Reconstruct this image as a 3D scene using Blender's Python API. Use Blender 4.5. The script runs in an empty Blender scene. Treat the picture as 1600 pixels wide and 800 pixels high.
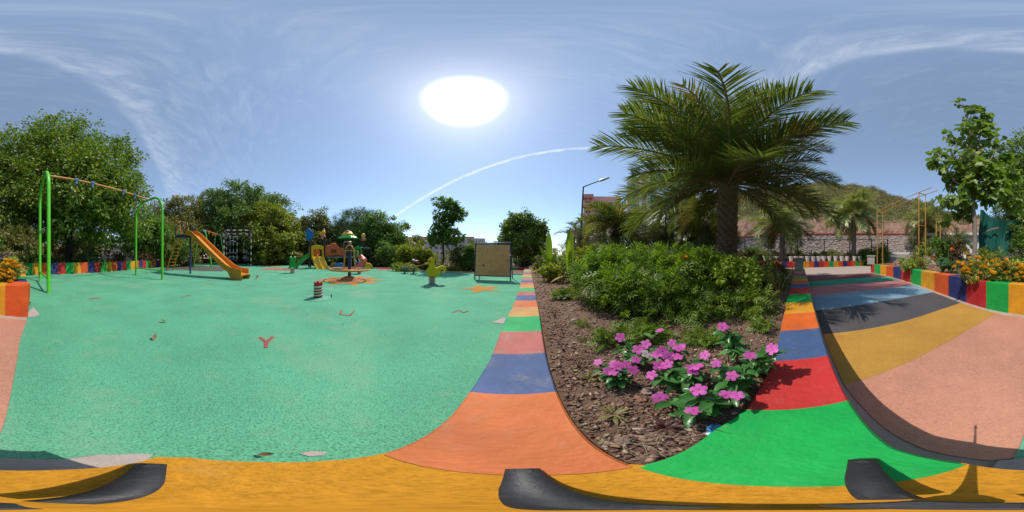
import bpy, math, random
import numpy as np
from mathutils import Vector, Matrix, Euler
PI = math.pi
SC = bpy.context.scene
COL = SC.collection
random.seed(7)
RNG = np.random.default_rng(7)
H = 0.9                                   # height of the 360-degree camera above the play surface

# ------------------------------------------------------------------ camera
SC.render.engine = 'CYCLES'
cam = bpy.data.cameras.new('camera'); camo = bpy.data.objects.new('camera', cam); COL.objects.link(camo)
cam.type = 'PANO'
try: cam.panorama_type = 'EQUIRECTANGULAR'
except Exception: pass
try: cam.cycles.panorama_type = 'EQUIRECTANGULAR'
except Exception: pass
camo.location = (0, 0, H); camo.rotation_euler = (PI/2, 0, 0)
cam.clip_start = 0.01; cam.clip_end = 3000
SC.camera = camo
# ------------------------------------------------------------------ light
SUN_AZ = math.radians((725-800)*0.225)    # clockwise from +Y
SUN_EL = math.radians(54.4)
SUNV = Vector((math.sin(SUN_AZ)*math.cos(SUN_EL), math.cos(SUN_AZ)*math.cos(SUN_EL), math.sin(SUN_EL)))
sl = bpy.data.lights.new('sun', 'SUN'); slo = bpy.data.objects.new('sun', sl); COL.objects.link(slo)
sl.energy = 2.3; sl.angle = math.radians(0.5); sl.color = (1.0, 0.94, 0.85)
slo.location = (0, 0, 60); slo.rotation_euler = SUNV.to_track_quat('Z', 'Y').to_euler()
SC.view_settings.view_transform = 'Standard'; SC.view_settings.look = 'None'
SC.view_settings.exposure = 0.72; SC.view_settings.gamma = 1.0
try: SC.view_settings.use_curve_mapping = False
except Exception: pass
SC.cycles.max_bounces = 6; SC.cycles.transparent_max_bounces = 4
SC.cycles.use_denoising = True

W = bpy.data.worlds.new('World'); SC.world = W; W.use_nodes = True
def world_sky():
    nt = W.node_tree; N = nt.nodes; L = nt.links
    for n in list(N): N.remove(n)
    out = N.new('ShaderNodeOutputWorld'); bg = N.new('ShaderNodeBackground'); bg.inputs[1].default_value = 0.15
    L.new(bg.outputs[0], out.inputs[0])
    sky = N.new('ShaderNodeTexSky'); sky.sky_type = 'NISHITA'; sky.sun_disc = False
    sky.sun_elevation = SUN_EL; sky.sun_rotation = SUN_AZ
    sky.altitude = 300; sky.air_density = 0.9; sky.dust_density = 0.25; sky.ozone_density = 2.0
    tc = N.new('ShaderNodeTexCoord')
    def vm(op, a, b=None):
        n = N.new('ShaderNodeVectorMath'); n.operation = op
        for i, v in enumerate((a, b)):
            if v is None: continue
            if hasattr(v, 'links'): L.new(v, n.inputs[i])
            else: n.inputs[i].default_value = v
        return n.outputs['Value'] if op in ('DOT_PRODUCT', 'LENGTH') else n.outputs[0]
    def m(op, a, b=0.0, c=None, clamp=False):
        n = N.new('ShaderNodeMath'); n.operation = op; n.use_clamp = clamp
        for i, v in enumerate((a, b, c)):
            if v is None: continue
            if hasattr(v, 'links'): L.new(v, n.inputs[i])
            else: n.inputs[i].default_value = v
        return n.outputs[0]
    def ss(v, a, b, o0=0.0, o1=1.0):
        n = N.new('ShaderNodeMapRange'); n.interpolation_type = 'SMOOTHSTEP'
        L.new(v, n.inputs[0]); n.inputs[1].default_value = a; n.inputs[2].default_value = b
        n.inputs[3].default_value = o0; n.inputs[4].default_value = o1
        return n.outputs[0]
    d = vm('NORMALIZE', tc.outputs['Generated'])
    sep = N.new('ShaderNodeSeparateXYZ'); L.new(d, sep.inputs[0])
    # sun aureole of the thin high haze
    ang = m('MULTIPLY', m('ARCCOSINE', m('MINIMUM', vm('DOT_PRODUCT', d, tuple(SUNV)), 0.99999)), 180/PI)
    disc = ss(ang, 5.0, 9.8, 1.0, 0.0)
    halo = m('MULTIPLY', m('EXPONENT', m('MULTIPLY', ang, -1/6.5)), 0.42)
    halo2 = m('MULTIPLY', m('EXPONENT', m('MULTIPLY', ang, -1/30.0)), 0.02)
    glow = m('ADD', m('ADD', m('MULTIPLY', disc, 1.0), halo), halo2)
    # cirrus: a band bounded by a long arc, and a contrail; both are straight lines high in the sky
    def pix(px, py):
        a = math.radians((px-800)*0.225); e = (400-py)/800*PI
        return Vector((math.sin(a)*math.cos(e), math.cos(a)*math.cos(e), math.sin(e)))
    n1 = pix(640, 322).cross(pix(890, 233)).normalized()
    if n1.z < 0: n1 = -n1
    nz = N.new('ShaderNodeTexNoise'); nz.inputs['Scale'].default_value = 14; nz.inputs['Detail'].default_value = 5
    L.new(d, nz.inputs['Vector'])
    wob = m('MULTIPLY', m('SUBTRACT', nz.outputs[0], 0.5), 0.012)
    t1 = m('ABSOLUTE', m('ADD', vm('DOT_PRODUCT', d, tuple(n1)), wob))
    trail = ss(t1, 0.003, 0.010, 1.0, 0.0)
    azc = vm('DOT_PRODUCT', d, tuple((pix(890, 233)).normalized()))
    trail = m('MULTIPLY', trail, ss(azc, 0.30, 0.55))
    fade = ss(vm('DOT_PRODUCT', d, tuple(pix(1150, 250))), 0.93, 0.80)
    trail = m('MULTIPLY', trail, m('MULTIPLY', m('MAXIMUM', fade, 0.0), ss(nz.outputs[0], 0.32, 0.62, 0.4, 1.0)))
    n2 = pix(1225, 140).cross(pix(150, 130)).normalized()
    if n2.z < 0: n2 = -n2
    q = vm('DOT_PRODUCT', d, tuple(n2))
    mp = N.new('ShaderNodeMapping'); mp.inputs['Scale'].default_value = (3.0, 9.0, 4.0); mp.inputs['Rotation'].default_value = (0, 0, 0.5)
    # project on a high layer so that the streaks foreshorten towards the horizon
    zz = m('MAXIMUM', sep.outputs[2], 0.06)
    pr = N.new('ShaderNodeCombineXYZ'); L.new(m('DIVIDE', sep.outputs[0], zz), pr.inputs[0]); L.new(m('DIVIDE', sep.outputs[1], zz), pr.inputs[1])
    L.new(pr.outputs[0], mp.inputs[0])
    c1 = N.new('ShaderNodeTexNoise'); c1.inputs['Scale'].default_value = 1.6; c1.inputs['Detail'].default_value = 9; c1.inputs['Roughness'].default_value = 0.62
    c1.inputs['Distortion'].default_value = 0.7
    L.new(mp.outputs[0], c1.inputs['Vector'])
    c2 = N.new('ShaderNodeTexNoise'); c2.inputs['Scale'].default_value = 0.9; c2.inputs['Detail'].default_value = 4
    L.new(pr.outputs[0], c2.inputs['Vector'])
    qn = m('ADD', q, m('MULTIPLY', m('SUBTRACT', c2.outputs[0], 0.5), 0.03))
    inside = ss(qn, -0.03, 0.02)
    edge = m('MULTIPLY', ss(qn, -0.03, 0.02), ss(qn, 0.03, 0.16, 1.0, 0.0))
    deep = ss(qn, 0.25, 0.75, 1.0, 0.0)
    tex = ss(c1.outputs[0], 0.30, 0.85)
    cir = m('ADD', m('MULTIPLY', m('MULTIPLY', inside, deep), m('MULTIPLY', tex, 0.20)), m('MULTIPLY', edge, m('MULTIPLY', ss(c1.outputs[0], 0.15, 0.8), 0.40)))
    veil = m('MULTIPLY', ss(c1.outputs[0], 0.45, 0.75), m('MULTIPLY', ss(sep.outputs[2], 0.3, 1.0), 0.10))
    cl = m('MINIMUM', m('ADD', m('MULTIPLY', m('ADD', cir, veil), 0.6), m('MULTIPLY', trail, 0.72)), 0.9)
    mix = N.new('ShaderNodeMix'); mix.data_type = 'RGBA'
    tintn = N.new('ShaderNodeMix'); tintn.data_type = 'RGBA'; tintn.blend_type = 'MULTIPLY'; tintn.inputs[0].default_value = 1.0
    L.new(sky.outputs[0], tintn.inputs[6]); tintn.inputs[7].default_value = SKY_TINT
    hzn = N.new('ShaderNodeMix'); hzn.data_type = 'RGBA'; hzn.inputs[0].default_value = 0.25; L.new(tintn.outputs[2], hzn.inputs[6]); hzn.inputs[7].default_value = (1.75, 2.1, 2.45, 1)
    L.new(cl, mix.inputs[0]); L.new(hzn.outputs[2], mix.inputs[6]); mix.inputs[7].default_value = (3.6, 3.95, 4.4, 1)
    gs = N.new('ShaderNodeVectorMath'); gs.operation = 'SCALE'; gs.inputs[0].default_value = (5.4, 5.2, 4.9); L.new(glow, gs.inputs['Scale'])
    add = N.new('ShaderNodeVectorMath'); add.operation = 'ADD'; L.new(mix.outputs[2], add.inputs[0]); L.new(gs.outputs[0], add.inputs[1])
    L.new(add.outputs[0], bg.inputs[0])
SKY_TINT = (.92, .93, .88, 1)
world_sky()

# ------------------------------------------------------------------ measuring helpers
def az(px): return math.radians((px-800)*0.225)
def at(px, py, z=0.0):
    d = (H-z)/math.tan((py-400)/800*PI)
    return Vector((d*math.sin(az(px)), d*math.cos(az(px)), z))
def pol(px, d, z=0.0): return Vector((d*math.sin(az(px)), d*math.cos(az(px)), z))
def hz(d, py): return H + d*math.tan((400-py)/800*PI)
def lin(r, g, b, k=0.75):
    def f(c):
        c /= 255.0
        return c/12.92 if c <= 0.04045 else ((c+0.055)/1.055)**2.4
    return (min(f(r)*k, 0.8), min(f(g)*k, 0.8), min(f(b)*k, 0.8), 1)

# ------------------------------------------------------------------ materials
def _nt(name):
    m = bpy.data.materials.new(name); m.use_nodes = True
    nt = m.node_tree; return m, nt, nt.nodes, nt.links, nt.nodes['Principled BSDF']
def noise(N, L, vec, scale, detail=4, rough=0.6):
    n = N.new('ShaderNodeTexNoise'); n.inputs['Scale'].default_value = scale; n.inputs['Detail'].default_value = detail
    n.inputs['Roughness'].default_value = rough
    if vec is not None: L.new(vec, n.inputs['Vector'])
    return n.outputs[0]
def ramp(N, L, fac, stops):
    r = N.new('ShaderNodeValToRGB'); L.new(fac, r.inputs[0])
    e = r.color_ramp.elements
    while len(e) < len(stops): e.new(0.5)
    for i, (p, c) in enumerate(stops):
        e[i].position = p; e[i].color = c if len(c) == 4 else (*c, 1)
    return r.outputs[0]
def mixc(N, L, fac, a, b, mode='MIX'):
    n = N.new('ShaderNodeMix'); n.data_type = 'RGBA'; n.blend_type = mode
    for i, v in ((0, fac), (6, a), (7, b)):
        if hasattr(v, 'links'): L.new(v, n.inputs[i])
        else: n.inputs[i].default_value = v
    return n.outputs[2]
def bump(N, L, h, b, strength=0.3, dist=0.01):
    n = N.new('ShaderNodeBump'); n.inputs['Strength'].default_value = strength; n.inputs['Distance'].default_value = dist
    L.new(h, n.inputs['Height']); L.new(n.outputs[0], b.inputs['Normal'])
def sc(c, k): return (min(c[0]*k, .85), min(c[1]*k, .85), min(c[2]*k, .85), 1)
_M = {}
def plain(name, c, rough=0.6, var=0.18, scale=6.0, bstr=0.15, metal=0.0, spec=0.4, dirt=None, dirt_amt=0.35, chips=0.0):
    """Painted, plastic or mineral surface with mottling, grime and fine relief."""
    if name in _M: return _M[name]
    m, nt, N, L, b = _nt(name)
    tc = N.new('ShaderNodeTexCoord'); v = tc.outputs['Object']
    n1 = noise(N, L, v, scale, 6, 0.65); n2 = noise(N, L, v, scale*9, 3, 0.6)
    col = ramp(N, L, n1, [(0.25, sc(c, 1-var)), (0.75, sc(c, 1+var))])
    if dirt is None: dirt = (0.30, 0.24, 0.18, 1)
    g = N.new('ShaderNodeMapRange'); L.new(noise(N, L, v, scale*2.3, 8, 0.75), g.inputs[0])
    g.inputs[1].default_value = 0.52; g.inputs[2].default_value = 0.75; g.inputs[4].default_value = dirt_amt
    col = mixc(N, L, g.outputs[0], col, dirt)
    if chips:
        for sc_, lo, cc in ((7.0, .63, (.50, .42, .34, 1)), (38.0, .70, (.45, .38, .31, 1)), (18.0, .69, sc(c, .55))):
            h = N.new('ShaderNodeMapRange'); L.new(noise(N, L, v, sc_, 7, 0.72), h.inputs[0]); h.inputs[1].default_value = lo; h.inputs[2].default_value = lo+.06; h.inputs[4].default_value = chips
            col = mixc(N, L, h.outputs[0], col, cc)
    L.new(col, b.inputs['Base Color']); b.inputs['Roughness'].default_value = rough; b.inputs['Metallic'].default_value = metal
    b.inputs['Specular IOR Level'].default_value = spec
    if bstr: bump(N, L, n2, b, bstr, 0.01)
    _M[name] = m; return m
def rubber(name, c, grain=220, dark=0.45, cracks=0.0, patch=None, light=1.3, rough=0.85):
    """Poured rubber granules: fine dark pores, faded areas, worn patches and cracks."""
    if name in _M: return _M[name]
    m, nt, N, L, b = _nt(name)
    tc = N.new('ShaderNodeTexCoord'); v = tc.outputs['Object']
    g1 = noise(N, L, v, grain, 2, 0.5); g2 = noise(N, L, v, grain*0.3, 3, 0.6); big = noise(N, L, v, 1.1, 6, 0.6); mid = noise(N, L, v, 5, 6, 0.7)
    col = ramp(N, L, g1, [(0.36, sc(c, dark)), (0.47, c), (0.62, sc(c, light))])
    col = mixc(N, L, 0.5, col, ramp(N, L, g2, [(0.3, sc(c, 0.75)), (0.7, sc(c, 1.2))]))
    gm = N.new('ShaderNodeMapRange'); L.new(big, gm.inputs[0]); gm.inputs[1].default_value = 0.35; gm.inputs[2].default_value = 0.7
    gm.inputs[3].default_value = 0.84; gm.inputs[4].default_value = 1.1
    mul = N.new('ShaderNodeVectorMath'); mul.operation = 'SCALE'; L.new(col, mul.inputs[0]); L.new(gm.outputs[0], mul.inputs['Scale'])
    col = mul.outputs[0]
    if patch:
        p = N.new('ShaderNodeMapRange'); L.new(mid, p.inputs[0]); p.inputs[1].default_value = 0.56; p.inputs[2].default_value = 0.74; p.inputs[4].default_value = 0.65
        col = mixc(N, L, p.outputs[0], col, patch)
    if patch:
        p = N.new('ShaderNodeMapRange'); L.new(noise(N, L, v, .75, 7, .68), p.inputs[0]); p.inputs[1].default_value = .53; p.inputs[2].default_value = .70; p.inputs[4].default_value = .6
        col = mixc(N, L, p.outputs[0], col, sc(patch, 1.15))
        p = N.new('ShaderNodeMapRange'); L.new(noise(N, L, v, 11, 8, .75), p.inputs[0]); p.inputs[1].default_value = .60; p.inputs[2].default_value = .72; p.inputs[4].default_value = .35
        col = mixc(N, L, p.outputs[0], col, sc(c, .6))
    if cracks:
        wv = N.new('ShaderNodeVectorMath'); wv.operation = 'ADD'
        nn = N.new('ShaderNodeTexNoise'); nn.inputs['Scale'].default_value = 7; nn.inputs['Detail'].default_value = 5; L.new(v, nn.inputs['Vector'])
        sc_ = N.new('ShaderNodeVectorMath'); sc_.operation = 'SCALE'; sc_.inputs['Scale'].default_value = 0.22; L.new(nn.outputs['Color'], sc_.inputs[0])
        L.new(v, wv.inputs[0]); L.new(sc_.outputs[0], wv.inputs[1])
        vo = N.new('ShaderNodeTexVoronoi'); vo.feature = 'DISTANCE_TO_EDGE'; vo.inputs['Scale'].default_value = 3.1; L.new(wv.outputs[0], vo.inputs['Vector'])
        cr = N.new('ShaderNodeMapRange'); L.new(vo.outputs[0], cr.inputs[0]); cr.inputs[1].default_value = 0.002; cr.inputs[2].default_value = 0.012
        cr.inputs[3].default_value = 1; cr.inputs[4].default_value = 0
        mk = N.new('ShaderNodeMapRange'); L.new(noise(N, L, v, 2.3, 5, 0.65), mk.inputs[0]); mk.inputs[1].default_value = 0.53; mk.inputs[2].default_value = 0.66
        mu = N.new('ShaderNodeMath'); mu.operation = 'MULTIPLY'; L.new(cr.outputs[0], mu.inputs[0]); L.new(mk.outputs[0], mu.inputs[1])
        mu2 = N.new('ShaderNodeMath'); mu2.operation = 'MULTIPLY'; L.new(mu.outputs[0], mu2.inputs[0]); mu2.inputs[1].default_value = cracks
        col = mixc(N, L, mu2.outputs[0], col, (0.03, 0.06, 0.045, 1))
        pits = N.new('ShaderNodeMapRange'); L.new(noise(N, L, v, 26, 3, 0.6), pits.inputs[0]); pits.inputs[1].default_value = 0.70; pits.inputs[2].default_value = 0.76; pits.inputs[4].default_value = 0.8
        col = mixc(N, L, pits.outputs[0], col, (0.05, 0.09, 0.07, 1))
    L.new(col, b.inputs['Base Color']); b.inputs['Roughness'].default_value = rough; b.inputs['Specular IOR Level'].default_value = 0.2
    bump(N, L, g1, b, 0.45, 0.004)
    _M[name] = m; return m
def leafm(name, stops, trans=0.35, rough=0.45, tcol=None, spec=0.35):
    """Leaf: each leaf takes its own tint; light passes through."""
    if name in _M: return _M[name]
    m, nt, N, L, b = _nt(name)
    geo = N.new('ShaderNodeNewGeometry')
    col = ramp(N, L, geo.outputs['Random Per Island'], stops)
    L.new(col, b.inputs['Base Color']); b.inputs['Roughness'].default_value = rough; b.inputs['Specular IOR Level'].default_value = spec
    t = N.new('ShaderNodeBsdfTranslucent')
    h = mixc(N, L, 1.0, col, tcol or (1.35, 1.5, 0.55, 1), 'MULTIPLY'); L.new(h, t.inputs[0])
    mx = N.new('ShaderNodeMixShader'); mx.inputs[0].default_value = trans
    L.new(b.outputs[0], mx.inputs[1]); L.new(t.outputs[0], mx.inputs[2])
    L.new(mx.outputs[0], N['Material Output'].inputs[0])
    _M[name] = m; return m
def soilm(name, c1, c2, c3, scale=14, bs=0.9):
    if name in _M: return _M[name]
    m, nt, N, L, b = _nt(name)
    tc = N.new('ShaderNodeTexCoord'); v = tc.outputs['Object']
    a = noise(N, L, v, scale, 10, 0.7); f = noise(N, L, v, scale*6, 6, 0.7)
    col = ramp(N, L, a, [(0.3, c1), (0.5, c2), (0.72, c3)])
    col = mixc(N, L, 0.45, col, ramp(N, L, f, [(0.3, sc(c1, .7)), (0.7, sc(c3, 1.1))]))
    L.new(col, b.inputs['Base Color']); b.inputs['Roughness'].default_value = 0.95; b.inputs['Specular IOR Level'].default_value = 0.15
    bump(N, L, f, b, bs, 0.02)
    _M[name] = m; return m

# ------------------------------------------------------------------ objects
def tag(o, label=None, cat=None, group=None, kind=None):
    if label: o['label'] = label
    if cat: o['category'] = cat
    if group: o['group'] = group
    if kind: o['kind'] = kind
    return o
def thing(name, label, cat, loc=(0, 0, 0), rotz=0.0, group=None):
    o = bpy.data.objects.new(name, None); COL.objects.link(o)
    o.empty_display_size = 0.1; o.location = loc; o.rotation_euler = (0, 0, rotz)
    return tag(o, label, cat, group)
def link(name, me, parent=None, loc=None, rot=None, scl=None, mtx=None):
    o = bpy.data.objects.new(name, me); COL.objects.link(o)
    if parent is not None: o.parent = parent
    if mtx is not None: o.matrix_basis = mtx
    if loc is not None: o.location = loc
    if rot is not None: o.rotation_euler = rot
    if scl is not None: o.scale = (scl,)*3 if isinstance(scl, (int, float)) else scl
    return o
def copy_tree(o, parent=None):
    c = o.copy(); COL.objects.link(c)
    c.parent = parent
    for ch in list(o.children): copy_tree(ch, c)
    return c
def arc(c, r, a0, a1, n, ax=(1, 0, 0), ay=(0, 0, 1)):
    ax = Vector(ax); ay = Vector(ay); c = Vector(c)
    return [c + ax*(r*math.cos(a0+(a1-a0)*i/n)) + ay*(r*math.sin(a0+(a1-a0)*i/n)) for i in range(n+1)]
class MB:
    def __init__(s): s.v = []; s.f = []; s.mi = []
    def add(s, vs, fs, mi=0):
        o = len(s.v); s.v += [tuple(x) for x in vs]; s.f += [tuple(i+o for i in f) for f in fs]; s.mi += [mi]*len(fs); return s
    def box(s, x0, x1, y0, y1, z0, z1, c=0.0, mi=0):
        if c <= 0:
            vs = [(x, y, z) for z in (z0, z1) for y in (y0, y1) for x in (x0, x1)]
            return s.add(vs, [(0, 2, 3, 1), (4, 5, 7, 6), (0, 1, 5, 4), (2, 6, 7, 3), (0, 4, 6, 2), (1, 3, 7, 5)], mi)
        out = [(x0+c, y0), (x1-c, y0), (x1, y0+c), (x1, y1-c), (x1-c, y1), (x0+c, y1), (x0, y1-c), (x0, y0+c)]
        ins = [(x0+2*c, y0+c), (x1-2*c, y0+c), (x1-c, y0+2*c), (x1-c, y1-2*c), (x1-2*c, y1-c), (x0+2*c, y1-c), (x0+c, y1-2*c), (x0+c, y0+2*c)]
        vs = [(x, y, z0) for x, y in ins] + [(x, y, z0+c) for x, y in out] + [(x, y, z1-c) for x, y in out] + [(x, y, z1) for x, y in ins]
        fs = [tuple(range(7, -1, -1)), tuple(range(24, 32))]
        for k in range(3):
            for i in range(8):
                j = (i+1) % 8; fs.append((k*8+i, k*8+j, k*8+8+j, k*8+8+i))
        return s.add(vs, fs, mi)
    def tube(s, pts, r, n=8, cap=True, mi=0, closed=False):
        pts = [Vector(p) for p in pts]
        rs = r if isinstance(r, (list, tuple)) else [r]*len(pts)
        vs = []; up = None; m = len(pts)
        for i, p in enumerate(pts):
            a = pts[(i-1) % m] if (closed or i > 0) else pts[i]; b_ = pts[(i+1) % m] if (closed or i < m-1) else pts[i]
            t = (b_-a)
            t = t.normalized() if t.length > 1e-9 else Vector((0, 0, 1))
            if up is None:
                up = t.orthogonal().normalized()
            else:
                up = up - t*up.dot(t)
                up = up.normalized() if up.length > 1e-6 else t.orthogonal().normalized()
            w = t.cross(up)
            for k in range(n):
                an = 2*PI*k/n; vs.append(p + (up*math.cos(an) + w*math.sin(an))*rs[i])
        fs = []
        for i in range(m if closed else m-1):
            for k in range(n):
                k2 = (k+1) % n; i2 = (i+1) % m
                fs.append((i*n+k, i*n+k2, i2*n+k2, i2*n+k))
        if cap and not closed:
            fs.append(tuple(range(n-1, -1, -1))); fs.append(tuple((m-1)*n+k for k in range(n)))
        return s.add(vs, fs, mi)
    def lathe(s, prof, n=16, c=(0, 0, 0), mi=0, wob=None):
        vs = []
        for (r, z) in prof:
            for k in range(n):
                a = 2*PI*k/n; rr = r*(wob(a, z) if wob else 1)
                vs.append((c[0]+rr*math.cos(a), c[1]+rr*math.sin(a), c[2]+z))
        fs = []
        for i in range(len(prof)-1):
            for k in range(n):
                k2 = (k+1) % n; fs.append((i*n+k, i*n+k2, (i+1)*n+k2, (i+1)*n+k))
        if prof[0][0] > 1e-5: fs.append(tuple(range(n-1, -1, -1)))
        if prof[-1][0] > 1e-5: fs.append(tuple((len(prof)-1)*n+k for k in range(n)))
        return s.add(vs, fs, mi)
    def blob(s, c, r, n=12, m=8, mi=0, jit=0.0, seed=0):
        rnd = random.Random(seed)
        prof = [(math.sin(PI*i/m), -math.cos(PI*i/m)) for i in range(m+1)]
        vs = []
        for (q, z) in prof:
            for k in range(n):
                a = 2*PI*k/n; j = 1+rnd.uniform(-jit, jit)
                vs.append((c[0]+r[0]*q*math.cos(a)*j, c[1]+r[1]*q*math.sin(a)*j, c[2]+r[2]*z*j))
        fs = [(i*n+k, i*n+(k+1) % n, (i+1)*n+(k+1) % n, (i+1)*n+k) for i in range(m) for k in range(n)]
        return s.add(vs, fs, mi)
    def plate(s, outline, y0, y1, c=0.0, mi=0):
        """outline in the XZ plane, given depth along Y, chamfered by c towards its centre line"""
        n = len(outline)
        def inset(k):
            res = []
            for i in range(n):
                p = Vector(outline[i]); a = Vector(outline[i-1]); b_ = Vector(outline[(i+1) % n])
                t = (b_-a); nn = Vector((-t.y, t.x)); nn = nn.normalized() if nn.length > 1e-9 else nn
                res.append(p + nn*k*sg)
            return res
        area = sum(outline[i-1][0]*outline[i][1]-outline[i][0]*outline[i-1][1] for i in range(n))
        sg = 1 if area > 0 else -1
        rings = [(y0, inset(c)), (y0+c, inset(0)), (y1-c, inset(0)), (y1, inset(c))] if c > 0 else [(y0, inset(0)), (y1, inset(0))]
        vs = [(p[0], y, p[1]) for y, r in rings for p in r]
        fs = [(k*n+i, k*n+(i+1) % n, (k+1)*n+(i+1) % n, (k+1)*n+i) for k in range(len(rings)-1) for i in range(n)]
        fs.append(tuple(range(n))); fs.append(tuple((len(rings)-1)*n+i for i in range(n-1, -1, -1)))
        return s.add(vs, fs, mi)
    def sheet(s, pts, z=None, th=0.0, mi=0):
        """flat polygon, with sides down by th"""
        p = [(q[0], q[1], q[2] if z is None else z) for q in pts]; n = len(p)
        if th <= 0: return s.add(p, [tuple(range(n))], mi)
        vs = p + [(x, y, zz-th) for x, y, zz in p]
        return s.add(vs, [tuple(range(n))] + [(i, i+n, (i+1) % n + n, (i+1) % n) for i in range(n)], mi)
    def mesh(s, name, mat, smooth=False, org=None):
        me = bpy.data.meshes.new(name)
        vs = s.v if org is None else [(x-org[0], y-org[1], z-org[2]) for x, y, z in s.v]
        me.from_pydata(vs, [], s.f)
        for mm in (mat if isinstance(mat, (list, tuple)) else [mat]): me.materials.append(mm)
        if any(s.mi): me.polygons.foreach_set('material_index', s.mi)
        import bmesh
        bm = bmesh.new(); bm.from_mesh(me); bmesh.ops.recalc_face_normals(bm, faces=bm.faces); bm.to_mesh(me); bm.free()
        if smooth:
            me.polygons.foreach_set('use_smooth', [True]*len(me.polygons))
            try: me.set_sharp_from_angle(angle=math.radians(smooth if smooth > 1 else 50))
            except Exception: pass
        me.update(); return me
    def build(s, name, mat, parent=None, smooth=False, world=False):
        org = tuple(parent.location) if (world and parent is not None) else None
        return link(name, s.mesh(name, mat, smooth, org), parent)
def np_mesh(name, V, F, mat):
    me = bpy.data.meshes.new(name); k = F.shape[1]
    me.vertices.add(len(V)); me.vertices.foreach_set('co', np.ascontiguousarray(V, dtype=np.float32).ravel())
    me.loops.add(F.size); me.loops.foreach_set('vertex_index', np.ascontiguousarray(F, dtype=np.int32).ravel())
    me.polygons.add(len(F)); me.polygons.foreach_set('loop_start', np.arange(0, F.size, k, dtype=np.int32))
    me.update(calc_edges=True); me.materials.append(mat); return me
def struct(o): o['kind'] = 'structure'; return o
def stuff(o): o['kind'] = 'stuff'; return o

# ------------------------------------------------------------------ leaves
T_DIA = (np.array([(0, 0, 0), (.3, .5, .07), (0, 1, -.06), (-.3, .5, .07)], float), np.array([(0, 1, 2, 3)]))
T_LEAF = (np.array([(0, 0, 0), (.24, .3, .07), (.25, .66, .05), (0, 1, -.1), (-.25, .66, .05), (-.24, .3, .07)], float), np.array([(0, 1, 2, 3), (0, 3, 4, 5)]))
T_BROAD = (np.array([(0, 0, 0), (.4, .22, .08), (.38, .62, .06), (0, 1, -.16), (-.38, .62, .06), (-.4, .22, .08)], float), np.array([(0, 1, 2, 3), (0, 3, 4, 5)]))
T_NEEDLE = (np.array([(0, 0, 0), (.07, .5, .03), (0, 1, -.05), (-.07, .5, .03)], float), np.array([(0, 1, 2, 3)]))
def pinnate(n=4, w=0.125, l=0.42):
    V = []; F = []
    def leaflet(b, d, ln):
        o = len(V); b = np.array(b, float); d = np.array(d, float)/np.linalg.norm(d); s = np.array((d[1], -d[0], 0.0))
        V.extend([b, b+d*ln*.5+s*w*.5+np.array((0, 0, .03)), b+d*ln+np.array((0, 0, -.05)), b+d*ln*.5-s*w*.5+np.array((0, 0, .03))]); F.append((o, o+1, o+2, o+3))
    for i in range(n):
        t = 0.18+0.68*i/(n-1); ln = l*(1-0.45*abs(t-.45)/.5)
        for sx in (1, -1): leaflet((0, t, 0.03*math.sin(t*3)), (sx*0.85, 0.55, 0.1), ln)
    leaflet((0, .7, 0), (0, 1, -.1), .36); leaflet((0, 0, 0), (0, 1, 0), .8)
    return np.array(V), np.array(F)
T_PIN = pinnate()
T_CUT = pinnate(4, .095, .50)
def unit(a): return a/np.maximum(np.linalg.norm(a, axis=-1, keepdims=True), 1e-9)
def scatter(P, A, Nn, S, T):
    """leaf template T set at points P with axis A, facing Nn, size S"""
    A = unit(A); s = unit(np.cross(A, Nn)); Nn = np.cross(s, A)
    t, f = T; S = np.asarray(S)[:, None, None]
    V = P[:, None, :] + S*(t[None, :, 0, None]*s[:, None, :] + t[None, :, 1, None]*A[:, None, :] + t[None, :, 2, None]*Nn[:, None, :])
    F = f[None] + (np.arange(len(P))*len(t))[:, None, None]
    return V.reshape(-1, 3), F.reshape(-1, f.shape[1])
def crown_arrays(blobs, n, size, T, clump=0.45, per=60, inner=0.35, flat=0.75, sag=0.3, rng=RNG, up=0.6, raw=False):
    """leaves gathered in clumps spread through a few overlapping ellipsoids"""
    B = np.array([b[:6] for b in blobs], float); w = np.array([b[6] if len(b) > 6 else b[3]*b[4]*b[5] for b in blobs]); w = w/w.sum()
    m = max(3, n//per)
    k = rng.choice(len(B), m, p=w)
    d = unit(rng.normal(size=(m, 3)))
    r = inner + (1-inner)*rng.random(m)**0.55
    r *= 1 + rng.normal(size=m)*0.12
    C = B[k, :3] + d*B[k, 3:6]*r[:, None]
    cr = clump*(0.6+0.8*rng.random(m))
    j = rng.integers(0, m, n)
    dd = unit(rng.normal(size=(n, 3)))*(rng.random((n, 1))**0.5)
    P = C[j] + dd*cr[j][:, None]*np.array((1, 1, flat))
    out = unit(P-B[k][j][:, :3])
    A = out*0.5 + dd*0.5 + rng.normal(size=(n, 3))*0.5 + np.array((0, 0, -sag))
    Nn = np.array((0, 0, up)) + out*0.35 + dd*0.2 + rng.normal(size=(n, 3))*0.45
    S = size*(0.65+0.7*rng.random(n))
    if raw: return (P, A, Nn, S), C
    return scatter(P, A, Nn, S, T), C
def limb(mb, a, b, r0, r1, n=6, seg=5, wob=0.06, rnd=random):
    a = Vector(a); b = Vector(b); L_ = (b-a).length
    pts = []; rs = []
    for i in range(seg+1):
        t = i/seg; p = a.lerp(b, t)
        p.z += math.sin(t*PI)*L_*0.08
        if 0 < i < seg: p += Vector((rnd.uniform(-1, 1), rnd.uniform(-1, 1), rnd.uniform(-.5, .5)))*wob*L_
        pts.append(p); rs.append(r0+(r1-r0)*t)
    mb.tube(pts, rs, n); return pts
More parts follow.
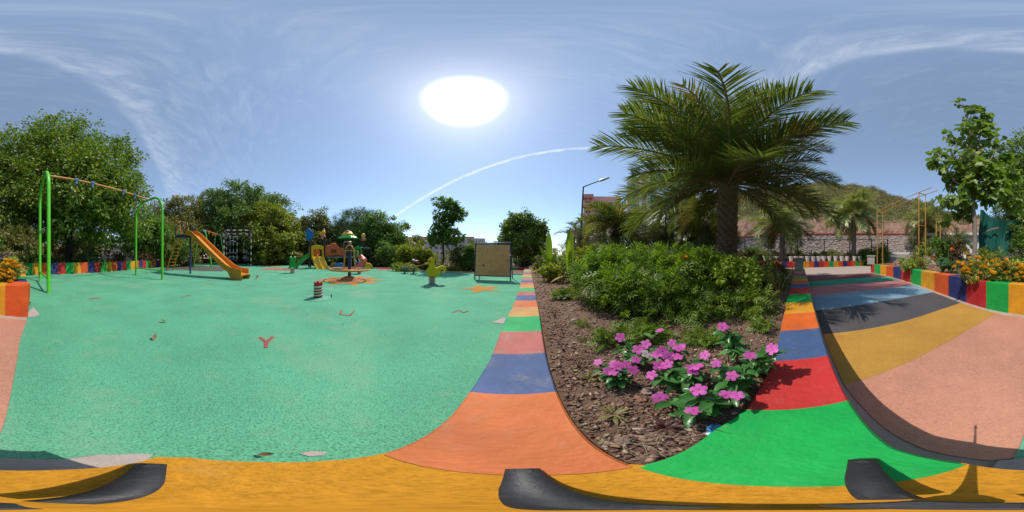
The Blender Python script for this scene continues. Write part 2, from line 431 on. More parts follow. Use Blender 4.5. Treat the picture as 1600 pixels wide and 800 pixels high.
def tree(name, label, cat, base, trunk_h, trunk_r, blobs, n, size, T, mat, bark, clump=.45, per=60, inner=.35, limbs=14, group=None, sag=.3, lean=(0, 0), up=.6, trunks=1, single=0):
    """base: world point; blobs relative to the base"""
    t = thing(name, label, cat, base, 0, group)
    rnd = random.Random(hash(label) % 1000 if False else len(label)*7+n)
    for q in range(trunks):
        mb = MB(); ox = 0 if trunks == 1 else rnd.uniform(-.5, .5); oy = 0 if trunks == 1 else rnd.uniform(-.5, .5)
        pts = []; rs = []
        for i in range(9):
            u = i/8; pts.append((ox+lean[0]*u+rnd.uniform(-.06, .06)*trunk_h*.25*(0 < i), oy+lean[1]*u+rnd.uniform(-.06, .06)*trunk_h*.25*(0 < i), trunk_h*u-0.05))
            rs.append(trunk_r*(1-0.55*u)*(1.35 if i == 0 else 1))
        mb.tube(pts, rs, 10); mb.build('trunk', bark, t, smooth=60)
    (P, A, Nn, S), C = crown_arrays(blobs, n, size, T, clump, per, inner, sag=sag, up=up, raw=True)
    if single:                                     # the leaves that show largest are objects of their own
        bw = np.array(tuple(base)); dist = np.linalg.norm(P+bw-np.array((0, 0, H)), axis=1)-S*4; order = np.argsort(dist); pick, rest = order[:single], order[single:]
        lm = np_mesh('leaf', T[0], T[1], mat); a = unit(A); sx = unit(np.cross(a, Nn)); nn = np.cross(sx, a)
        for i in pick:
            M = Matrix(((sx[i, 0], a[i, 0], nn[i, 0], P[i, 0]), (sx[i, 1], a[i, 1], nn[i, 1], P[i, 1]), (sx[i, 2], a[i, 2], nn[i, 2], P[i, 2]), (0, 0, 0, 1))) @ Matrix.Scale(float(S[i]), 4)
            link('leaf', lm, t, mtx=M)
        V, F = scatter(P[rest], A[rest], Nn[rest], S[rest], T)
    else: V, F = scatter(P, A, Nn, S, T)
    if limbs:
        lb = MB(); idx = RNG.choice(len(C), min(limbs, len(C)), replace=False)
        for i in idx:
            u = rnd.uniform(.45, 1.0); k = min(7, int(u*8)); p = Vector(pts[k]).lerp(Vector(pts[k+1]), u*8-k)
            limb(lb, p, C[i], trunk_r*.38, trunk_r*.07, 5, 5, .07, rnd)
        lb.build('limbs', bark, t, smooth=60)
    cr_ = link('crown', np_mesh('crown', V, F, mat), t)
    if single: stuff(cr_)
    return t
def bush(name, label, cat, base, blobs, n, size, T, mat, clump=.18, per=40, inner=.25, stems=8, bark=None, group=None, sag=.1, up=.7, part='foliage'):
    t = thing(name, label, cat, base, 0, group)
    (V, F), C = crown_arrays(blobs, n, size, T, clump, per, inner, sag=sag, up=up)
    link(part, np_mesh(part, V, F, mat), t)
    if stems:
        lb = MB(); idx = RNG.choice(len(C), min(stems, len(C)), replace=False); rnd = random.Random(n)
        for i in idx: limb(lb, (rnd.uniform(-.06, .06), rnd.uniform(-.06, .06), -.02), C[i], .012*max(1, size*9), .004, 5, 4, .05, rnd)
        lb.build('stems', bark, t)
    return t

# ================================================================== SETTING
def sstep(a, b, x):
    t = np.clip((x-a)/(b-a), 0, 1); return t*t*(3-2*t)
_rpx = np.array([0, 900, 1000, 1050, 1110, 1170, 1230, 1290, 1340, 1400, 1440, 1480, 1520, 1600, 1700])
_rpy = np.array([330, 345, 330, 315, 303, 296, 289, 284, 287, 304, 316, 330, 340, 350, 360])
def terr(r, phi):
    """height of the land: r metres away, phi degrees clockwise from +Y"""
    r = np.asarray(r, float); phi = np.asarray(phi, float)
    w = sstep(46, 60, phi)*(1-sstep(150, 172, phi))
    z = w*1.15*sstep(14.3, 19.5, r)
    dl = sstep(-55, -40, phi)*(1-sstep(4, 14, phi))
    return z - 5.0*dl*sstep(22, 60, r) - 0.07
def hill(r, phi):
    px = 800+phi/0.225
    py = np.interp(px, _rpx, _rpy)
    top = H+62*np.tan((400-py)/800*PI)
    cut = 3.3+0.3*np.sin(phi*.7)*sstep(22, 26, r)+(3.2+.5*np.sin(phi*.31))*sstep(22.6, 26.2, r)
    return cut + (top-7.0)*np.clip((r-26)/36.0, 0, 1)**1.05 - 8*sstep(66, 100, r)
def polar(name, rs, ph, f, mat, jit=0.0):
    R, P = np.meshgrid(rs, ph, indexing='ij'); Z = f(R, P)
    if jit: Z = Z + RNG.normal(size=Z.shape)*jit
    V = np.stack([R*np.sin(np.radians(P)), R*np.cos(np.radians(P)), Z], -1).reshape(-1, 3)
    a, b = len(rs), len(ph); i, j = np.meshgrid(np.arange(a-1), np.arange(b-1), indexing='ij')
    o = (i*b+j).ravel(); F = np.stack([o, o+1, o+b+1, o+b], 1)
    me = np_mesh(name, V, F[:, ::-1], mat); me.polygons.foreach_set('use_smooth', [True]*len(me.polygons))
    return struct(link(name, me))
M_soil = soilm('dry_earth', (.10, .065, .045, 1), (.19, .12, .08, 1), (.28, .19, .13, 1), 5)
M_bed = soilm('bed_soil', (.12, .070, .050, 1), (.24, .145, .098, 1), (.36, .235, .165, 1), 16, 1.0)
polar('ground', np.array([0.05, 3, 6, 9, 11, 12.5, 14, 15, 16, 17, 18, 19, 20, 22, 25, 30, 38, 48, 60, 90, 160, 400, 1200]), np.linspace(-180, 180, 145), terr, M_soil)
def hill_mat():
    m, nt, N, L, b = _nt('hill_earth')
    tc = N.new('ShaderNodeTexCoord'); v = tc.outputs['Object']
    sp = N.new('ShaderNodeSeparateXYZ'); L.new(v, sp.inputs[0])
    n1 = noise(N, L, v, .35, 8, .7); n2 = noise(N, L, v, 1.6, 8, .75)
    red = ramp(N, L, n2, [(.3, (.13, .065, .045)), (.5, (.29, .165, .115)), (.7, (.40, .28, .21))])
    grn = ramp(N, L, n2, [(.3, (.05, .065, .02)), (.55, (.12, .13, .045)), (.75, (.22, .20, .09))])
    ad = N.new('ShaderNodeMath'); ad.operation = 'MULTIPLY_ADD'; L.new(n1, ad.inputs[0]); ad.inputs[1].default_value = 4.0; L.new(sp.outputs[2], ad.inputs[2])
    f = N.new('ShaderNodeMapRange'); L.new(ad.outputs[0], f.inputs[0]); f.inputs[1].default_value = 8.2; f.inputs[2].default_value = 9.6
    L.new(mixc(N, L, f.outputs[0], red, grn), b.inputs['Base Color']); b.inputs['Roughness'].default_value = .95; b.inputs['Specular IOR Level'].default_value = .1
    bump(N, L, n2, b, 1.0, .4); return m
polar('hillside', np.array([20.9, 21.5, 22.2, 22.7, 23.2, 23.7, 24.2, 24.7, 25.2, 25.7, 26.2, 27, 29, 32, 36, 40, 45, 50, 55, 59, 62, 66, 75, 100]), np.linspace(66, 178, 230), hill, hill_mat(), .16)

# --- play surface -------------------------------------------------
G_GREEN = (.112, .385, .225, 1)
M_green = rubber('green_rubber', G_GREEN, 115, .34, cracks=.75, patch=(.24, .35, .23, 1), light=1.45)
OUT_L = [(-.15, .16), (-.135, .5), (-.10, .83), (-.08, 1.15), (-.04, 1.47), (.04, 2.02), (.12, 2.8), (.20, 3.59), (.31, 4.81), (.42, 5.9), (.56, 7.4)]
IN_L = [(.115, .13), (.14, .48), (.17, .81), (.21, 1.13), (.25, 1.45), (.31, 2.0), (.39, 2.8), (.47, 3.59), (.59, 4.81), (.70, 5.9), (.85, 7.4)]
OUT_R = [(.065, -.165), (.16, -.165), (.35, -.21), (.73, -.29), (1.11, -.37), (1.95, -.54), (3.5, -.87), (6.13, -1.42), (7.4, -1.69)]
IN_R = [(.125, .115), (.31, .10), (.41, .06), (.55, .03), (.78, -.03), (1.17, -.09), (2.01, -.23), (3.5, -.5), (5.72, -.93), (7.3, -1.25)]
PLF = [(-.39, -2.27), (.0, -2.40), (.25, -2.49), (.64, -2.66), (1.07, -2.91), (1.64, -3.26), (2.4, -3.68), (3.3, -4.14), (4.2, -4.52), (5.2, -4.86), (6.3, -5.12), (7.3, -5.33)]
B0 = [(.02, -.17), (.02, -.31), (0, -.46), (-.07, -.9), (-.20, -1.6), (-.39, -2.27)]
floor_out = B0[::-1][:1] + []
floor = [(-.39, -2.27), (-1.10, -7.55), (-5, -7.42), (-10, -7.5), (-15, -7.1), (-22, -5.4), (-22.3, -3), (-20.8, 0), (-18.5, 1.8), (-15.6, 3.4), (-12.2, 6.1), (-8.2, 8.1), (-2.3, 8.15), (.55, 7.8)]
floor += [(x+.02, y) for x, y in OUT_L[::-1]] + [(-.15, -.08), (-.09, -.1), B0[0]] + B0[1:-1]
PF = struct(MB().sheet(floor, 0.0).build('playground_floor', M_green))
M_conc = plain('path_concrete', (.40, .31, .255, 1), .9, .2, 5, .3)
path = [(-.5, -2.6), (0.0, -.1), (.3, -.1), (2, -.4), (7.6, -1.5), (9.5, -.9), (12.9, .1), (14.6, -3), (14.6, -8), (12, -14), (9.5, -12), (7.8, -9), (7.6, -5.5), (5.2, -5.1), (2.4, -3.8), (.6, -2.9)]
PATH = struct(MB().sheet(path, -.012).build('path', M_conc))
def kerb_off(x):                                  # paint starts a hand's width from the striped kerb
    xs, ys = zip(*OUT_R); return float(np.interp(x, xs, ys)) - .10
def wall_off(x):
    xs, ys = zip(*PLF); return float(np.interp(x, xs, ys)) + .13
Bs = [B0[:-1]+[(-.36, -2.16)],
      [(.80, None), (.79, -.75), (.74, -1.2), (.63, -1.75), (.42, None)],
      [(1.64, None), (1.55, -1.05), (1.42, -1.65), (1.32, -2.2), (1.16, None)],
      [(2.49, None), (2.48, -1.4), (2.42, -2.07), (2.3, -2.7), (2.12, None)],
      [(3.47, None), (3.52, -1.6), (3.50, -2.2), (3.38, -2.9), (3.14, None)],
      [(4.58, None), (4.64, -2.0), (4.61, -2.83), (4.45, -3.5), (4.22, None)],
      [(5.56, None), (5.66, -2.4), (5.68, -3.2), (5.55, -4.0), (5.25, None)],
      [(7.35, None), (7.3, -2.6), (7.2, -3.6), (7.1, -4.4), (6.95, None)]]
for b in Bs[1:]:
    b[0] = (b[0][0], kerb_off(b[0][0])); b[-1] = (b[-1][0], wall_off(b[-1][0]))
PC = [('pink_rubber', lin(218, 155, 128)), ('yellow_rubber', lin(206, 155, 72)), ('charcoal_rubber', lin(96, 93, 94)), ('blue_rubber', lin(138, 172, 190)),
      ('rose_rubber', lin(208, 136, 132)), ('teal_rubber', lin(62, 158, 128)), ('maroon_rubber', lin(132, 84, 80))]
for k, (nm, c) in enumerate(PC):
    a = Bs[k]; b = Bs[k+1]
    lo = [(x, kerb_off(x)) for x in np.linspace(a[0][0], b[0][0], 7)[1:-1]]
    if k == 0: lo = [(.06, -.29), (.2, -.30), (.35, -.33), (.55, -.37)]
    hi = [(x, wall_off(x)) for x in np.linspace(a[-1][0], b[-1][0], 7)[1:-1]]
    s = .004 if k % 2 else .0025
    pts = (a[1:] if k == 0 else a) + hi + b[::-1] + lo[::-1]
    MB().sheet(pts, s-.006).build('painted_band', rubber(nm, c, 190, .62, 0, sc(c, 1.15), 1.2), PATH)
# inlays on the play surface
def inlay(pts, mat, name='inlay', z=.004): return MB().sheet(pts, z).build(name, mat, PF)
M_or = rubber('orange_rubber', lin(222, 150, 62), 150, .7, 0, (.3, .2, .1, 1), 1.15)
M_pk = rubber('coral_rubber', lin(214, 118, 112), 150, .7, 0, None, 1.15)
M_gy = rubber('grey_rubber', lin(108, 104, 98), 150, .6, 0, (.25, .22, .18, 1), 1.2)
M_tan = rubber('tan_rubber', lin(196, 140, 92), 150, .7, 0, None, 1.15)
def star(c, ro, ri, n, a0, sx=1, sy=1):
    return [(c[0]+(ro if k % 2 == 0 else ri)*math.cos(a0+PI*k/n)*sx, c[1]+(ro if k % 2 == 0 else ri)*math.sin(a0+PI*k/n)*sy) for k in range(2*n)]
sp = at(752, 451)
inlay(star((sp.x, sp.y), .62, .25, 5, math.radians(-98)), M_or, 'star_inlay')
MC = pol(546, 6.1)                              # the spinner
inlay(star((MC.x, MC.y), 1.32, .78, 10, .2), M_or, 'star_inlay')
inlay([(MC.x+.78*math.cos(a), MC.y+.78*math.sin(a)) for a in np.linspace(0, 2*PI, 25)[:-1]], M_tan, 'star_center', .008)
def patch(pix, mat, name='inlay', z=.004):
    inlay([tuple(at(*p))[:2] for p in pix], mat, name, z)
patch([(243, 421), (262, 417.5), (300, 415.5), (345, 416.5), (358, 420.2), (346, 424.2), (318, 423.6), (280, 422)], M_gy, 'worn_mat')
patch([(404, 414.2), (425, 413.8), (441, 415), (438, 416.6), (418, 416.4)], M_or)
patch([(406, 420.2), (428, 418.8), (452, 420), (470, 421.6), (448, 423), (425, 421.6), (411, 422)], M_pk)
patch([(585, 420.4), (604, 419.8), (612, 421.6), (596, 422.6)], M_pk)
M_let = rubber('letter_rubber', lin(190, 104, 92), 150, .7, 0, None, 1.15)
def letter(strokes, px, py, size, ang, w=.03):
    c = at(px, py); ca, sa = math.cos(ang), math.sin(ang)
    mb = MB()
    for k, (a, b) in enumerate(strokes):
        a = Vector(a); b = Vector(b); d = (b-a).normalized(); n = Vector((-d.y, d.x))*w/size*.5; e = d*w/size*.35*(k > 0)
        q = [a-n-e, b-n, b+n, a+n-e]
        mb.sheet([(c.x+size*(p.x*ca-p.y*sa), c.y+size*(p.x*sa+p.y*ca)) for p in q], .004+.0012*k)
    mb.build('letter', M_let, PF)
def toward(px): return -az(px)                   # letters read upright from the middle
letter([((-.5, 1), (0, .1)), ((.5, 1), (0, .1)), ((0, .15), (0, -.75))], 416, 536, .13, toward(416), .036)
letter([((-.6, .8), (-.45, -.5)), ((-.45, -.5), (.45, -.5)), ((.45, -.5), (.6, .8))], 541, 489.5, .17, toward(541)-.2, .026)
letter([((-1, .3), (1, -.3)), ((-.8, -.9), (.8, .9))], 148, 466.5, .14, toward(148), .026)
letter([((-.9, -.4), (-.2, .5)), ((-.2, .5), (.3, -.4)), ((.3, -.4), (.9, .3))], 720, 487, .14, toward(720), .022)
letter([((-.7, -.6), (.5, .6)), ((.1, .6), (.9, .6))], 290, 463.5, .15, toward(290), .03)
letter([((-.9, 0), (.9, 0)), ((0, -.5), (0, .5))], 331, 443, .16, toward(331), .022)
# worn light patches beside the kerb and at the planter corner
M_worn = plain('worn_screed', (.45, .37, .33, 1), .95, .15, 9, .3)
patch([(120, 716), (150, 711), (215, 709), (240, 710), (225, 722), (200, 733), (150, 745), (60, 745), (20, 738)], M_worn, 'worn_patch', .004)
patch([(1602, 716), (1640, 717.5), (1700, 718), (1735, 713), (1700, 745), (1600, 745), (1540, 740), (1560, 720)], M_worn, 'worn_patch', .005)
patch([(468, 709), (486, 705), (510, 706.5), (506, 711), (484, 713.5)], M_worn, 'worn_patch')
patch([(44, 488), (52, 480), (62, 491), (55, 495), (44, 496)], M_worn, 'worn_patch')
patch([(768, 504), (786, 497), (791, 497), (787, 506)], M_worn, 'worn_patch')
M_slab = plain('edging_concrete', (.42, .34, .30, 1), .9, .2, 4, .3)
edge = [(-20.8, 0), (-18.5, 1.8), (-15.6, 3.4), (-12.2, 6.1), (-8.2, 8.1), (-2.3, 8.15), (.5, 7.8)]
mb = MB()
for a, b in zip(edge[:-1], edge[1:]):
    a = Vector((*a, 0)); b = Vector((*b, 0)); n = (b-a).normalized(); n = Vector((-n.y, n.x, 0))*.16
    if n.dot(a) < 0: n = -n
    mb.add([a+Vector((0, 0, -.05)), b+Vector((0, 0, -.05)), b+Vector((0, 0, .06)), a+Vector((0, 0, .06)), a+n+Vector((0, 0, .06)), b+n+Vector((0, 0, .06))], [(0, 1, 2, 3), (3, 2, 5, 4)])
struct(mb.build('edging_kerb', M_slab))

# --- painted walls -------------------------------------------------
def paint(name, rgb, k=.75, dirt=(.38, .30, .24, 1), amt=.3):
    return plain('paint_'+name, lin(*rgb, k), .72, .26, 3.2, .45, dirt=dirt, dirt_amt=amt, chips=.30)
FAD = {'o': paint('faded_orange', (226, 124, 66), amt=.32), 'b': paint('faded_blue', (84, 106, 150), amt=.4), 'r': paint('faded_red', (204, 116, 104), amt=.5), 'g': paint('faded_green', (45, 186, 105), amt=.15), 'y': paint('faded_yellow', (222, 165, 92), amt=.45)}
VIV = {'o': paint('bright_orange', (240, 112, 40), amt=.12), 'b': paint('bright_blue', (78, 104, 148), amt=.25), 'r': paint('bright_red', (218, 58, 54), amt=.14), 'g': paint('bright_green', (18, 186, 82), amt=.05), 'y': paint('bright_yellow', (238, 164, 38), amt=.12)}
PLN = {'o': paint('wall_orange', (236, 96, 36), amt=.12), 'b': paint('wall_blue', (50, 58, 120), amt=.12), 'r': paint('wall_red', (205, 46, 52), amt=.14), 'g': paint('wall_green', (20, 176, 76), amt=.06), 'y': paint('wall_yellow', (240, 166, 34), amt=.12)}
def lerp_pl(pl, axis, t):
    ks = [p[axis] for p in pl]; return Vector((float(np.interp(t, ks, [p[0] for p in pl])), float(np.interp(t, ks, [p[1] for p in pl]))))
def block(parent, secs, zt, zo, zi, mat, c=.007, name='painted_block', inner=None):
    """secs: (outer, inner) pairs along the wall; zo/zi the feet of the two faces"""
    vs = []; n = len(secs)
    for o, i in secs:
        o = Vector(o); i = Vector(i); d = (i-o).normalized()*c
        vs += [(o.x, o.y, zo), (o.x, o.y, zt-c), (o.x+d.x, o.y+d.y, zt), (i.x-d.x, i.y-d.y, zt), (i.x, i.y, zt-c), (i.x, i.y, zi)]
    fs = [(k*6+j, k*6+j+1, (k+1)*6+j+1, (k+1)*6+j) for k in range(n-1) for j in range(5)]
    fs += [(0, 1, 2, 3, 4, 5), tuple((n-1)*6+j for j in range(6))]
    mb = MB(); mb.add(vs, fs)
    if inner:
        mb.mi = [1 if k < (n-1)*5 and k % 5 == 4 else 0 for k in range(len(fs))]; return mb.build(name, [mat, inner], parent)
    return mb.build(name, mat, parent)
ZK = .33
M_inner = plain('dark_inner_face', (.10, .08, .07, 1), .95, .3, 12, .5)  # darker colour for the bed-side faces of the kerb blocks
kerb = thing('striped_kerb', 'wide V-shaped kerb painted in stripes that the camera stands on, round the flower bed', 'kerb')
apex = [(.066, -.165), (.02, -.152), (-.05, -.142), (-.10, -.128), (-.13, -.12), (-.165, -.115), (-.182, -.08), (-.182, 0), (-.17, .07), (-.15, .158), (.115, .128), (.122, .118), (.10, .03), (.082, -.06)]
mb = MB(); n = len(apex)
mb.sheet(apex, ZK); vs = [(x, y, ZK) for x, y in apex]+[(x, y, 0) for x, y in apex]
mb.add(vs, [(i, i+n, (i+1) % n+n, (i+1) % n) for i in range(9)])
mb.build('painted_block', rubber('apex_yellow', lin(232, 160, 44), 150, .72, 0, sc(lin(205, 160, 90), 1), 1.12), kerb)
ys = [.158, .5, .83, 1.14, 1.46, 1.75, 2.03, 2.31, 2.58, 2.86, 3.14, 3.44] + [3.44+.34*k for k in range(1, 12)]
def end_slant(k, y, inner): return y - (.03 if k == 0 and inner else 0)
for k in range(len(ys)-1):
    ts = np.linspace(ys[k], ys[k+1], 3)
    secs = []
    for q, t in enumerate(ts):
        o = lerp_pl(OUT_L, 1, t); i = lerp_pl(IN_L, 1, t)
        if k == 0 and q == 0: o = Vector((-.153, .148)); i = Vector((.114, .118))
        secs.append((o, i))
    block(kerb, secs, ZK+(.0018 if k == 0 else 0), 0, .1, FAD['obrgy'[k % 5]], inner=M_inner)
xs_ = [.10, .41, .76, 1.15, 1.53, 1.92, 2.37, 2.83] + [2.83+.40*k for k in range(1, 12)]
for k in range(len(xs_)-1):
    ts = np.linspace(xs_[k], xs_[k+1], 4 if k == 0 else 3); secs = []
    for q, t in enumerate(ts):
        o = lerp_pl(OUT_R, 0, t); i = lerp_pl(IN_R, 0, max(t, .125))
        if k == 0 and q == 0: o = Vector((.058, -.166)); i = Vector((.113, .119))
        if k == 0 and q == 1: o = Vector((.17, -.166)); i = Vector((.28, .105))
        secs.append((o, i))
    if k == 0: secs.insert(1, (Vector((.076, -.166)), Vector((.15, .1145))))
    block(kerb, secs, ZK+(.0018 if k == 0 else 0), 0, .1, VIV['grboy'[k % 5]], inner=M_inner)
# planter on the far side of the path
planter = thing('striped_planter', 'long raised planter wall painted in stripes across the path, holding the orange flowers', 'planter wall', (0, -2.4, 0))
planter.location = (0, 0, 0)
fx = [43-1600, 8-1600, -24]                       # stripe edges read along the foot of the wall
foot = [(43, 495), (8, 492.5), (-24, 488.5), (-59, 482), (-90, 475), (-118, 468.5), (-140, 462.3), (-160.5, 455.5), (-177, 450.5), (-192, 446), (-204.5, 441.5), (-215.5, 437.8), (-224.5, 434.4), (-234, 431.2), (-241, 428.8), (-246, 426.6)]
def plf_at(px):
    d = Vector((math.sin(az(px)), math.cos(az(px))))
    for a, b in zip(PLF[:-1], PLF[1:]):
        a = Vector(a); b = Vector(b); e = b-a
        den = d.x*e.y-d.y*e.x
        s_ = (d.x*(-a.y)-d.y*(-a.x))/den if abs(den) > 1e-9 else -1
        s_ = -(d.x*a.y-d.y*a.x)/den
        if -1e-6 <= s_ <= 1+1e-6: return a+e*s_
    return Vector(PLF[-1])
fp = [plf_at(p[0]) for p in foot]
fp[0] = Vector(PLF[0]); fp[-1] = Vector(PLF[-1])
def inner_of(p, k, pts, w):
    a = pts[max(k-1, 0)]; b = pts[min(k+1, len(pts)-1)]; t = (b-a).normalized(); n = Vector((t.y, -t.x))
    if n.dot(p) < 0: n = -n
    return p+n*w
ZP = .475
for k in range(len(fp)-1):
    block(planter, [(fp[k], inner_of(fp[k], k, fp, .27)), (fp[k+1], inner_of(fp[k+1], k+1, fp, .27))], ZP-.004*k*.6, -.02, .3, PLN['oygrb'[[0, 1, 2, 3, 4, 0, 1, 2, 3, 4, 0, 1, 2, 3, 4][k]]])
sd = [Vector((-.39, -2.27)).lerp(Vector((-1.12, -7.5)), t) for t in np.linspace(0.0, 1, 16)]
for k in range(15):
    o0, o1 = sd[k], sd[k+1]; w = Vector((.30, -.05))
    if k == 0: continue
    block(planter, [(o0, o0+w), (o1, o1+w)], ZP+.004, -.02, .3, PLN['bogyo'[k % 5]] if k > 1 else PLN['b'])
block(planter, [(sd[0]+Vector((0, -.002)), sd[0]+Vector((.24, -.12))), (sd[1], sd[1]+Vector((.30, -.05)))], ZP+.003, -.02, .3, PLN['o'])
bk = [Vector((7.3, -5.33)).lerp(Vector((7.75, -9.2)), t) for t in np.linspace(0, 1, 10)]
for k in range(9): block(planter, [(bk[k]+Vector((.0, -.004)), bk[k]-Vector((.25, 0))), (bk[k+1], bk[k+1]-Vector((.25, 0)))], ZP-.03, -.02, .3, PLN['rogoy'[k % 5]])
def tiltz(x, y): return 0
sl_ = [(-.2, -2.5)] + [tuple(inner_of(fp[k], k, fp, .15)) for k in range(1, len(fp))] + [(7.5, -9.3), (-1.0, -9.3)]
struct(MB().sheet(sl_, .40).build('planter_soil', M_bed))
# low striped wall behind the swings
backw = thing('striped_wall', 'low striped wall along the back of the playground below the big dark tree', 'low wall')
BW = [(-1.12, -7.62), (-3.1, -7.5), (-5.2, -7.42), (-8.4, -7.55), (-11, -7.55), (-14, -7.35), (-18, -6.5), (-22.2, -5.5)]
seg = [Vector(BW[0])]; tot = sum((Vector(b)-Vector(a)).length for a, b in zip(BW[:-1], BW[1:])); nb = int(tot/.41)
def along(pl, s):
    for a, b in zip(pl[:-1], pl[1:]):
        a = Vector(a); b = Vector(b); l = (b-a).length
        if s <= l: return a+(b-a)*(s/l)
        s -= l
    return Vector(pl[-1])
wp = [along(BW, tot*k/nb) for k in range(nb+1)]
for k in range(nb): block(backw, [(wp[k], inner_of(wp[k], k, wp, .2)), (wp[k+1], inner_of(wp[k+1], k+1, wp, .2))], .56, -.05, -.05, PLN['gyobr'[k % 5]])
# wall that carries the buckets
buckw = thing('striped_wall', 'low striped wall under the row of white buckets across the far path', 'low wall')
def wallpix(pa, pb, cols, parent, h, w=.22, step=.42, sub=1):
    a = at(*pa).to_2d(); b = at(*pb).to_2d(); nb_ = max(1, round((b-a).length/step)); P = [a.lerp(b, k/nb_) for k in range(nb_+1)]
    for k in range(nb_): block(parent, [(P[k], inner_of(P[k], k, P, w)), (P[k+1], inner_of(P[k+1], k+1, P, w))], h, -.1, -.1, PLN[cols[k % len(cols)]])
wallpix((1186, 418.6), (1355, 415.0), 'ogyobr', buckw, .47)
buckw2 = thing('striped_wall', 'short striped wall piece right of the bucket row, beside the stone box', 'low wall')
wallpix((1368, 413.3), (1391, 412.4), 'bgyo', buckw2, .6, step=.42)
far_kerb = thing('striped_kerb', 'low painted kerb at the far end of the striped kerb by the climbing board', 'kerb')
wallpix((796, 420), (822, 420.6), 'grb', far_kerb, .10, step=.5)
# --- the flower bed's soil
bed = IN_L[:] + [(.9, 9), (4, 10.5), (9, 8), (11.5, 3), (9.2, -.9), (7.3, -1.27)] + IN_R[::-1][1:]
def bed_mesh():
    import bmesh
    bm = bmesh.new(); f = bm.faces.new([bm.verts.new((x, y, .285)) for x, y in bed]); me = bpy.data.meshes.new('soil_bed'); bm.to_mesh(me); bm.free()
    me.materials.append(M_bed); return me
struct(link('soil_bed', bed_mesh()))
# clods, chips and straw lying on the soil
def inside(p, poly):
    x, y = p; c = False
    for (x1, y1), (x2, y2) in zip(poly, poly[1:]+poly[:1]):
        if (y1 > y) != (y2 > y) and x < (x2-x1)*(y-y1)/(y2-y1)+x1: c = not c
    return c
def chips(name, n, poly, z, rmax, s0, s1, mat, flat=.35, elong=1.0, seed=3):
    r = np.random.default_rng(seed); P = []
    xs = [p[0] for p in poly]; ys_ = [p[1] for p in poly]
    while len(P) < n:
        d = rmax*r.random()**1.25; a = r.random()*2*PI; q = (d*math.sin(a), d*math.cos(a))
        if inside(q, poly): P.append(q)
    P = np.array(P); d = np.linalg.norm(P, axis=1)
    S = (s0+(s1-s0)*r.random(n)**2.2)*(0.7+0.25*d)
    cube = np.array([(x, y, zz) for zz in (-1, 1) for y in (-1, 1) for x in (-1, 1)], float)*.5
    F0 = np.array([(0, 2, 3, 1), (4, 5, 7, 6), (0, 1, 5, 4), (2, 6, 7, 3), (0, 4, 6, 2), (1, 3, 7, 5)])
    V = cube[None]*(1+r.normal(size=(n, 8, 3))*.28)*S[:, None, None]*np.stack([1+r.random(n)*elong, .6+.5*r.random(n), flat+flat*r.random(n)], 1)[:, None]
    a = r.random(n)*2*PI; ti = r.normal(size=n)*.35
    ca, sa = np.cos(a)[:, None], np.sin(a)[:, None]
    X = V[..., 0]; Y = V[..., 1]; Z = V[..., 2]+V[..., 0]*ti[:, None]
    V = np.stack([X*ca-Y*sa+P[:, :1], X*sa+Y*ca+P[:, 1:2], Z+z+S[:, None]*flat*.3], -1)
    F = F0[None]+(np.arange(n)*8)[:, None, None]
    return stuff(link(name, np_mesh(name, V.reshape(-1, 3), F.reshape(-1, 4), mat)))
def islandm(name, stops, rough=.9):
    m, nt, N, L, b = _nt(name); g = N.new('ShaderNodeNewGeometry'); tc = N.new('ShaderNodeTexCoord')
    c = ramp(N, L, g.outputs['Random Per Island'], stops)
    c = mixc(N, L, .5, c, ramp(N, L, noise(N, L, tc.outputs['Object'], 60, 4), [(.3, (.35, .35, .35)), (.7, (1.1, 1.1, 1.1))]), 'MULTIPLY')
    L.new(c, b.inputs['Base Color']); b.inputs['Roughness'].default_value = rough; b.inputs['Specular IOR Level'].default_value = .15
    return m
M_chip = islandm('clods', [(0, (.17, .09, .06)), (.3, (.28, .15, .10)), (.6, (.36, .22, .155)), (.85, (.20, .12, .09)), (1, (.48, .36, .27))])
M_bark = islandm('bark_chips', [(0, (.11, .06, .045)), (.5, (.25, .145, .10)), (.85, (.34, .22, .16)), (1, (.46, .36, .28))])
bedin = [(.13, .16)] + [(x+.02, y) for x, y in IN_L[1:]] + [(.9, 9), (4, 10.5), (9, 8), (9.2, -.8)] + [(x, y+.02) for x, y in IN_R[::-1][:-2]] + [(.30, .115), (.16, .13)]
chips('soil_clods', 9000, bedin, .285, 4.2, .0025, .015, M_chip, .55, .5, 3)
chips('bark_mulch', 3000, bedin, .287, 1.5, .004, .016, M_bark, .09, 2.6, 4)
plsoil = [(-.2, -2.6)] + [tuple(inner_of(fp[k], k, fp, .3)) for k in range(1, len(fp))] + [(7.2, -9), (-.9, -9)]
def litter(n, rmax, seed):
    r = np.random.default_rng(seed); P = []
    while len(P) < n:
        d = rmax*r.random()**1.1; a = r.random()*2*PI; q = (d*math.sin(a), d*math.cos(a), .291)
        if inside(q[:2], bedin): P.append(q)
    P = np.array(P); d = np.linalg.norm(P[:, :2], axis=1)
    V, F = scatter(P, r.normal(size=(n, 3))*np.array((1, 1, .25)), np.array((0, 0, 1.0))+r.normal(size=(n, 3))*.35, (.012+.022*r.random(n))*(.7+.3*d), T_LEAF)
    return stuff(link('leaf_litter', np_mesh('leaf_litter', V, F, leafm('litter_leaf', [(0, (.16, .085, .05)), (.4, (.30, .18, .11)), (.75, (.42, .29, .18)), (.93, (.5, .42, .30)), (1, (.30, .30, .10))], .1, .8))))
litter(900, 4.0, 8)
chips('planter_clods', 2500, plsoil, .40, 9, .006, .035, M_chip, .5, .6, 6)

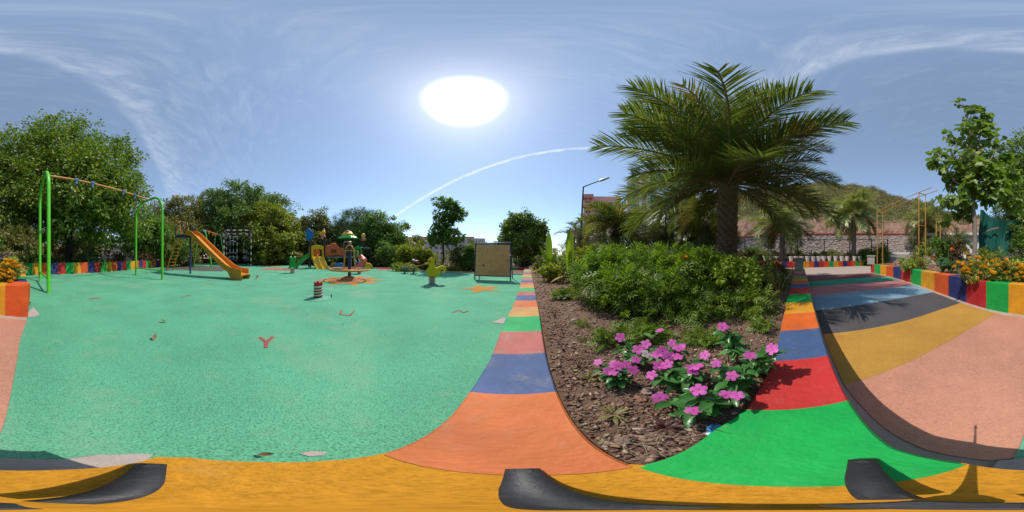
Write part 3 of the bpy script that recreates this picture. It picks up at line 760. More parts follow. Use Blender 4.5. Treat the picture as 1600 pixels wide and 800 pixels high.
# ================================================================== WALL, ROAD, BUILDINGS
def ring(px, r, z): return pol(px, r, z)
def stone_mat():
    m, nt, N, L, b = _nt('rubble_stone')
    tc = N.new('ShaderNodeTexCoord'); uv = tc.outputs['UV']
    nn = N.new('ShaderNodeTexNoise'); nn.inputs['Scale'].default_value = 3; L.new(uv, nn.inputs['Vector'])
    s = N.new('ShaderNodeVectorMath'); s.operation = 'SCALE'; s.inputs['Scale'].default_value = .12; L.new(nn.outputs['Color'], s.inputs[0])
    a = N.new('ShaderNodeVectorMath'); a.operation = 'ADD'; L.new(uv, a.inputs[0]); L.new(s.outputs[0], a.inputs[1])
    br = N.new('ShaderNodeTexBrick'); L.new(a.outputs[0], br.inputs[0]); br.inputs['Scale'].default_value = 1
    br.inputs['Brick Width'].default_value = .36; br.inputs['Row Height'].default_value = .17; br.inputs['Mortar Size'].default_value = .022
    br.inputs['Color1'].default_value = (.32, .26, .225, 1); br.inputs['Color2'].default_value = (.48, .40, .36, 1); br.inputs['Mortar'].default_value = (.13, .105, .095, 1); br.inputs['Bias'].default_value = 0
    n2 = noise(N, L, uv, 4, 6, .7)
    c = mixc(N, L, .7, br.outputs[0], ramp(N, L, n2, [(.3, (.55, .5, .5)), (.7, (1.3, 1.25, 1.2))]), 'MULTIPLY')
    L.new(c, b.inputs['Base Color']); b.inputs['Roughness'].default_value = .95
    bump(N, L, br.outputs['Fac'], b, -.8, .03); return m
M_stone = stone_mat()
M_redcope = plain('red_coping', (.42, .05, .045, 1), .7, .2, 4, .2)
wl = thing('stone_wall', 'long grey rubble stone wall with a red coping below the hill', 'stone wall')
pxs = np.linspace(1112, 1600, 57); RW = 20.4
zt = H+RW*np.tan((400-np.interp(pxs, [1040, 1150, 1240, 1320, 1400, 1480, 1600], [375, 371, 366.8, 365.4, 366, 367.6, 370]))/800*PI)
zb = np.full_like(zt, .6)
def uv_strip(name, A, Bt, mat, parent):
    n_ = len(A); V = np.array(A+Bt); F = np.array([(i, i+1, n_+i+1, n_+i) for i in range(n_-1)])
    me = np_mesh(name, V, F, mat); uvl = me.uv_layers.new(); run = np.concatenate([[0], np.cumsum([(A[i+1]-A[i]).length for i in range(n_-1)])])
    for p in me.polygons:
        for li in p.loop_indices:
            vi = me.loops[li].vertex_index; uvl.data[li].uv = (run[vi % n_], V[vi][2])
    return link(name, me, parent)
A = [ring(p, RW, z) for p, z in zip(pxs, zb)]; Bt = [ring(p, RW+.12, z) for p, z in zip(pxs, zt)]
uv_strip('stonework', A, Bt, M_stone, wl)
mb = MB()
for i in range(len(pxs)-1):
    q = [ring(pxs[i], RW+o, zt[i]+dz) for o, dz in ((.02, 0), (.02, .13), (.62, .13), (.62, -.6))]; q2 = [ring(pxs[i+1], RW+o, zt[i+1]+dz) for o, dz in ((.02, 0), (.02, .13), (.62, .13), (.62, -.6))]
    mb.add(q+q2, [(0, 4, 5, 1), (1, 5, 6, 2), (2, 6, 7, 3)])
mb.build('coping', M_redcope, wl)
mb = MB()                                        # single stones that stand proud of the face
rnd = random.Random(5)
for _ in range(700):
    p = rnd.uniform(1150, 1480); i = np.interp(p, pxs, zt); z = rnd.uniform(1.15, i-.15); w = rnd.uniform(.1, .22); h = rnd.uniform(.05, .09)
    c = ring(p, RW+.01+.1*(z-.6)/3, z); t = Vector((math.cos(az(p)), -math.sin(az(p)), 0)); o = Vector((math.sin(az(p)), math.cos(az(p)), 0))
    vs = [c+t*a*w+Vector((0, 0, b*h)) for a, b in ((-1, -1), (1, -.8), (.9, 1), (-.85, .9))]; vf = [v*1.0-o*.05+(c-v)*.2 for v in vs]
    mb.add(vs+vf, [(4, 5, 6, 7), (0, 1, 5, 4), (1, 2, 6, 5), (2, 3, 7, 6), (3, 0, 4, 7)])
stuff(mb.build('proud_stones', plain('proud_stone', (.46, .39, .35, 1), .95, .4, 7, .4), wl))
# road in front of the wall and its white edge
M_road = plain('road_grey', (.20, .175, .165, 1), .9, .25, 2, .3)
polar('road', np.array([14.4, 15, 16, 17, 18, 19, 19.6]), np.linspace(100, 168, 60), lambda R, P: terr(R, P)+.03, M_road)
mb = MB(); ks = np.linspace(1352, 1600, 40)
for a, b in zip(ks[:-1], ks[1:]):
    q = [ring(k, r, z) for k in (a, b) for r, z in ((19.6, .95), (19.6, 1.36), (19.95, 1.36))]
    mb.add(q, [(0, 3, 4, 1), (1, 4, 5, 2)])
struct(mb.build('road_kerb', plain('white_kerb', (.58, .54, .50, 1), .8, .15, 3, .2)))
M_post = plain('dark_post', (.045, .042, .045, 1), .6, .2, 5, .1)
fr = thing('rail_fence', 'dark post and rail fence standing before the stone wall', 'fence')
post = MB(); post.box(-.05, .05, -.05, .05, 0, 2.05, .01); pm = post.mesh('post', M_post)
fpx = [1164, 1200, 1246, 1288, 1328, 1362, 1387, 1429]
RF = 18.2
for p in fpx: link('post', pm, fr, loc=ring(p, RF, .75))
for a, b in list(zip(fpx[:-2], fpx[1:-1]))+[(1416, 1429), (1429, 1446)]:
    mb = MB(); mb.tube([ring(a, RF, 2.74), ring(b, RF, 2.74)], .035, 6); mb.build('rail', M_post, fr)
for a, b in zip(fpx[:5], fpx[1:6]): mb = MB(); mb.tube([ring(a, RF, .95), ring(b, RF, .95)], .06, 6); mb.build('bottom_rail', M_post, fr)

M_pinkw = plain('pink_plaster', lin(216, 172, 162, .95), .9, .12, .6, .1, dirt_amt=.2)
M_pinkr = plain('rose_plaster', lin(200, 140, 134, .9), .9, .12, .6, .1, dirt_amt=.2)
M_brownw = plain('shaded_pink_plaster', lin(184, 142, 132, .9), .9, .12, .5, .1, dirt_amt=.3)  # pink plaster browned, the wing's shade is put into the colour
M_dkwin = plain('window_dark', (.035, .035, .045, 1), .25, .2, 2, 0, spec=.6)
M_teal = plain('teal_panel', lin(38, 148, 158), .6, .1, 1, .05)
M_whitep = plain('white_plaster', (.72, .69, .66, 1), .85, .08, 1, .05)
def face_frame(px, d):
    """an Empty placed at distance d, local +X to the right seen from the middle, +Y away, +Z up"""
    return pol(px, d, 0), -az(px)
def windows(parent, xs, zs, w, h, y, frame_m=None, sill=True):
    mbw = MB(); mbw.box(-w/2, w/2, -.03, .05, 0, h); wm = mbw.mesh('window', M_dkwin)
    mf = MB(); t = .09
    mf.box(-w/2-t, w/2+t, -.08, .02, -t, 0); mf.box(-w/2-t, w/2+t, -.08, .02, h, h+t); mf.box(-w/2-t, -w/2, -.078, .02, 0, h); mf.box(w/2, w/2+t, -.078, .02, 0, h); mf.box(-.03, .03, -.07, .02, 0, h)
    fm = mf.mesh('frame', frame_m or M_whitep)
    for x in xs:
        for z in zs:
            o = link('window', wm, parent, loc=(x, y, z)); link('frame', fm, o)
# tall pink block behind the big palm
loc, rz = face_frame(1050, 27); b1 = thing('apartment_building', 'tall pink block with white and teal fins behind the big palm', 'building', loc, rz)
MB().box(-7.6, -3.2, 0, 12, -1, 14.6).build('wall', M_pinkw, b1)
MB().box(-3.2, 8.5, 1.5, 12, -1, 11.6).build('wing', M_brownw, b1)
for x0, x1, z1, m_ in ((-6.75, -6.25, 16.4, M_teal), (-5.4, -5.0, 15.7, M_whitep), (-4.2, -3.55, 17.6, M_whitep), (-3.5, -2.95, 17.0, M_teal), (2.6, 3.0, 13, M_teal), (5.3, 5.7, 13.4, M_teal)):
    MB().box(x0, x1, -.45 if x0 < -3 else 1.1, 1.4 if x0 < -3 else 1.5, 2.2 if x0 < -3 else 5, z1).build('fin', m_, b1)
mb = MB(); pr = [(-6.2, 14.6), (-5.4, 15.9), (-4.6, 16.7), (-3.6, 17.1), (-3.4, 14.6)]
mb.plate(pr, -.02, 11.5); mb.build('curved_parapet', M_pinkr, b1)
windows(b1, [-5.8, -4.7], [2.5, 5.5, 8.5, 11.5], .8, 1.5, 0)
windows(b1, [-1.6, .6, 4.2, 6.8], [1.8, 4.8, 7.8], 1.1, 1.4, 1.5)
for z in (3.9, 6.9, 9.9): MB().box(-3.3, 8.6, 1.25, 1.52, z, z+.22).build('ledge', M_pinkr, b1)
MB().box(-1, 3, 3, 8, 11.6, 13.4).build('stair_tower', M_pinkr, b1)
# pink balcony block further left
loc, rz = face_frame(931, 42); b2 = thing('apartment_building', 'pink balcony block behind the lamp post', 'building', loc, rz)
MB().box(-3.2, 6.5, 0, 12, -1, 17.0).build('wall', M_pinkw, b2)
MB().box(-3.4, -.6, -1.3, .0, 16.2, 17.2).build('roof_slab', M_pinkr, b2)
for z in (2.4, 5.2, 8.0, 10.8, 13.6):
    MB().box(-3.4, -.6, -1.3, -.02, z, z+.25).build('balcony_slab', M_pinkr, b2)
    mb = MB(); mb.box(-3.4, -.6, -1.3, -1.18, z+.25, z+1.1); mb.box(-3.4, -3.28, -1.18, -.02, z+.25, z+1.1); mb.build('balcony_rail', M_pinkw, b2)
for x in (-3.35, -1.95, -.7): MB().box(x-.12, x+.12, -1.34, -1.1, -1, 17.0).build('column', M_pinkr, b2)
windows(b2, [-2.0], [2.8, 5.6, 8.4, 11.2, 14.0], 1.3, 1.7, 0)
windows(b2, [1.2, 3.8], [2.8, 5.6, 8.4, 11.2, 14.0], 1.0, 1.4, 0)
loc, rz = face_frame(898, 55); b3 = thing('low_building', 'low pink building with a white doorway left of the lamp post', 'building', loc, rz)
MB().box(-2.6, 3.4, 0, 9, -1, 9.4).build('wall', M_pinkr, b3); MB().box(-2.8, 3.6, -.3, 9, 9.4, 9.9).build('roof', M_pinkw, b3)
windows(b3, [-1.4, .8], [2.5, 6], 1.1, 1.5, 0)
loc, rz = face_frame(921, 18); b4 = thing('gate_house', 'small white and pink shelter seen under the yellowish palm', 'shelter', loc, rz)
MB().box(-1.2, -.75, 0, .4, -.1, 2.2, .02).build('pillar', M_pinkw, b4); MB().box(.05, .5, 0, .4, -.1, 2.2, .02).build('pillar', M_pinkw, b4)
MB().box(-1.4, 2.8, -.2, 2.4, 2.2, 2.45, .02).build('roof', M_whitep, b4); MB().box(-.7, 0, 1.2, 1.3, .6, 2.1).build('back_panel', M_whitep, b4)
MB().box(.6, 2.7, .1, .3, -.1, .75, .02).build('low_wall', M_pinkw, b4)
# pale block far behind the climbing board
loc, rz = face_frame(703, 100); b5 = thing('apartment_building', 'long pale block with rows of small windows and a pink roofline far behind the duck', 'building', loc, rz)
M_pale = plain('pale_plaster', lin(205, 192, 196), .9, .08, .2, .05, dirt_amt=.15)
MB().box(-28, 3.0, 2, 14, -5, 11.0).build('wing', M_pale, b5); MB().box(-28.2, 3.0, 1.7, 14, 11.0, 13.2).build('roof', M_pinkr, b5)
MB().box(3.0, 22, 0, 14, -5, 12.0).build('wall', M_pale, b5); MB().box(2.8, 15, -.3, 14, 12.0, 12.9).build('roof', M_pinkr, b5)
MB().box(22, 32, 3, 14, -5, 9.5).build('wing', M_pale, b5)
windows(b5, [4.6, 6.6, 8.6, 11.2, 13.2, 16.5, 18.5, 20.5], [-1.5, 1.9, 5.3, 8.9], .9, 1.15, 0, M_pale)
windows(b5, [-26, -22.5, -19, -15.5, -12, -8.5, -5, -1.5], [-1.5, 2, 5.4, 8.6], 1.9, 1.5, 2, M_pale)
# white house behind the broad-leaved tree
loc, rz = face_frame(1494, 19); b6 = thing('white_building', 'low white building behind the broad-leaved tree trunk', 'building', loc, rz)
MB().box(-3.0, 3.2, 0, 5, -.1, 3.3).build('wall', M_whitep, b6); MB().box(-3.3, 3.5, -.6, 5.3, 3.3, 3.55).build('roof', plain('white_roof', (.62, .58, .54, 1), .8, .1, 1, .1), b6)
windows(b6, [-1.2, .6], [1.6], .9, 1.0, 0, M_dkwin)
MB().box(-2.0, -1.9, -.03, .02, .4, 3.2).build('pipe', M_post, b6)
# small buildings glimpsed under the big dark tree
loc, rz = face_frame(190, 24); b7 = thing('white_shed', 'low white shed behind the swing under the trees', 'shed', loc, rz)
MB().box(-2.9, 3.6, 0, 3, -.1, 2.3).build('wall', M_whitep, b7); mb = MB(); mb.plate([(-3.1, 2.3), (3.8, 2.3), (3.4, 2.9), (-3.1, 2.75)], -.3, 3.2); mb.build('roof', plain('grey_roof', (.5, .48, .46, 1), .8, .1, 1, .1), b7)
loc, rz = face_frame(140, 21); pool = thing('paddling_pool', 'pale blue play pool rim glimpsed under the big dark tree', 'pool', loc, rz)
MB().box(-2.2, 1.4, 0, 2.4, -.05, .75, .05).build('rim', plain('pool_blue', lin(128, 176, 214), .5, .1, 2, .05), pool)
loc, rz = face_frame(130, 25); b8 = thing('brick_shelter', 'brown open shelter behind the pool under the big dark tree', 'shelter', loc, rz)
M_brn = plain('tan_wall', lin(176, 130, 96), .9, .15, 1, .2)
MB().box(-2.8, 3.4, 2, 2.3, -.1, 3.4).build('back_wall', M_brn, b8); MB().box(-3.1, 3.7, -.6, 2.5, 3.4, 3.6).build('roof', M_post, b8)
for x in (-2.7, -.6, 1.4, 3.2): MB().box(x-.07, x+.07, 0, .14, -.1, 3.4).build('post', M_post, b8)
for k, c in enumerate('roybgr'):
    MB().box(-2.4+.8*k, -1.68+.8*k, 1.2, 1.5, -.1, 1.35).build('painted_panel', PLN[c], b8)
# far low things by the end of the striped kerb
loc, rz = face_frame(843, 30); b9 = thing('low_wall', 'low cream wall in sunlight beyond the end of the striped kerb', 'low wall', loc, rz)
MB().box(-3.2, 2.4, 0, .4, -.1, 1.15, .03).build('wall', plain('cream_plaster', lin(225, 200, 178), .9, .1, 1, .1), b9)
MB().box(-3.3, 2.5, -.05, .45, 1.15, 1.28, .02).build('coping', M_pinkw, b9)

# ================================================================== PLAY EQUIPMENT
def gloss(name, rgb, rough=.35, k=.95, var=.08, amt=.12): return plain(name, lin(*rgb, k), rough, var, 3, .05, spec=.5, dirt_amt=amt)
P_green = gloss('paint_lime', (92, 196, 48)); P_orange = gloss('paint_amber', (226, 144, 44)); P_navy = gloss('paint_navy', (42, 62, 112)); P_blue = gloss('plastic_blue', (32, 120, 190))
P_red = gloss('plastic_red', (214, 52, 44)); P_yellow = gloss('plastic_yellow', (240, 190, 24)); P_pgreen = gloss('plastic_green', (38, 160, 62)); P_coral = gloss('plastic_coral', (232, 110, 70))
P_white = gloss('paint_white', (226, 222, 216)); P_brown = gloss('post_brown', (62, 50, 50)); P_steel = plain('steel', (.35, .35, .36, 1), .4, .15, 5, .05, metal=.7); P_maroon = gloss('paint_maroon', (104, 40, 42))
P_mgreen = gloss('paint_sage', (92, 158, 96)); P_pink = gloss('plastic_pink', (226, 110, 140)); P_ochre = gloss('paint_ochre', (204, 142, 62), .5)
# --- big swing frame
def hoop(mb, a, b, h, r, t=(0, 0, 1), n=14):
    a = Vector(a); b = Vector(b); w = (b-a).length; u = (b-a).normalized(); R_ = w/2; c = (a+b)/2
    top = h-R_
    pts = [a, a+Vector((0, 0, top*.5))] + arc(c+Vector((0, 0, top)), R_, PI, 0, n, u, (0, 0, 1)) + [b+Vector((0, 0, top*.5)), b]
    mb.tube(pts, r, 10)
fa, fb, ga, gb = at(76, 458), at(62.5, 440), at(253.5, 437), at(212.5, 429.5)
fa.z = fb.z = ga.z = gb.z = 0
sw = thing('swing_frame', 'tall swing frame with two lime green arches and an orange top bar', 'swing frame', (fa+ga)/2)
HS = 3.35
for a, b in ((fa, fb), (ga, gb)):
    # the arch leans into a flattened hoop: shorter curve near the top
    mb = MB(); u = (b-a).normalized(); w = (b-a).length; R_ = .62; c0 = a+u*R_; c1 = b-u*R_
    pts = [a-Vector((0, 0, .05)), a+Vector((0, 0, 1.2))] + arc(c0+Vector((0, 0, HS-R_)), R_, PI, PI/2, 8, u) + arc(c1+Vector((0, 0, HS-R_)), R_, PI/2, 0, 8, u) + [b+Vector((0, 0, 1.2)), b-Vector((0, 0, .05))]
    mb.tube(pts, .048, 12); o = mb.build('arch', P_green, sw, smooth=60, world=True)
    m2 = MB(); m2.tube([a+Vector((0, 0, .34)), b+Vector((0, 0, .34))], .028, 8); m2.build('crossbar', P_green, sw, smooth=60, world=True)
ma = (fa+fb)/2+Vector((0, 0, HS)); mbm = (ga+gb)/2+Vector((0, 0, HS))
ma = ma.lerp(fa+Vector((0, 0, HS)), .25); mbm = mbm.lerp(ga+Vector((0, 0, HS)), .1)
mb = MB(); mb.tube([ma, ma.lerp(mbm, .5)-Vector((0, 0, .02)), mbm], .036, 10); mb.build('top_bar', gloss('bar_rust', (204, 128, 58), .55, amt=.5), sw, smooth=60, world=True)
d = (mbm-ma).normalized()
for t in (.23, .36, .66, .8):
    p = ma.lerp(mbm, t); m2 = MB(); m2.tube([p-d*.06, p+d*.06], .062, 10); m2.box(p.x-.035, p.x+.035, p.y-.035, p.y+.035, p.z-.17, p.z-.04, .008); m2.build('clamp', gloss('clamp_blue', (74, 112, 150), amt=.4), sw, world=True)
    if t in (.23, .8):
        c_ = MB(); zz = p.z-.17
        for k in range(11):
            q = Vector((p.x+.01*math.sin(k), p.y, zz-.045*k)); ax = (1, 0, 0) if k % 2 else (0, 1, 0)
            c_.tube([q+Vector(ax)*.016*math.cos(a)+Vector((0, 0, .03*math.sin(a))) for a in np.linspace(0, 2*PI, 8)[:-1]], .006, 4, closed=True)
        c_.build('chain', plain('rusty_chain', (.16, .09, .06, 1), .7, .3, 20, .2), sw, world=True)
# --- slide
s0 = at(383, 436.8); s1 = pol(297.3, 8.15); s0.z = s1.z = 0
sd_ = (s0-s1).normalized(); sn = Vector((-sd_.y, sd_.x, 0))
slide = thing('playground_slide', 'orange playground slide with a navy post and an orange ladder', 'slide', s1)
Ls = (s0-s1).length
prof = [(-.15, 2.0), (.12, 2.0), (.42, 1.86), (.75, 1.60), (Ls*.45, 1.10), (Ls*.66, .62), (Ls*.78, .37), (Ls*.87, .26), (Ls*.95, .23), (Ls*1.0, .22)]
wd = .27; rim = .19
mb = MB()
def chute(off_lo, off_hi, side):
    vs = []
    for x, z in prof:
        b = s1+sd_*x
        vs += [b+sn*side*wd+Vector((0, 0, z+off_lo)), b+sn*side*wd+Vector((0, 0, z+off_hi)), b+sn*side*(wd+.035)+Vector((0, 0, z+off_hi)), b+sn*side*(wd+.035)+Vector((0, 0, z+off_lo))]
    n_ = len(prof); fs = [(k*4+j, k*4+(j+1) % 4, k*4+4+(j+1) % 4, k*4+4+j) for k in range(n_-1) for j in range(4)]+[(0, 1, 2, 3), tuple((n_-1)*4+j for j in range(4))]
    return vs, fs
bed_ = []
for x, z in prof:
    b = s1+sd_*x; bed_ += [b-sn*wd+Vector((0, 0, z)), b+sn*wd+Vector((0, 0, z)), b+sn*wd+Vector((0, 0, z-.05)), b-sn*wd+Vector((0, 0, z-.05))]
n_ = len(prof); mb.add(bed_, [(k*4+j, k*4+(j+1) % 4, k*4+4+(j+1) % 4, k*4+4+j) for k in range(n_-1) for j in range(4)]+[(0, 1, 2, 3), tuple((n_-1)*4+j for j in range(4))])
mb.build('chute', gloss('slide_amber', (222, 142, 44), .4), slide, world=True)
for s in (-1, 1):
    mb = MB(); mb.add(*chute(-.055, rim, s)); mb.build('side_wall', gloss('slide_amber', (222, 142, 44), .4), slide, world=True)
    e = MB(); q = [s1+sd_*x+sn*s*(wd+.016) for x in (Ls*.80, Ls*.86, Ls*1.0, Ls*1.02)]; e_z = [(.36, .28), (.25, 0), (.2, 0), (.2, 0.1)]
    vs = [p+sn*o+Vector((0, 0, z)) for p, zz in zip(q, [(.31, .30), (.20, 0), (.17, 0), (.17, .08)]) for o in (-.018, .018) for z in zz]
    e.add(vs, [(k*4+a, k*4+b, k*4+4+b, k*4+4+a) for k in range(3) for a, b in ((0, 1), (1, 3), (3, 2), (2, 0))]); e.build('foot_panel', P_ochre, slide, world=True)
for s in (0,):
    mb = MB(); mb.tube([s1-Vector((0, 0, .05)), s1+Vector((0, 0, 1.95))], .045, 10); mb.build('post', P_navy, slide, smooth=60, world=True)
pf = s1-sd_*.62
mb = MB()
q = [s1+sd_*a+sn*b for a, b in ((-.15, -.32), (-.15, .32), (-.85, .32), (-.85, -.32))]
mb.add([p+Vector((0, 0, 1.99)) for p in q]+[p+Vector((0, 0, 1.86)) for p in q], [(0, 1, 2, 3), (7, 6, 5, 4), (0, 4, 5, 1), (1, 5, 6, 2), (2, 6, 7, 3), (3, 7, 4, 0)]); mb.build('platform', P_navy, slide, world=True)
for s in (-1, 1):
    mb = MB(); c = s1-sd_*.45+sn*s*.32
    mb.tube([c-sd_*.38+Vector((0, 0, 1.98))]+arc(c+Vector((0, 0, 2.25)), .34, PI, 0, 8, sd_)+[c+sd_*.38+Vector((0, 0, 1.98))], .022, 8); mb.build('guard_rail', P_navy, slide, smooth=60, world=True)
lf = at(264, 422); lf.z = 0; ltop = s1-sd_*.85
for s in (-1, 1):
    mb = MB(); mb.tube([lf+sn*s*.24+Vector((0, 0, .0)), lf+sn*s*.24+(ltop-lf).normalized()*.25+Vector((0, 0, .08)), ltop+sn*s*.24+Vector((0, 0, 1.95)), ltop+sn*s*.24+(ltop-lf).normalized()*.2+Vector((0, 0, 2.75))], .026, 8); mb.build('ladder_rail', P_orange, slide, smooth=60, world=True)
    mb = MB(); mb.tube([lf+sn*s*.24+(lf-ltop)*.12+Vector((0, 0, .75)), ltop+sn*s*.27+Vector((0, 0, 2.8)), ltop+sn*s*.27+sd_*.3+Vector((0, 0, 2.72)), ltop+sn*s*.27+sd_*.45+Vector((0, 0, 2.0))], .02, 8); mb.build('handrail', P_orange, slide, smooth=60, world=True)
for k in range(8):
    t = .12+.11*k; p = lf.lerp(ltop, t)+Vector((0, 0, .08+1.87*t)); mb = MB(); u = (ltop-lf).normalized()
    q = [p+sn*a+u*b for a, b in ((-.24, -.06), (.24, -.06), (.24, .06), (-.24, .06))]
    mb.add([x+Vector((0, 0, .015)) for x in q]+[x-Vector((0, 0, .015)) for x in q], [(0, 1, 2, 3), (7, 6, 5, 4), (0, 4, 5, 1), (1, 5, 6, 2), (2, 6, 7, 3), (3, 7, 4, 0)]); mb.build('rung', P_orange, slide, world=True)
# --- second swing further back
q1, q2 = at(302, 419.2), at(331.5, 421); q3, q4 = at(329, 416.3), at(352.5, 416.6)
for q in (q1, q2, q3, q4): q.z = 0
sw2 = thing('swing_frame', 'smaller green swing frame with an orange bar behind the slide', 'swing frame', (q1+q4)/2)
tops = []
for a, b in ((q1, q2), (q3, q4)):
    c = (a+b)/2; u = (b-a).normalized(); mb = MB(); hh = 2.75
    mb.tube([a, a.lerp(c, .62)+Vector((0, 0, hh*.86))]+arc(c+Vector((0, 0, hh-.25)), .26, PI*.9, PI*.1, 8, u)+[b.lerp(c, .62)+Vector((0, 0, hh*.86)), b], .036, 8)
    mb.build('arch', P_mgreen if a is q3 else P_green, sw2, smooth=60, world=True); tops.append(c+Vector((0, 0, hh)))
    m2 = MB(); m2.tube([a.lerp(c, .1)+Vector((0, 0, .32)), b.lerp(c, .1)+Vector((0, 0, .32))], .02, 6); m2.build('crossbar', P_green, sw2, world=True)
mb = MB(); mb.tube(tops, .04, 8); mb.build('top_bar', gloss('bar_red', (206, 98, 50)), sw2, world=True)
for t in (.18, .36, .62, .8):
    p = tops[0].lerp(tops[1], t); m2 = MB(); m2.box(p.x-.05, p.x+.05, p.y-.05, p.y+.05, p.z-.2, p.z+.05, .01); m2.build('clamp', P_orange if t != .18 else P_blue, sw2, world=True)
# --- outdoor gym tower (red and white banded pipes)
loc, rz = face_frame(371, 15.2); gym = thing('exercise_frame', 'tall red and white banded pipe exercise frame in the shade of the trees', 'exercise frame', loc, rz)
def banded(mb, a, b, r, step=.28, ph=0):
    a = Vector(a); b = Vector(b); L_ = (b-a).length; k = max(1, round(L_/step))
    for i in range(k): mb.tube([a.lerp(b, i/k), a.lerp(b, (i+1)/k)], r, 7, mi=(i+ph) % 2)
BM = [gloss('band_white', (224, 216, 212), k=.9), P_maroon]
gx0, gx1, gy0, gy1, gh = -1.22, 1.22, -.7, 1.5, 3.2
for x, y in ((gx0, gy0), (gx1, gy0), (gx0+.1, gy1), (gx1-.1, gy1)):
    mb = MB(); banded(mb, (x, y, -.1), (x, y, gh), .062); mb.build('post', BM, gym, smooth=60)
for a, b in (((gx0, gy0), (gx1, gy0)), ((gx0+.1, gy1), (gx1-.1, gy1)), ((gx0, gy0), (gx0+.1, gy1)), ((gx1, gy0), (gx1-.1, gy1))):
    for z in (gh, gh-.32):
        mb = MB(); banded(mb, (*a, z), (*b, z), .05, .26, 1); mb.build('top_rail', BM, gym, smooth=60)
for x, s in ((gx0, 1), (gx1, -1)):
    mb = MB(); banded(mb, (x, gy0, gh-.75), (x+s*.45, gy0, gh-.34), .035, .2); mb.build('brace', BM, gym, smooth=60)
for x, y in ((-.72, .4), (-.40, .9), (-.05, .5), (-.0, 1.2), (.62, .3), (.85, 1.0)):
    mb = MB(); banded(mb, (x, y, .3), (x, y, gh-.35), .034, .3, 1); mb.build('hanging_pole', BM, gym, smooth=60)
for x0, x1, z in ((-.95, -.05, 1.15), (-.95, -.05, .75), (.5, 1.1, 1.2), (.5, 1.1, .7), (-.9, .0, .45), (-.85, -.2, 2.25), (.62, 1.2, 2.35)):
    mb = MB(); mb.tube([(x0, .3, z), ((x0+x1)/2, .1, z+.1), (x1, .4, z)], .03, 7); mb.build('grip_bar', gloss('gym_grey', (186, 180, 178)), gym, smooth=60)
for x, z in ((-.45, .55), (.8, .5), (-.62, 2.15), (.95, 1.15)):
    mb = MB(); mb.box(x-.17, x+.17, 0, .35, z-.05, z+.06, .02); mb.build('seat', gloss('gym_blue', (58, 70, 120)), gym)
# --- spring riders
def spring(t, r, h, turns, z0=0.0, wire=.016, x=0, y=0):
    for nm, m_, ph in (('spring_coil', gloss('coil_white', (232, 226, 218), .4), 0), ('coil_band', gloss('coil_red', (165, 58, 46), .5), .5)):
        mb = MB(); k = int(turns*14)
        mb.tube([(x+r*math.cos(2*PI*(i/14+ph)), y+r*math.sin(2*PI*(i/14+ph)), z0+.02+(h-.04)*i/k) for i in range(k+1)], wire, 6)
        mb.build(nm, m_, t, smooth=60)
def chaikin(p, n=2):
    for _ in range(n):
        q = []
        for i in range(len(p)):
            a = p[i]; b = p[(i+1) % len(p)]; q += [(a[0]*.75+b[0]*.25, a[1]*.75+b[1]*.25), (a[0]*.25+b[0]*.75, a[1]*.25+b[1]*.75)]
        p = q
    return p
loc, rz = face_frame(675, 5.15); duck = thing('spring_rider', 'yellow duck-shaped spring rider with a curled tail', 'spring rider', loc, rz)
kd = 5.15*PI/800/8.886                           # metres per pixel of a close reading of its outline
def dk(x, y): return ((x-490)*kd, .9+(400-(360+y/8.886))*5.15*PI/800*1.0)
out = [(392, 455), (420, 448), (432, 425), (437, 398), (460, 378), (488, 372), (512, 388), (524, 420), (522, 470), (528, 500), (548, 520), (575, 512), (610, 492), (640, 486), (668, 498), (686, 530), (682, 568), (660, 592), (632, 594), (626, 580), (646, 572), (650, 552), (636, 536), (612, 548), (598, 578), (590, 612), (578, 640), (552, 655), (515, 650), (470, 640), (432, 622), (404, 590), (408, 560), (426, 535), (446, 508), (452, 480), (440, 470), (400, 472)]
mb = MB(); mb.plate(chaikin([dk(*p) for p in out], 1), -.10, .10, .014); mb.build('body', gloss('duck_yellow', (238, 200, 22), .45), duck, smooth=35)
for s in (-1, 1):
    e = dk(462, 425); mb = MB(); mb.blob((e[0], s*.10, e[1]), (.024, .014, .024), 10, 6); mb.build('eye', gloss('eye_brown', (110, 52, 24)), duck, smooth=60)
    e = dk(455, 425); mb = MB(); mb.tube([(e[0], s*.09, e[1]-.05), (e[0]-.02, s*.22, e[1]-.05)], .014, 8); mb.build('handle', P_red, duck, smooth=60)
    e = dk(520, 632); mb = MB(); mb.tube([(e[0], s*.09, e[1]), (e[0]+.01, s*.24, e[1])], .016, 8); mb.build('foot_peg', P_steel, duck, smooth=60)
bk_ = dk(415, 460); mb = MB(); mb.blob((bk_[0]-.01, 0, bk_[1]), (.055, .075, .022), 10, 6); mb.build('beak', gloss('beak_gold', (232, 170, 20)), duck, smooth=60)
spring(duck, .085, dk(0, 640)[1], 4.5, 0, .017)
mb = MB(); mb.lathe([(.16, 0), (.16, .02), (.10, .035), (0, .035)], 18); mb.build('base_plate', P_steel, duck)
loc, rz = face_frame(457, 8.5); frog = thing('spring_rider', 'green frog-shaped spring rider left of the play tower', 'spring rider', loc, rz)
kf = 8.5*PI/800
def fk(px, py): return ((px-457)*kf, .9+(400-py)*kf)
out = [fk(*p) for p in ((450.2, 419.6), (452.2, 415), (452.5, 408.5), (453, 403.5), (454.2, 401.2), (456, 402.8), (459, 402.8), (460.8, 401.2), (462.2, 403.5), (462, 409), (460.5, 413.5), (461.5, 417.5), (462.6, 420), (459.5, 420.4), (458.2, 417.6), (455, 417.6), (453.5, 420))]
mb = MB(); mb.plate(chaikin(out, 1), -.13, .13, .018); mb.build('body', P_pgreen, frog, smooth=35)
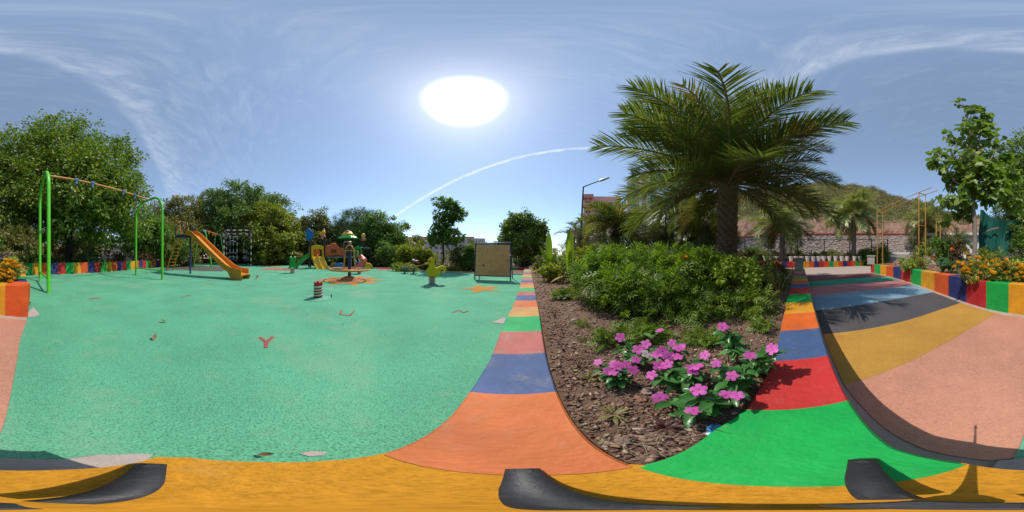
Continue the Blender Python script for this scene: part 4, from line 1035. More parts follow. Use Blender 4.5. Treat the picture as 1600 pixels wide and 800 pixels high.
for px_ in (454.4, 460.6):
    e = fk(px_, 402.2); mb = MB(); mb.blob((e[0], -.06, e[1]), (.07, .09, .075), 12, 8); mb.build('eye', P_pgreen, frog, smooth=60)
    mb = MB(); mb.blob((e[0]-.01, -.13, e[1]+.01), (.03, .025, .035), 8, 6); mb.build('pupil', P_white, frog, smooth=60)
spring(frog, .085, fk(0, 419)[1]-.02, 4, 0, .018)
mb = MB(); mb.lathe([(.16, 0), (.16, .02), (.10, .035), (0, .035)], 18); mb.build('base_plate', P_steel, frog)
loc, rz = face_frame(497, 3.4); stump = thing('broken_spring', 'bare coil spring of a broken rider with a torn red top', 'spring', loc, rz)
spring(stump, .075, .27, 4, .02, .024)
mb = MB(); mb.plate([(-.075, .27), (.075, .27), (.10, .31), (.085, .37), (.04, .34), (.0, .385), (-.04, .35), (-.075, .375), (-.09, .33)], -.055, .055, .015); mb.build('torn_top', P_red, stump)
mb = MB(); mb.lathe([(.27, .004), (.20, .018), (.11, .028), (0, .028)], 20, wob=lambda a, z: 1+.12*math.sin(3*a+1)); mb.build('footing', plain('green_screed', lin(120, 190, 160), .9, .15, 8, .3), stump)
mb = MB(); mb.tube([(.28, .02, .01), (.28, .02, .075)], .012, 8); mb.build('anchor_bolt', plain('rust', (.22, .08, .05, 1), .7, .3, 30, .2), stump)
loc, rz = face_frame(561.5, 8.3); rid = thing('spring_rider', 'pink and blue spring rider half hidden behind the spinner', 'spring rider', loc, rz)
kr = 8.3*PI/800
def rk(px, py): return ((px-561.5)*kr, .9+(400-py)*kr)
out = [rk(*p) for p in ((546, 419.5), (552, 417), (558, 414), (560.5, 409), (561.5, 404.5), (565, 402.5), (569, 404.5), (570.5, 409), (567, 412), (565, 416), (566, 420), (556, 420.5))]
mb = MB(); mb.plate(chaikin(out, 1), -.10, .10, .015); mb.build('body', P_pink, rid, smooth=35)
e = rk(566, 407); mb = MB(); mb.blob((e[0], -.02, e[1]), (.16, .15, .15), 12, 8); mb.build('head', P_coral, rid, smooth=60)
for a in (0, 1): mb = MB(); mb.tube([(rk(558, 0)[0]+.16*a, -.12, rk(0, 410)[1]), (rk(554, 0)[0]+.2*a, -.13, rk(0, 404)[1])], .02, 7); mb.build('handle', P_white, rid, smooth=60)
mb = MB(); mb.box(rk(553, 0)[0], rk(558, 0)[0], -.14, .14, rk(0, 413)[1], rk(0, 408)[1], .03); mb.build('seat', P_blue, rid)
spring(rid, .085, rk(0, 420)[1], 4, 0, .018)
# --- spinner (merry-go-round)
loc, rz = face_frame(546, 6.1); spn = thing('merry_go_round', 'low merry-go-round with a navy centre post and an ochre tube cage over a painted sun', 'merry-go-round', loc, rz)
mb = MB(); mb.lathe([(.36, .008), (.30, .07), (.18, .125), (.08, .145), (0, .145)], 24); mb.build('mound', M_tan, spn, smooth=60)
mb = MB(); mb.tube([(0, 0, .1), (0, 0, 1.12)], .062, 12); mb.build('post', P_navy, spn, smooth=60)
ks_ = 6.1*PI/800
mb = MB(); mb.tube([(.76*math.cos(t_), .76*math.sin(t_), .40) for t_ in np.linspace(0, 2*PI, 33)[:-1]], .032, 8, closed=True); mb.build('seat_ring', P_ochre, spn, smooth=60)
mb = MB(); mb.lathe([(.28, .36), (.30, .37), (.30, .39), (.28, .40)], 20); mb.build('hub_ring', P_ochre, spn)
for k in range(4):
    t_ = PI/4+k*PI/2; mb = MB(); mb.tube([(.06*math.cos(t_), .06*math.sin(t_), .38), (.75*math.cos(t_), .75*math.sin(t_), .40)], .022, 6); mb.build('spoke', P_ochre, spn, smooth=60)
for k in range(4):
    a = PI/4+k*PI/2; ca, sa = math.cos(a), math.sin(a)
    mb = MB(); mb.tube([(.30*ca, .30*sa, .43), (.23*ca, .23*sa, .95), (.20*ca, .20*sa, 1.16), (.12*ca, .12*sa, 1.27), (0, 0, 1.30)], .022, 8); mb.build('cage_tube', P_ochre, spn, smooth=60)
mb = MB(); mb.tube([(.21*math.cos(a), .21*math.sin(a), 1.1) for a in np.linspace(0, 2*PI, 17)[:-1]], .018, 6, closed=True); mb.build('grip_ring', P_ochre, spn, smooth=60)
mb = MB(); mb.lathe([(.045, 1.27), (.05, 1.34), (.035, 1.42), (0, 1.43)], 12); mb.build('cap', P_ochre, spn, smooth=60)
mb = MB(); mb.tube([(-.21, .14, .43), (-.22, .14, 1.40), (-.17, .14, 1.45), (.06, .14, 1.45), (.08, .14, 1.40), (.08, .14, .43)], .014, 6); mb.build('grab_rail', P_steel, spn, smooth=60)
# --- play tower
DT = 12.0; kt = DT*PI/800
loc, rz = face_frame(520, DT); tow = thing('play_tower', 'multi-coloured play tower with twin yellow slide, orange panel and flower roof', 'play tower', loc, rz)
def tk(px, py): return ((px-520)*kt, .9+(400-py)*kt)
def tplate(name, pix, y0, y1, mat, c=.03, sm=1): c = min(c, .03); mb = MB(); mb.plate(chaikin([tk(*p) for p in pix], sm) if sm else [tk(*p) for p in pix], y0, y1, c); return mb.build(name, mat, tow, smooth=35)
def tpost(px, top, y, r=.055, m_=None): x, z = tk(px, top); mb = MB(); mb.tube([(x, y, -.08), (x, y, z)], r, 10); return mb.build('post', m_ or P_brown, tow, smooth=60)
for px_, top, y in ((479.5, 374, .9), (484.8, 374, 0), (500.5, 375, .9), (506.8, 374, 0), (539, 376, 0), (551, 376, .9), (544.5, 370, 1.2), (557.8, 376, .9), (568, 376, 0), (569, 376, 1.3), (588, 385, 1.4)): tpost(px_, top, y)
for pxa, pxb, yb in ((484.8, 506.8, .9), (506.8, 539, .9), (539, 568, 1.3)):
    x0 = tk(pxa, 0)[0]; x1 = tk(pxb, 0)[0]; mb = MB(); mb.box(x0, x1, 0.05, yb, tk(0, 402.8)[1], tk(0, 401.2)[1], .02); mb.build('deck', P_steel, tow)
tplate('blue_finial', [(475.8, 371), (477, 362), (476.5, 358), (479, 355.5), (482, 354), (484.5, 357.5), (488, 360), (488.5, 364.5), (487, 368.5), (485.8, 375), (481, 376.2)], .2, .5, P_blue, .06)
for px_, py_ in ((505.5, 370), (568.2, 374.5)):
    x, z = tk(px_, py_)
    f_ = MB(); f_.lathe([(.16, -.18), (.19, -.14), (.14, 0), (.10, .05), (0, .06)], 14, (x, .0, z+.12)); p_ = f_.build('finial_skirt', P_pink, tow, smooth=60)
    f_ = MB(); f_.blob((x, 0, z+.32), (.155, .155, .19), 14, 8); f_.build('finial', P_yellow, tow, smooth=60)
x, z = tk(503, 365); mb = MB(); mb.blob((x, .05, z), (.19, .1, .16), 12, 8); mb.build('finial_petal', P_yellow, tow, smooth=60)
x, z = tk(506.5, 361.5); mb = MB(); mb.lathe([(.08, -.1), (.10, 0), (.03, .22), (0, .23)], 10, (x, .05, z)); mb.build('finial_tip', P_coral, tow, smooth=60)
# twin slide with its arch
tplate('slide_arch', [(486.3, 406), (486.2, 384.6), (489, 383.6), (494.5, 382.4), (500, 383.4), (505.8, 385), (505.8, 403), (503.5, 403), (503.3, 391), (500.5, 389.2), (492, 389.2), (490, 391.5), (489.8, 401), (491, 406)], -.12, 0, P_yellow, .02, 0)
tplate('back_panel', [(489.5, 403), (489.5, 390), (498.5, 389.5), (498.5, 399), (495, 403.5)], .4, .5, P_coral, .02)
for a, b in (((488.5, 401), (497.3, 419.4)), ((497.2, 400.5), (505.5, 419))):
    mb = MB(); w = .17; n_ = 7; vs = []
    for i in range(n_):
        t = i/(n_-1); px_ = a[0]+(b[0]-a[0])*t; py_ = a[1]+(b[1]-a[1])*(t if t < .85 else .85+(t-.85)*.75); x, z = tk(px_+2.8, py_); y = -.1-1.5*t*.6
        for o, dz in ((-w-.05, .16), (-w, .16), (-w, 0), (w, 0), (w, .16), (w+.05, .16), (w+.05, -.05), (-w-.05, -.05)): vs.append((x+o, y, z+dz))
    mb.add(vs, [(k*8+j, k*8+(j+1) % 8, k*8+8+(j+1) % 8, k*8+8+j) for k in range(n_-1) for j in range(8)]+[tuple(range(8)), tuple((n_-1)*8+j for j in range(8))]); mb.build('slide', P_yellow, tow)
# orange bridge panels
o = tplate('bridge_panel', [(507.8, 400), (507.5, 385.5), (510, 383.2), (514.5, 382.5), (517, 379.8), (521, 379.2), (525.5, 380.6), (529, 384), (532, 387.2), (537, 387), (537.5, 399), (532, 399.8), (524, 398.6), (516, 399.4), (511.5, 400.8)], .05, .16, P_coral, .03)
for px_ in (518.5, 521.5, 524.5): x, z = tk(px_, 393); mb = MB(); mb.box(x-.055, x+.055, .035, .06, z-.12, z+.16, .01); mb.build('slot', gloss('slot_dark', (120, 42, 30)), o)
tplate('far_panel', [(508, 400), (508, 386), (520, 382), (530, 386), (537, 388), (537, 399)], .85, .95, P_coral, .03)
tplate('side_panel', [(481.5, 400), (481.5, 385.5), (484.2, 385), (484.2, 400)], .3, .4, P_coral, .02, 0)
# flower roof
x, z = tk(545, 371)
mb = MB(); mb.lathe([(.70, -.02), (.74, .0), (.66, .10), (.48, .22), (.30, .28), (0, .28)], 32, (x, .5, z-.02), wob=lambda a, zz: 1+.10*math.sin(8*a)*(1 if zz < .15 else .3)); mb.build('roof_leaf', P_pgreen, tow, smooth=60)
mb = MB(); mb.lathe([(.47, .20), (.49, .26), (.40, .36), (.27, .50), (.12, .60), (0, .62)], 28, (x, .5, z), wob=lambda a, zz: 1+.06*math.sin(6*a)); mb.build('roof_petal', P_yellow, tow, smooth=60)
mb = MB(); mb.blob((x-.08, .32, z+.52), (.17, .16, .09), 14, 8); mb.build('roof_heart', P_pink, tow, smooth=60)
# green arch with climbing net
tplate('climber_arch', [(553.2, 407), (553.2, 388.5), (555, 385.6), (559, 384), (563.5, 385), (565.8, 388), (566, 402.5), (563, 405), (562, 401.5), (562.6, 391), (560.8, 389), (557.5, 389.4), (556.6, 392), (556.4, 403)], -.12, 0, P_pgreen, .025, 0)
o = tplate('climber_panel', [(557.3, 402.6), (557.8, 391), (560.4, 390.6), (561.6, 401.8)], .02, .08, P_yellow, .01, 0)
for k in range(5):
    for j in range(2): x, z = tk(558.6+1.6*j, 392.5+2.1*k); mb = MB(); mb.blob((x, .0, z), (.035, .03, .045), 8, 5); mb.build('foothold', P_white, o)
# curved lower parts
tplate('spiral_slide', [(548, 417), (556, 413.5), (560, 409), (561.5, 404), (565, 402.5), (569.5, 404.5), (570.5, 409.5), (566.5, 412), (563, 416), (556, 420), (549, 420.5)], -1.0, -.6, P_pink, .08)
x, z = tk(561.5, 412); mb = MB(); mb.tube([tkp for tkp in [(tk(563, 401)[0], -.2, tk(0, 401)[1]), (tk(567, 408)[0], -.5, tk(0, 407)[1]), (tk(563, 412)[0], -.95, tk(0, 412)[1])]], [.2, .24, .22], 12); mb.build('spiral_tube', P_coral, tow, smooth=60)
tplate('yellow_crawler', [(563, 418.5), (566, 413), (569.5, 410.6), (573, 410), (576.5, 411.6), (579, 415), (579.5, 420), (570, 420.6), (563.5, 420.3)], -.9, -.4, P_yellow, .08)
tplate('green_crawler', [(576.5, 416), (580, 417.5), (581.5, 420.5), (581.8, 423), (574, 423), (573.5, 421.5), (578, 421)], -1.0, -.6, P_pgreen, .05)
tplate('blue_crawler', [(518, 419), (522, 413.8), (527.5, 409.6), (532, 409.2), (535.5, 411.5), (537, 415), (537.4, 420), (519, 420.2)], -1.1, -.6, P_blue, .08)
tplate('gold_crawler', [(515.5, 418), (516.3, 412), (519.5, 409.5), (524, 409), (527, 411), (522, 414), (518.5, 418.5)], -.6, -.2, P_ochre, .06)
# green slide on the left
mb = MB(); n_ = 8; vs = []
for i in range(n_):
    t = i/(n_-1); px_ = 484-20.5*t; py_ = 399.5+18*t**1.15 if t < .9 else 399.5+18*t**1.15; x, z = tk(px_, py_); y = -.2-.5*t; w = .22
    for o_, dz in ((-w, .20), (-w+.04, .20), (-w+.04, 0), (w, 0), (w, .20), (w+.04, .20), (w+.04, -.05), (-w, -.05)): vs.append((x+o_*.25, y+o_, z+dz-.1*(t > .9)))
mb.add(vs, [(k*8+j, k*8+(j+1) % 8, k*8+8+(j+1) % 8, k*8+8+j) for k in range(n_-1) for j in range(8)]+[tuple(range(8)), tuple((n_-1)*8+j for j in range(8))]); mb.build('green_slide', P_pgreen, tow)
mb = MB(); a = tk(569, 385); b = tk(588, 386.5); mb.tube([(a[0], 1.3, a[1]), (b[0], 1.4, b[1])], .03, 6); mb.build('monkey_rail', P_steel, tow)
mb = MB(); b = tk(588, 386.5); mb.tube([(b[0], 1.4, b[1]), (b[0]+.1, 1.4, b[1]-1.2), (b[0]-.3, 1.2, 0)], .03, 6); mb.build('climbing_pole', P_brown, tow)
# --- climbing board
cl_a = at(741.5, 436.5); cl_b = at(797.5, 438.5); cl_a.z = cl_b.z = 0
cc = (cl_a+cl_b)/2; u = (cl_b-cl_a).normalized(); W_ = (cl_b-cl_a).length
climb = thing('climbing_board', 'tan two-panel climbing board with small grips in a navy frame', 'climbing wall', cc, math.atan2(u.y, u.x))
HB = 1.40
ln = .10                                          # the board leans back
def lean(z): return ln*z
for s in (-1, 1):
    mb = MB(); mb.tube([(s*W_/2, 0, -.02), (s*W_/2, lean(HB), HB)], .024, 8); mb.build('post', P_navy, climb, smooth=60)
    mb = MB(); mb.tube([(s*W_/2, .62, -.02), (s*W_/2, lean(HB)+.05, HB)], .022, 8); mb.build('back_leg', P_navy, climb, smooth=60)
    x0 = -W_/2+.03 if s < 0 else .004; x1 = -.004 if s < 0 else W_/2-.03
    vs = [(x, y+lean(z), z) for z in (.17, HB-.09) for x, y in ((x0, -.02), (x1, -.02), (x1, .015), (x0, .015))]
    mb = MB(); mb.add(vs, [(0, 1, 5, 4), (1, 2, 6, 5), (2, 3, 7, 6), (3, 0, 4, 7), (4, 5, 6, 7), (3, 2, 1, 0)]); mb.build('panel', plain('panel_tan', lin(232, 164, 112, 1.0), .7, .08, 4, .1, dirt_amt=.2), climb)
for z in (.15, HB-.05, HB): mb = MB(); mb.tube([(-W_/2, lean(z), z), (W_/2, lean(z), z)], .016 if z > .2 else .02, 8); mb.build('rail', P_navy, climb, smooth=60)
mb = MB(); mb.tube([(-W_/2, .62, .10), (W_/2, .62, .10)], .018, 8); mb.build('back_rail', P_navy, climb)
M_grip = plain('grip_grey', (.62, .58, .54, 1), .7, .2, 12, .3); M_gripv = plain('grip_violet', (.20, .13, .22, 1), .7, .2, 12, .3)
for k, (gx, gy) in enumerate([(150, 425), (257, 427), (385, 425), (540, 425), (180, 490), (455, 492), (295, 565), (380, 563), (152, 562), (535, 565), (218, 628), (450, 628), (135, 692), (290, 702), (370, 704), (515, 706), (108, 62), ]):
    if k == 16: continue
    x = -W_/2+W_*(gx-102+0)/(570-102)*1.0; z = HB-.09-(gy-370)/(758-370)*(HB-.27)
    x = max(-W_/2+.07, min(W_/2-.07, x)); mb = MB(); mb.blob((x, lean(z)-.045, z), (.042, .035, .026), 8, 5, jit=.2, seed=k); mb.build('grip', M_gripv if k in (9, 10) else M_grip, climb, smooth=60)
# --- seesaw
ss0 = at(632.5, 427); ss1 = at(646.5, 428.5)
see = thing('seesaw', 'low seesaw with a pink seat on teal legs behind the duck', 'seesaw', ((ss0+ss1)/2).to_3d()*1.0); see.location.z = 0
ksw = 8.2*PI/800
uS = Vector((math.cos(az(655)), -math.sin(az(655)), 0)); oS = pol(640, 8.2)
def sw_(px, py, dy=0): return oS+uS*((px-640)*ksw)+Vector((math.sin(az(640)), math.cos(az(640)), 0))*dy+Vector((0, 0, .9+(400-py)*ksw))
mb = MB(); mb.tube([sw_(634, 418.5), sw_(648, 418.2)], .03, 8); mb.tube([sw_(646, 418.4), sw_(672, 410.5)], .028, 8); mb.build('beam', gloss('beam_orange', (190, 110, 60)), see, smooth=60, world=True)
for px_ in (632, 646.5): mb = MB(); mb.tube([sw_(px_, 427.3), sw_(px_+.8, 418)], .04, 8); mb.box(*[v for p in [(sw_(px_, 427).x-.14, sw_(px_, 427).x+.14), (sw_(px_, 427).y-.14, sw_(px_, 427).y+.14)] for v in p], 0, .03, .005); mb.build('leg', gloss('leg_teal', (52, 92, 110)), see, smooth=60, world=True)
mb = MB(); mb.tube([sw_(631.5, 418.6), sw_(637, 418.2)], .055, 8); mb.build('saddle', gloss('saddle_teal', (60, 130, 130)), see, world=True)
mb = MB(); mb.tube([sw_(655, 411.5), sw_(646, 406.5)], .03, 8); mb.build('arm', gloss('beam_orange', (190, 110, 60)), see, world=True)
c = sw_(649.5, 407.8); mb = MB(); mb.blob((c.x, c.y, c.z), (.17, .16, .05), 14, 7); mb.build('seat', gloss('seat_pink', (220, 110, 150)), see, smooth=60, world=True)
mb = MB(); c = sw_(646, 406.2); mb.blob((c.x, c.y, c.z), (.08, .1, .05), 10, 6); mb.build('seat_back', P_white, see, smooth=60, world=True)
# --- ochre ladder frames (monkey bars)
def ladder_frame(name, label, pn, dn, pf, df, h, gap, rungs, r=.05):
    a = pol(pn, dn); b = pol(pf, df); t = thing(name, label, 'monkey bars', a)
    dv = (b-a).normalized(); n = Vector((-dv.y, dv.x, 0))*gap/2
    for c, base in ((a, -.05), (b, -.05)):
        for s in (-1, 1): mb = MB(); mb.tube([c+n*s+Vector((0, 0, base)), c+n*s+Vector((0, 0, h))], r, 8); mb.build('post', P_ochre, t, smooth=60, world=True)
        for z in rungs: mb = MB(); mb.tube([c-n+Vector((0, 0, z)), c+n+Vector((0, 0, z))], r*.7, 6); mb.build('rung', P_ochre, t, world=True)
        mb = MB(); mb.tube([c-n*1.15+Vector((0, 0, h)), c+n*1.15+Vector((0, 0, h))], r, 6); mb.build('cross_piece', P_ochre, t, world=True)
    for s in (-1, 1):
        mb = MB(); mb.tube([a-dv*.9+n*s+Vector((0, 0, h+.03)), b+dv*.1+n*s+Vector((0, 0, h+.03))], r*.75, 6); mb.build('rail', P_ochre, t, world=True)
    for k in range(3): c = a.lerp(b, .12+.3*k); mb = MB(); mb.tube([c-n+Vector((0, 0, h-.18)), c+n+Vector((0, 0, h-.18))], r*.5, 6); mb.build('bar', P_steel, t, world=True)
    return t
ladder_frame('monkey_bars', 'tall ochre monkey bars rising from the planter behind the path', 1441, 8.5, 1375, 12.4, 4.3, .47, (1.6, 2.5, 3.4), .027)
ladder_frame('monkey_bars', 'ochre monkey bars seen between the palms left of the big palm trunk', 1070, 9.0, 1084, 13, 4.4, .5, (.9, 1.7, 2.6), .03)
ladder_frame('monkey_bars', 'small ochre ladder frame beside the broad-leaved tree', 1466, 14.2, 1485, 18, 4.2, .38, (2.2, 3.1), .04)
# --- lamp post
lb_ = pol(905, 12); lamp = thing('lamp_post', 'tall dark lamp post with a long slanting arm', 'lamp post', lb_)
lt = pol(911.5, 12.1, hz(12.1, 292)); le = pol(952, 11.2, hz(11.2, 277.5))
mb = MB(); mb.tube([lb_, lt], [.085, .055], 10); mb.build('pole', M_post, lamp, smooth=60, world=True)
mb = MB(); mb.tube([lt, lt.lerp(le, .8)], [.05, .035], 8); mb.build('arm', M_post, lamp, smooth=60, world=True)
dd_ = (le-lt).normalized(); c0 = lt.lerp(le, .62); mb = MB(); mb.tube([c0, lt.lerp(le, .7), le], [.05, .10, .06], 8); mb.build('lamp_head', P_steel, lamp, smooth=60, world=True)
# --- buckets on the low wall
bmat = plain('bucket_white', (.66, .60, .54, 1), .55, .12, 6, .05, dirt_amt=.35)
def bucket_mesh():
    mb = MB(); mb.lathe([(.125, 0), (.13, .01), (.165, .34), (.185, .345), (.185, .40), (.17, .40), (.165, .33), (0, .32)], 18); return mb.mesh('bucket', bmat, 50)
BME = bucket_mesh()
mb = MB(); mb.lathe([(.166, .34), (0, .352)], 14); SOILM = mb.mesh('soil', M_soil)
mb = MB(); mb.tube([(.19*math.cos(a), -.02-.17*abs(math.sin(a))**.5*0-.19*0, .36-.17*math.sin(a)) for a in np.linspace(0, PI, 11)], .006, 5)
HANDLE = mb.mesh('handle', P_steel)
L_dry = leafm('dry_bucket_leaf', [(0, (.05, .075, .02)), (.5, (.11, .12, .035)), (1, (.22, .14, .06))])
TW = []
for v in range(4):
    (V, F), C = crown_arrays([(0, 0, .46, .13, .13, .10+.05*v)], 26+22*v, .07, T_LEAF, .07, 12, .2, rng=np.random.default_rng(50+v)); TW.append(np_mesh('seedling', V, F, L_dry))
BPX = [1196, 1206, 1214, 1236, 1244, 1252.5, 1261.5, 1270.5, 1279, 1287, 1296, 1305.5, 1315, 1323.5, 1335, 1344]
wa, wb = at(1186, 418.6), at(1355, 415.0)
ordn = ['first', 'second', 'third', 'fourth', 'fifth', 'sixth', 'seventh', 'eighth', 'ninth', 'tenth', 'eleventh', 'twelfth', 'thirteenth', 'fourteenth', 'fifteenth', 'sixteenth']
for k, p in enumerate(BPX):
    d = Vector((math.sin(az(p)), math.cos(az(p)))); e = (wb-wa).to_2d(); den = d.x*e.y-d.y*e.x; s_ = -(d.x*wa.y-d.y*wa.x)/den
    q = wa.to_2d()+e*s_; q = q*(1+.13/q.length)
    t = thing('bucket', f'white plastic bucket of soil, {ordn[k]} from the left in the row on the striped wall', 'bucket', (q.x, q.y, .47), k*1.3, 'white buckets in a row on the low striped wall')
    link('body', BME, t); link('soil', SOILM, t); link('handle', HANDLE, t); stuff(link('seedling', TW[(k*3) % 4], t, rot=(0, 0, k)))
# --- grey boxes
gb_ = at(1248.5, 422.4, ZK); rzb = -az(1248)
box1 = thing('grey_box', 'grey square box with dark lettering at the far end of the bright kerb', 'box', (gb_.x, gb_.y, ZK+.0), rzb)
M_gbox = plain('grey_box', (.44, .43, .42, 1), .7, .12, 9, .1, dirt_amt=.2)
MB().box(-.17, .17, -.17, .17, 0, .44, .012).build('body', M_gbox, box1); MB().box(-.185, .185, -.185, .185, .44, .50, .012).build('lid', M_gbox, box1)
mk = MB()
mk_ = []
for x, z, w, h in ((-.07, .34, .05, .012), (-.07, .365, .012, .035), (-.02, .34, .012, .05), (.0, .365, .03, .012), (.03, .34, .012, .05), (.07, .34, .012, .05), (.08, .385, .04, .010)):
    mk = MB(); mk.box(x-w/2, x+w/2, -.1745, -.1695, z-h/2, z+h/2); mk.build('letter_stroke', M_post, box1)
gb_ = pol(1361, 9.0); box2 = thing('stone_box', 'mottled grey stone box standing at the far corner of the striped planter', 'box', (gb_.x, gb_.y, .44), -az(1361))
M_gst = plain('mottled_stone', (.40, .36, .33, 1), .8, .35, 14, .3)
MB().box(-.20, .20, -.20, .20, 0, .38, .015).build('body', M_gst, box2)
mb = MB(); mb.add([(s*x, t*x, z) for x, z in ((.20, .38), (.23, .44), (.23, .50)) for s, t in ((-1, -1), (1, -1), (1, 1), (-1, 1))], [(k*4+j, k*4+(j+1) % 4, k*4+4+(j+1) % 4, k*4+4+j) for k in range(2) for j in range(4)]+[(8, 9, 10, 11), (3, 2, 1, 0)]); mb.build('rim', M_gst, box2)
# --- bits and pieces in the planter
pt = pol(1458.5, 9.5); pot = thing('flower_pot', 'terracotta pot with a small green plant on a concrete step', 'pot', (pt.x, pt.y, .62))
MB().box(-.34, .34, -.34, .34, -.62, 0, .02).build('stand', M_slab, pot)
mb = MB(); mb.lathe([(.13, 0), (.18, .26), (.205, .26), (.205, .32), (.17, .32), (.16, .26), (0, .25)], 18); mb.build('pot_body', plain('terracotta', lin(196, 96, 58), .8, .12, 6, .15), pot, smooth=50)
hs = pol(1407, 7.6); hoop_ = thing('hose', 'curved tan hose loop lying in the planter', 'hose', (hs.x, hs.y, .40), -az(1407))
mb = MB(); mb.tube(arc((0, 0, -.02), .30, 0, PI, 12, (1, .3, 0), (0, 0, 1.25)), .03, 8); mb.build('hose_loop', plain('hose_tan', lin(170, 118, 82), .6, .1, 5, .05), hoop_, smooth=60)
# green shade-net shelter
loc, rz = face_frame(1560, 8.4); net = thing('net_shelter', 'dark green shade net hung over a frame behind the flowers', 'shelter', loc, rz)
kn = 8.4*PI/800
def net_mesh():
    nx, nz = 40, 26; V = []; tl = [(1533, 326), (1538, 327.5), (1545, 335), (1556, 340), (1570, 342), (1588, 343)]; 
    for i in range(nx+1):
        u_ = i/nx; px_ = 1533+55*u_; top = np.interp(px_, [t[0] for t in tl], [t[1] for t in tl])
        for j in range(nz+1):
            v_ = j/nz; py_ = top+(400-top)*v_; x = (px_-1560)*kn*1.05; z = .9+(400-py_)*kn
            fold = .05*math.sin(u_*34+v_*2)+.05*math.sin(u_*13+1+v_*5)*(1-v_*.5)+.10*math.exp(-((u_-.06)/.05)**2)
            V.append((x+.03*math.sin(v_*9+u_*20)-(.12*v_ if u_ < .1 else 0), -fold+.5*v_*0+.25*math.sin(PI*v_)*u_, z))
    F = [(i*(nz+1)+j, (i+1)*(nz+1)+j, (i+1)*(nz+1)+j+1, i*(nz+1)+j+1) for i in range(nx) for j in range(nz)]
    return np.array(V), np.array(F)
V, F = net_mesh(); me = np_mesh('net', V, F, plain('net_green', lin(12, 96, 84), .75, .2, 5, .3, dirt_amt=.1)); me.polygons.foreach_set('use_smooth', [True]*len(me.polygons)); link('net', me, net)
V2 = V.copy(); V2[:, 1] += 1.6; me = np_mesh('back_net', V2, F, plain('net_green', lin(12, 96, 84))); link('back_net', me, net)
for x, t in ((-.9, 3.3), (.9, 2.75)): mb = MB(); mb.tube([(x, .15, 0), (x, .15, t-.1)], .035, 8); mb.build('pole', P_brown, net)
mb = MB(); mb.tube([(-.8, -.12, 2.05), (-.35, -.2, 2.25), (.0, -.16, 2.34)], .03, 6); mb.build('bamboo', plain('bamboo', (.30, .24, .15, 1), .7, .2, 8, .1), net)
# --- tripod under the 360 camera
TB = (.018, -.010); tri = thing('tripod', 'black three-legged mini tripod standing on the yellow kerb tip', 'tripod', (TB[0]*0, 0, ZK))
def naz(a): a = math.radians(a-180); return Vector((math.sin(a), math.cos(a), 0))
hubv = naz(0)*0.0175+naz(270)*.010
M_blk = plain('tripod_black', (.03, .03, .032, 1), .5, .2, 20, .1, dirt_amt=.15)
for a in (60, 180, 300):
    dv = naz(a); nv = naz(a+90); w = .0165; n_ = 7; vs = []
    for i in range(n_):
        t = i/(n_-1); r = .022+.147*t; zc = .022+.016*math.cos(t*PI/2)-.012*t**3; ww = w*(.55+.45*min(1, t*2.2))
        for o_, dz in ((-ww, 0), (-ww*.6, .006), (ww*.6, .006), (ww, 0), (ww*.6, -.008), (-ww*.6, -.008)): p = hubv+dv*r+nv*o_; vs.append((p.x, p.y, zc+dz))
    mb = MB(); mb.add(vs, [(k*6+j, k*6+(j+1) % 6, k*6+6+(j+1) % 6, k*6+6+j) for k in range(n_-1) for j in range(6)]+[tuple(range(6)), tuple((n_-1)*6+j for j in range(6))]); l_ = mb.build('leg', M_blk, tri, smooth=50)
    p = hubv+dv*.155; mb = MB(); mb.box(p.x-.010, p.x+.010, p.y-.010, p.y+.010, 0, .022, .003); mb.build('foot', M_blk, l_)
mb = MB(); mb.lathe([(.010, .02), (.012, .03), (.010, .045), (.006, .055), (0, .06)], 14, tuple(hubv)); mb.build('hub', M_blk, tri, smooth=50)
mb = MB(); mb.tube([hubv+Vector((0, 0, .05)), hubv*.385+Vector((0, 0, .37))], [.0055, .003], 10); mb.build('pole', M_blk, tri, smooth=50)
mb = MB(); q = hubv*.36; mb.box(q.x-.0045, q.x+.0045, q.y-.004, q.y+.004, .365, .395, .001); mb.build('clamp', M_blk, tri)  # slim stand-in for the camera body, added for its head shadow

# ================================================================== VEGETATION
BARK = plain('bark_brown', (.12, .08, .06, 1), .95, .35, 9, .8); BARKG = plain('bark_grey', (.24, .19, .16, 1), .95, .3, 9, .6); BARKD = plain('bark_dark', (.055, .042, .038, 1), .95, .35, 9, .8)
def gr(*c, k=1.0): return [(i/(len(c)-1), (min(.8, x[0]*k*(1.32 if k != 1.0 else 1)), min(.8, x[1]*k*(1.06 if k != 1.0 else 1)), min(.8, x[2]*k))) for i, x in enumerate(c)]
L_big = leafm('leaf_big_tree', gr((.025, .055, .012), (.045, .09, .016), (.075, .13, .02), (.14, .19, .03), k=1.95), .32)
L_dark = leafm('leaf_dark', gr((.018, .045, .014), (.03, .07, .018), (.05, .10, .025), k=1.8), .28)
L_acac = leafm('leaf_feathery', gr((.035, .075, .02), (.055, .105, .028), (.085, .14, .035), k=2.1), .3)
L_yg = leafm('leaf_yellow_green', gr((.07, .105, .018), (.12, .165, .025), (.19, .23, .035), k=1.6), .38)
L_olive = leafm('leaf_olive', gr((.055, .07, .025), (.09, .11, .035), (.14, .15, .06), k=1.75), .32)
L_mid = leafm('leaf_mid_green', gr((.035, .085, .02), (.06, .13, .028), (.10, .18, .035), k=1.7), .38)
L_broad = leafm('leaf_broad', gr((.035, .075, .02), (.06, .115, .025), (.10, .17, .035), (.15, .22, .06), k=1.7), .35)
L_mari = leafm('leaf_marigold', gr((.09, .15, .025), (.13, .21, .03), (.20, .30, .04), (.29, .38, .05)), .4)
L_lime = leafm('leaf_lime_shrub', gr((.08, .16, .025), (.15, .25, .03), (.24, .34, .045), k=1.35), .4)
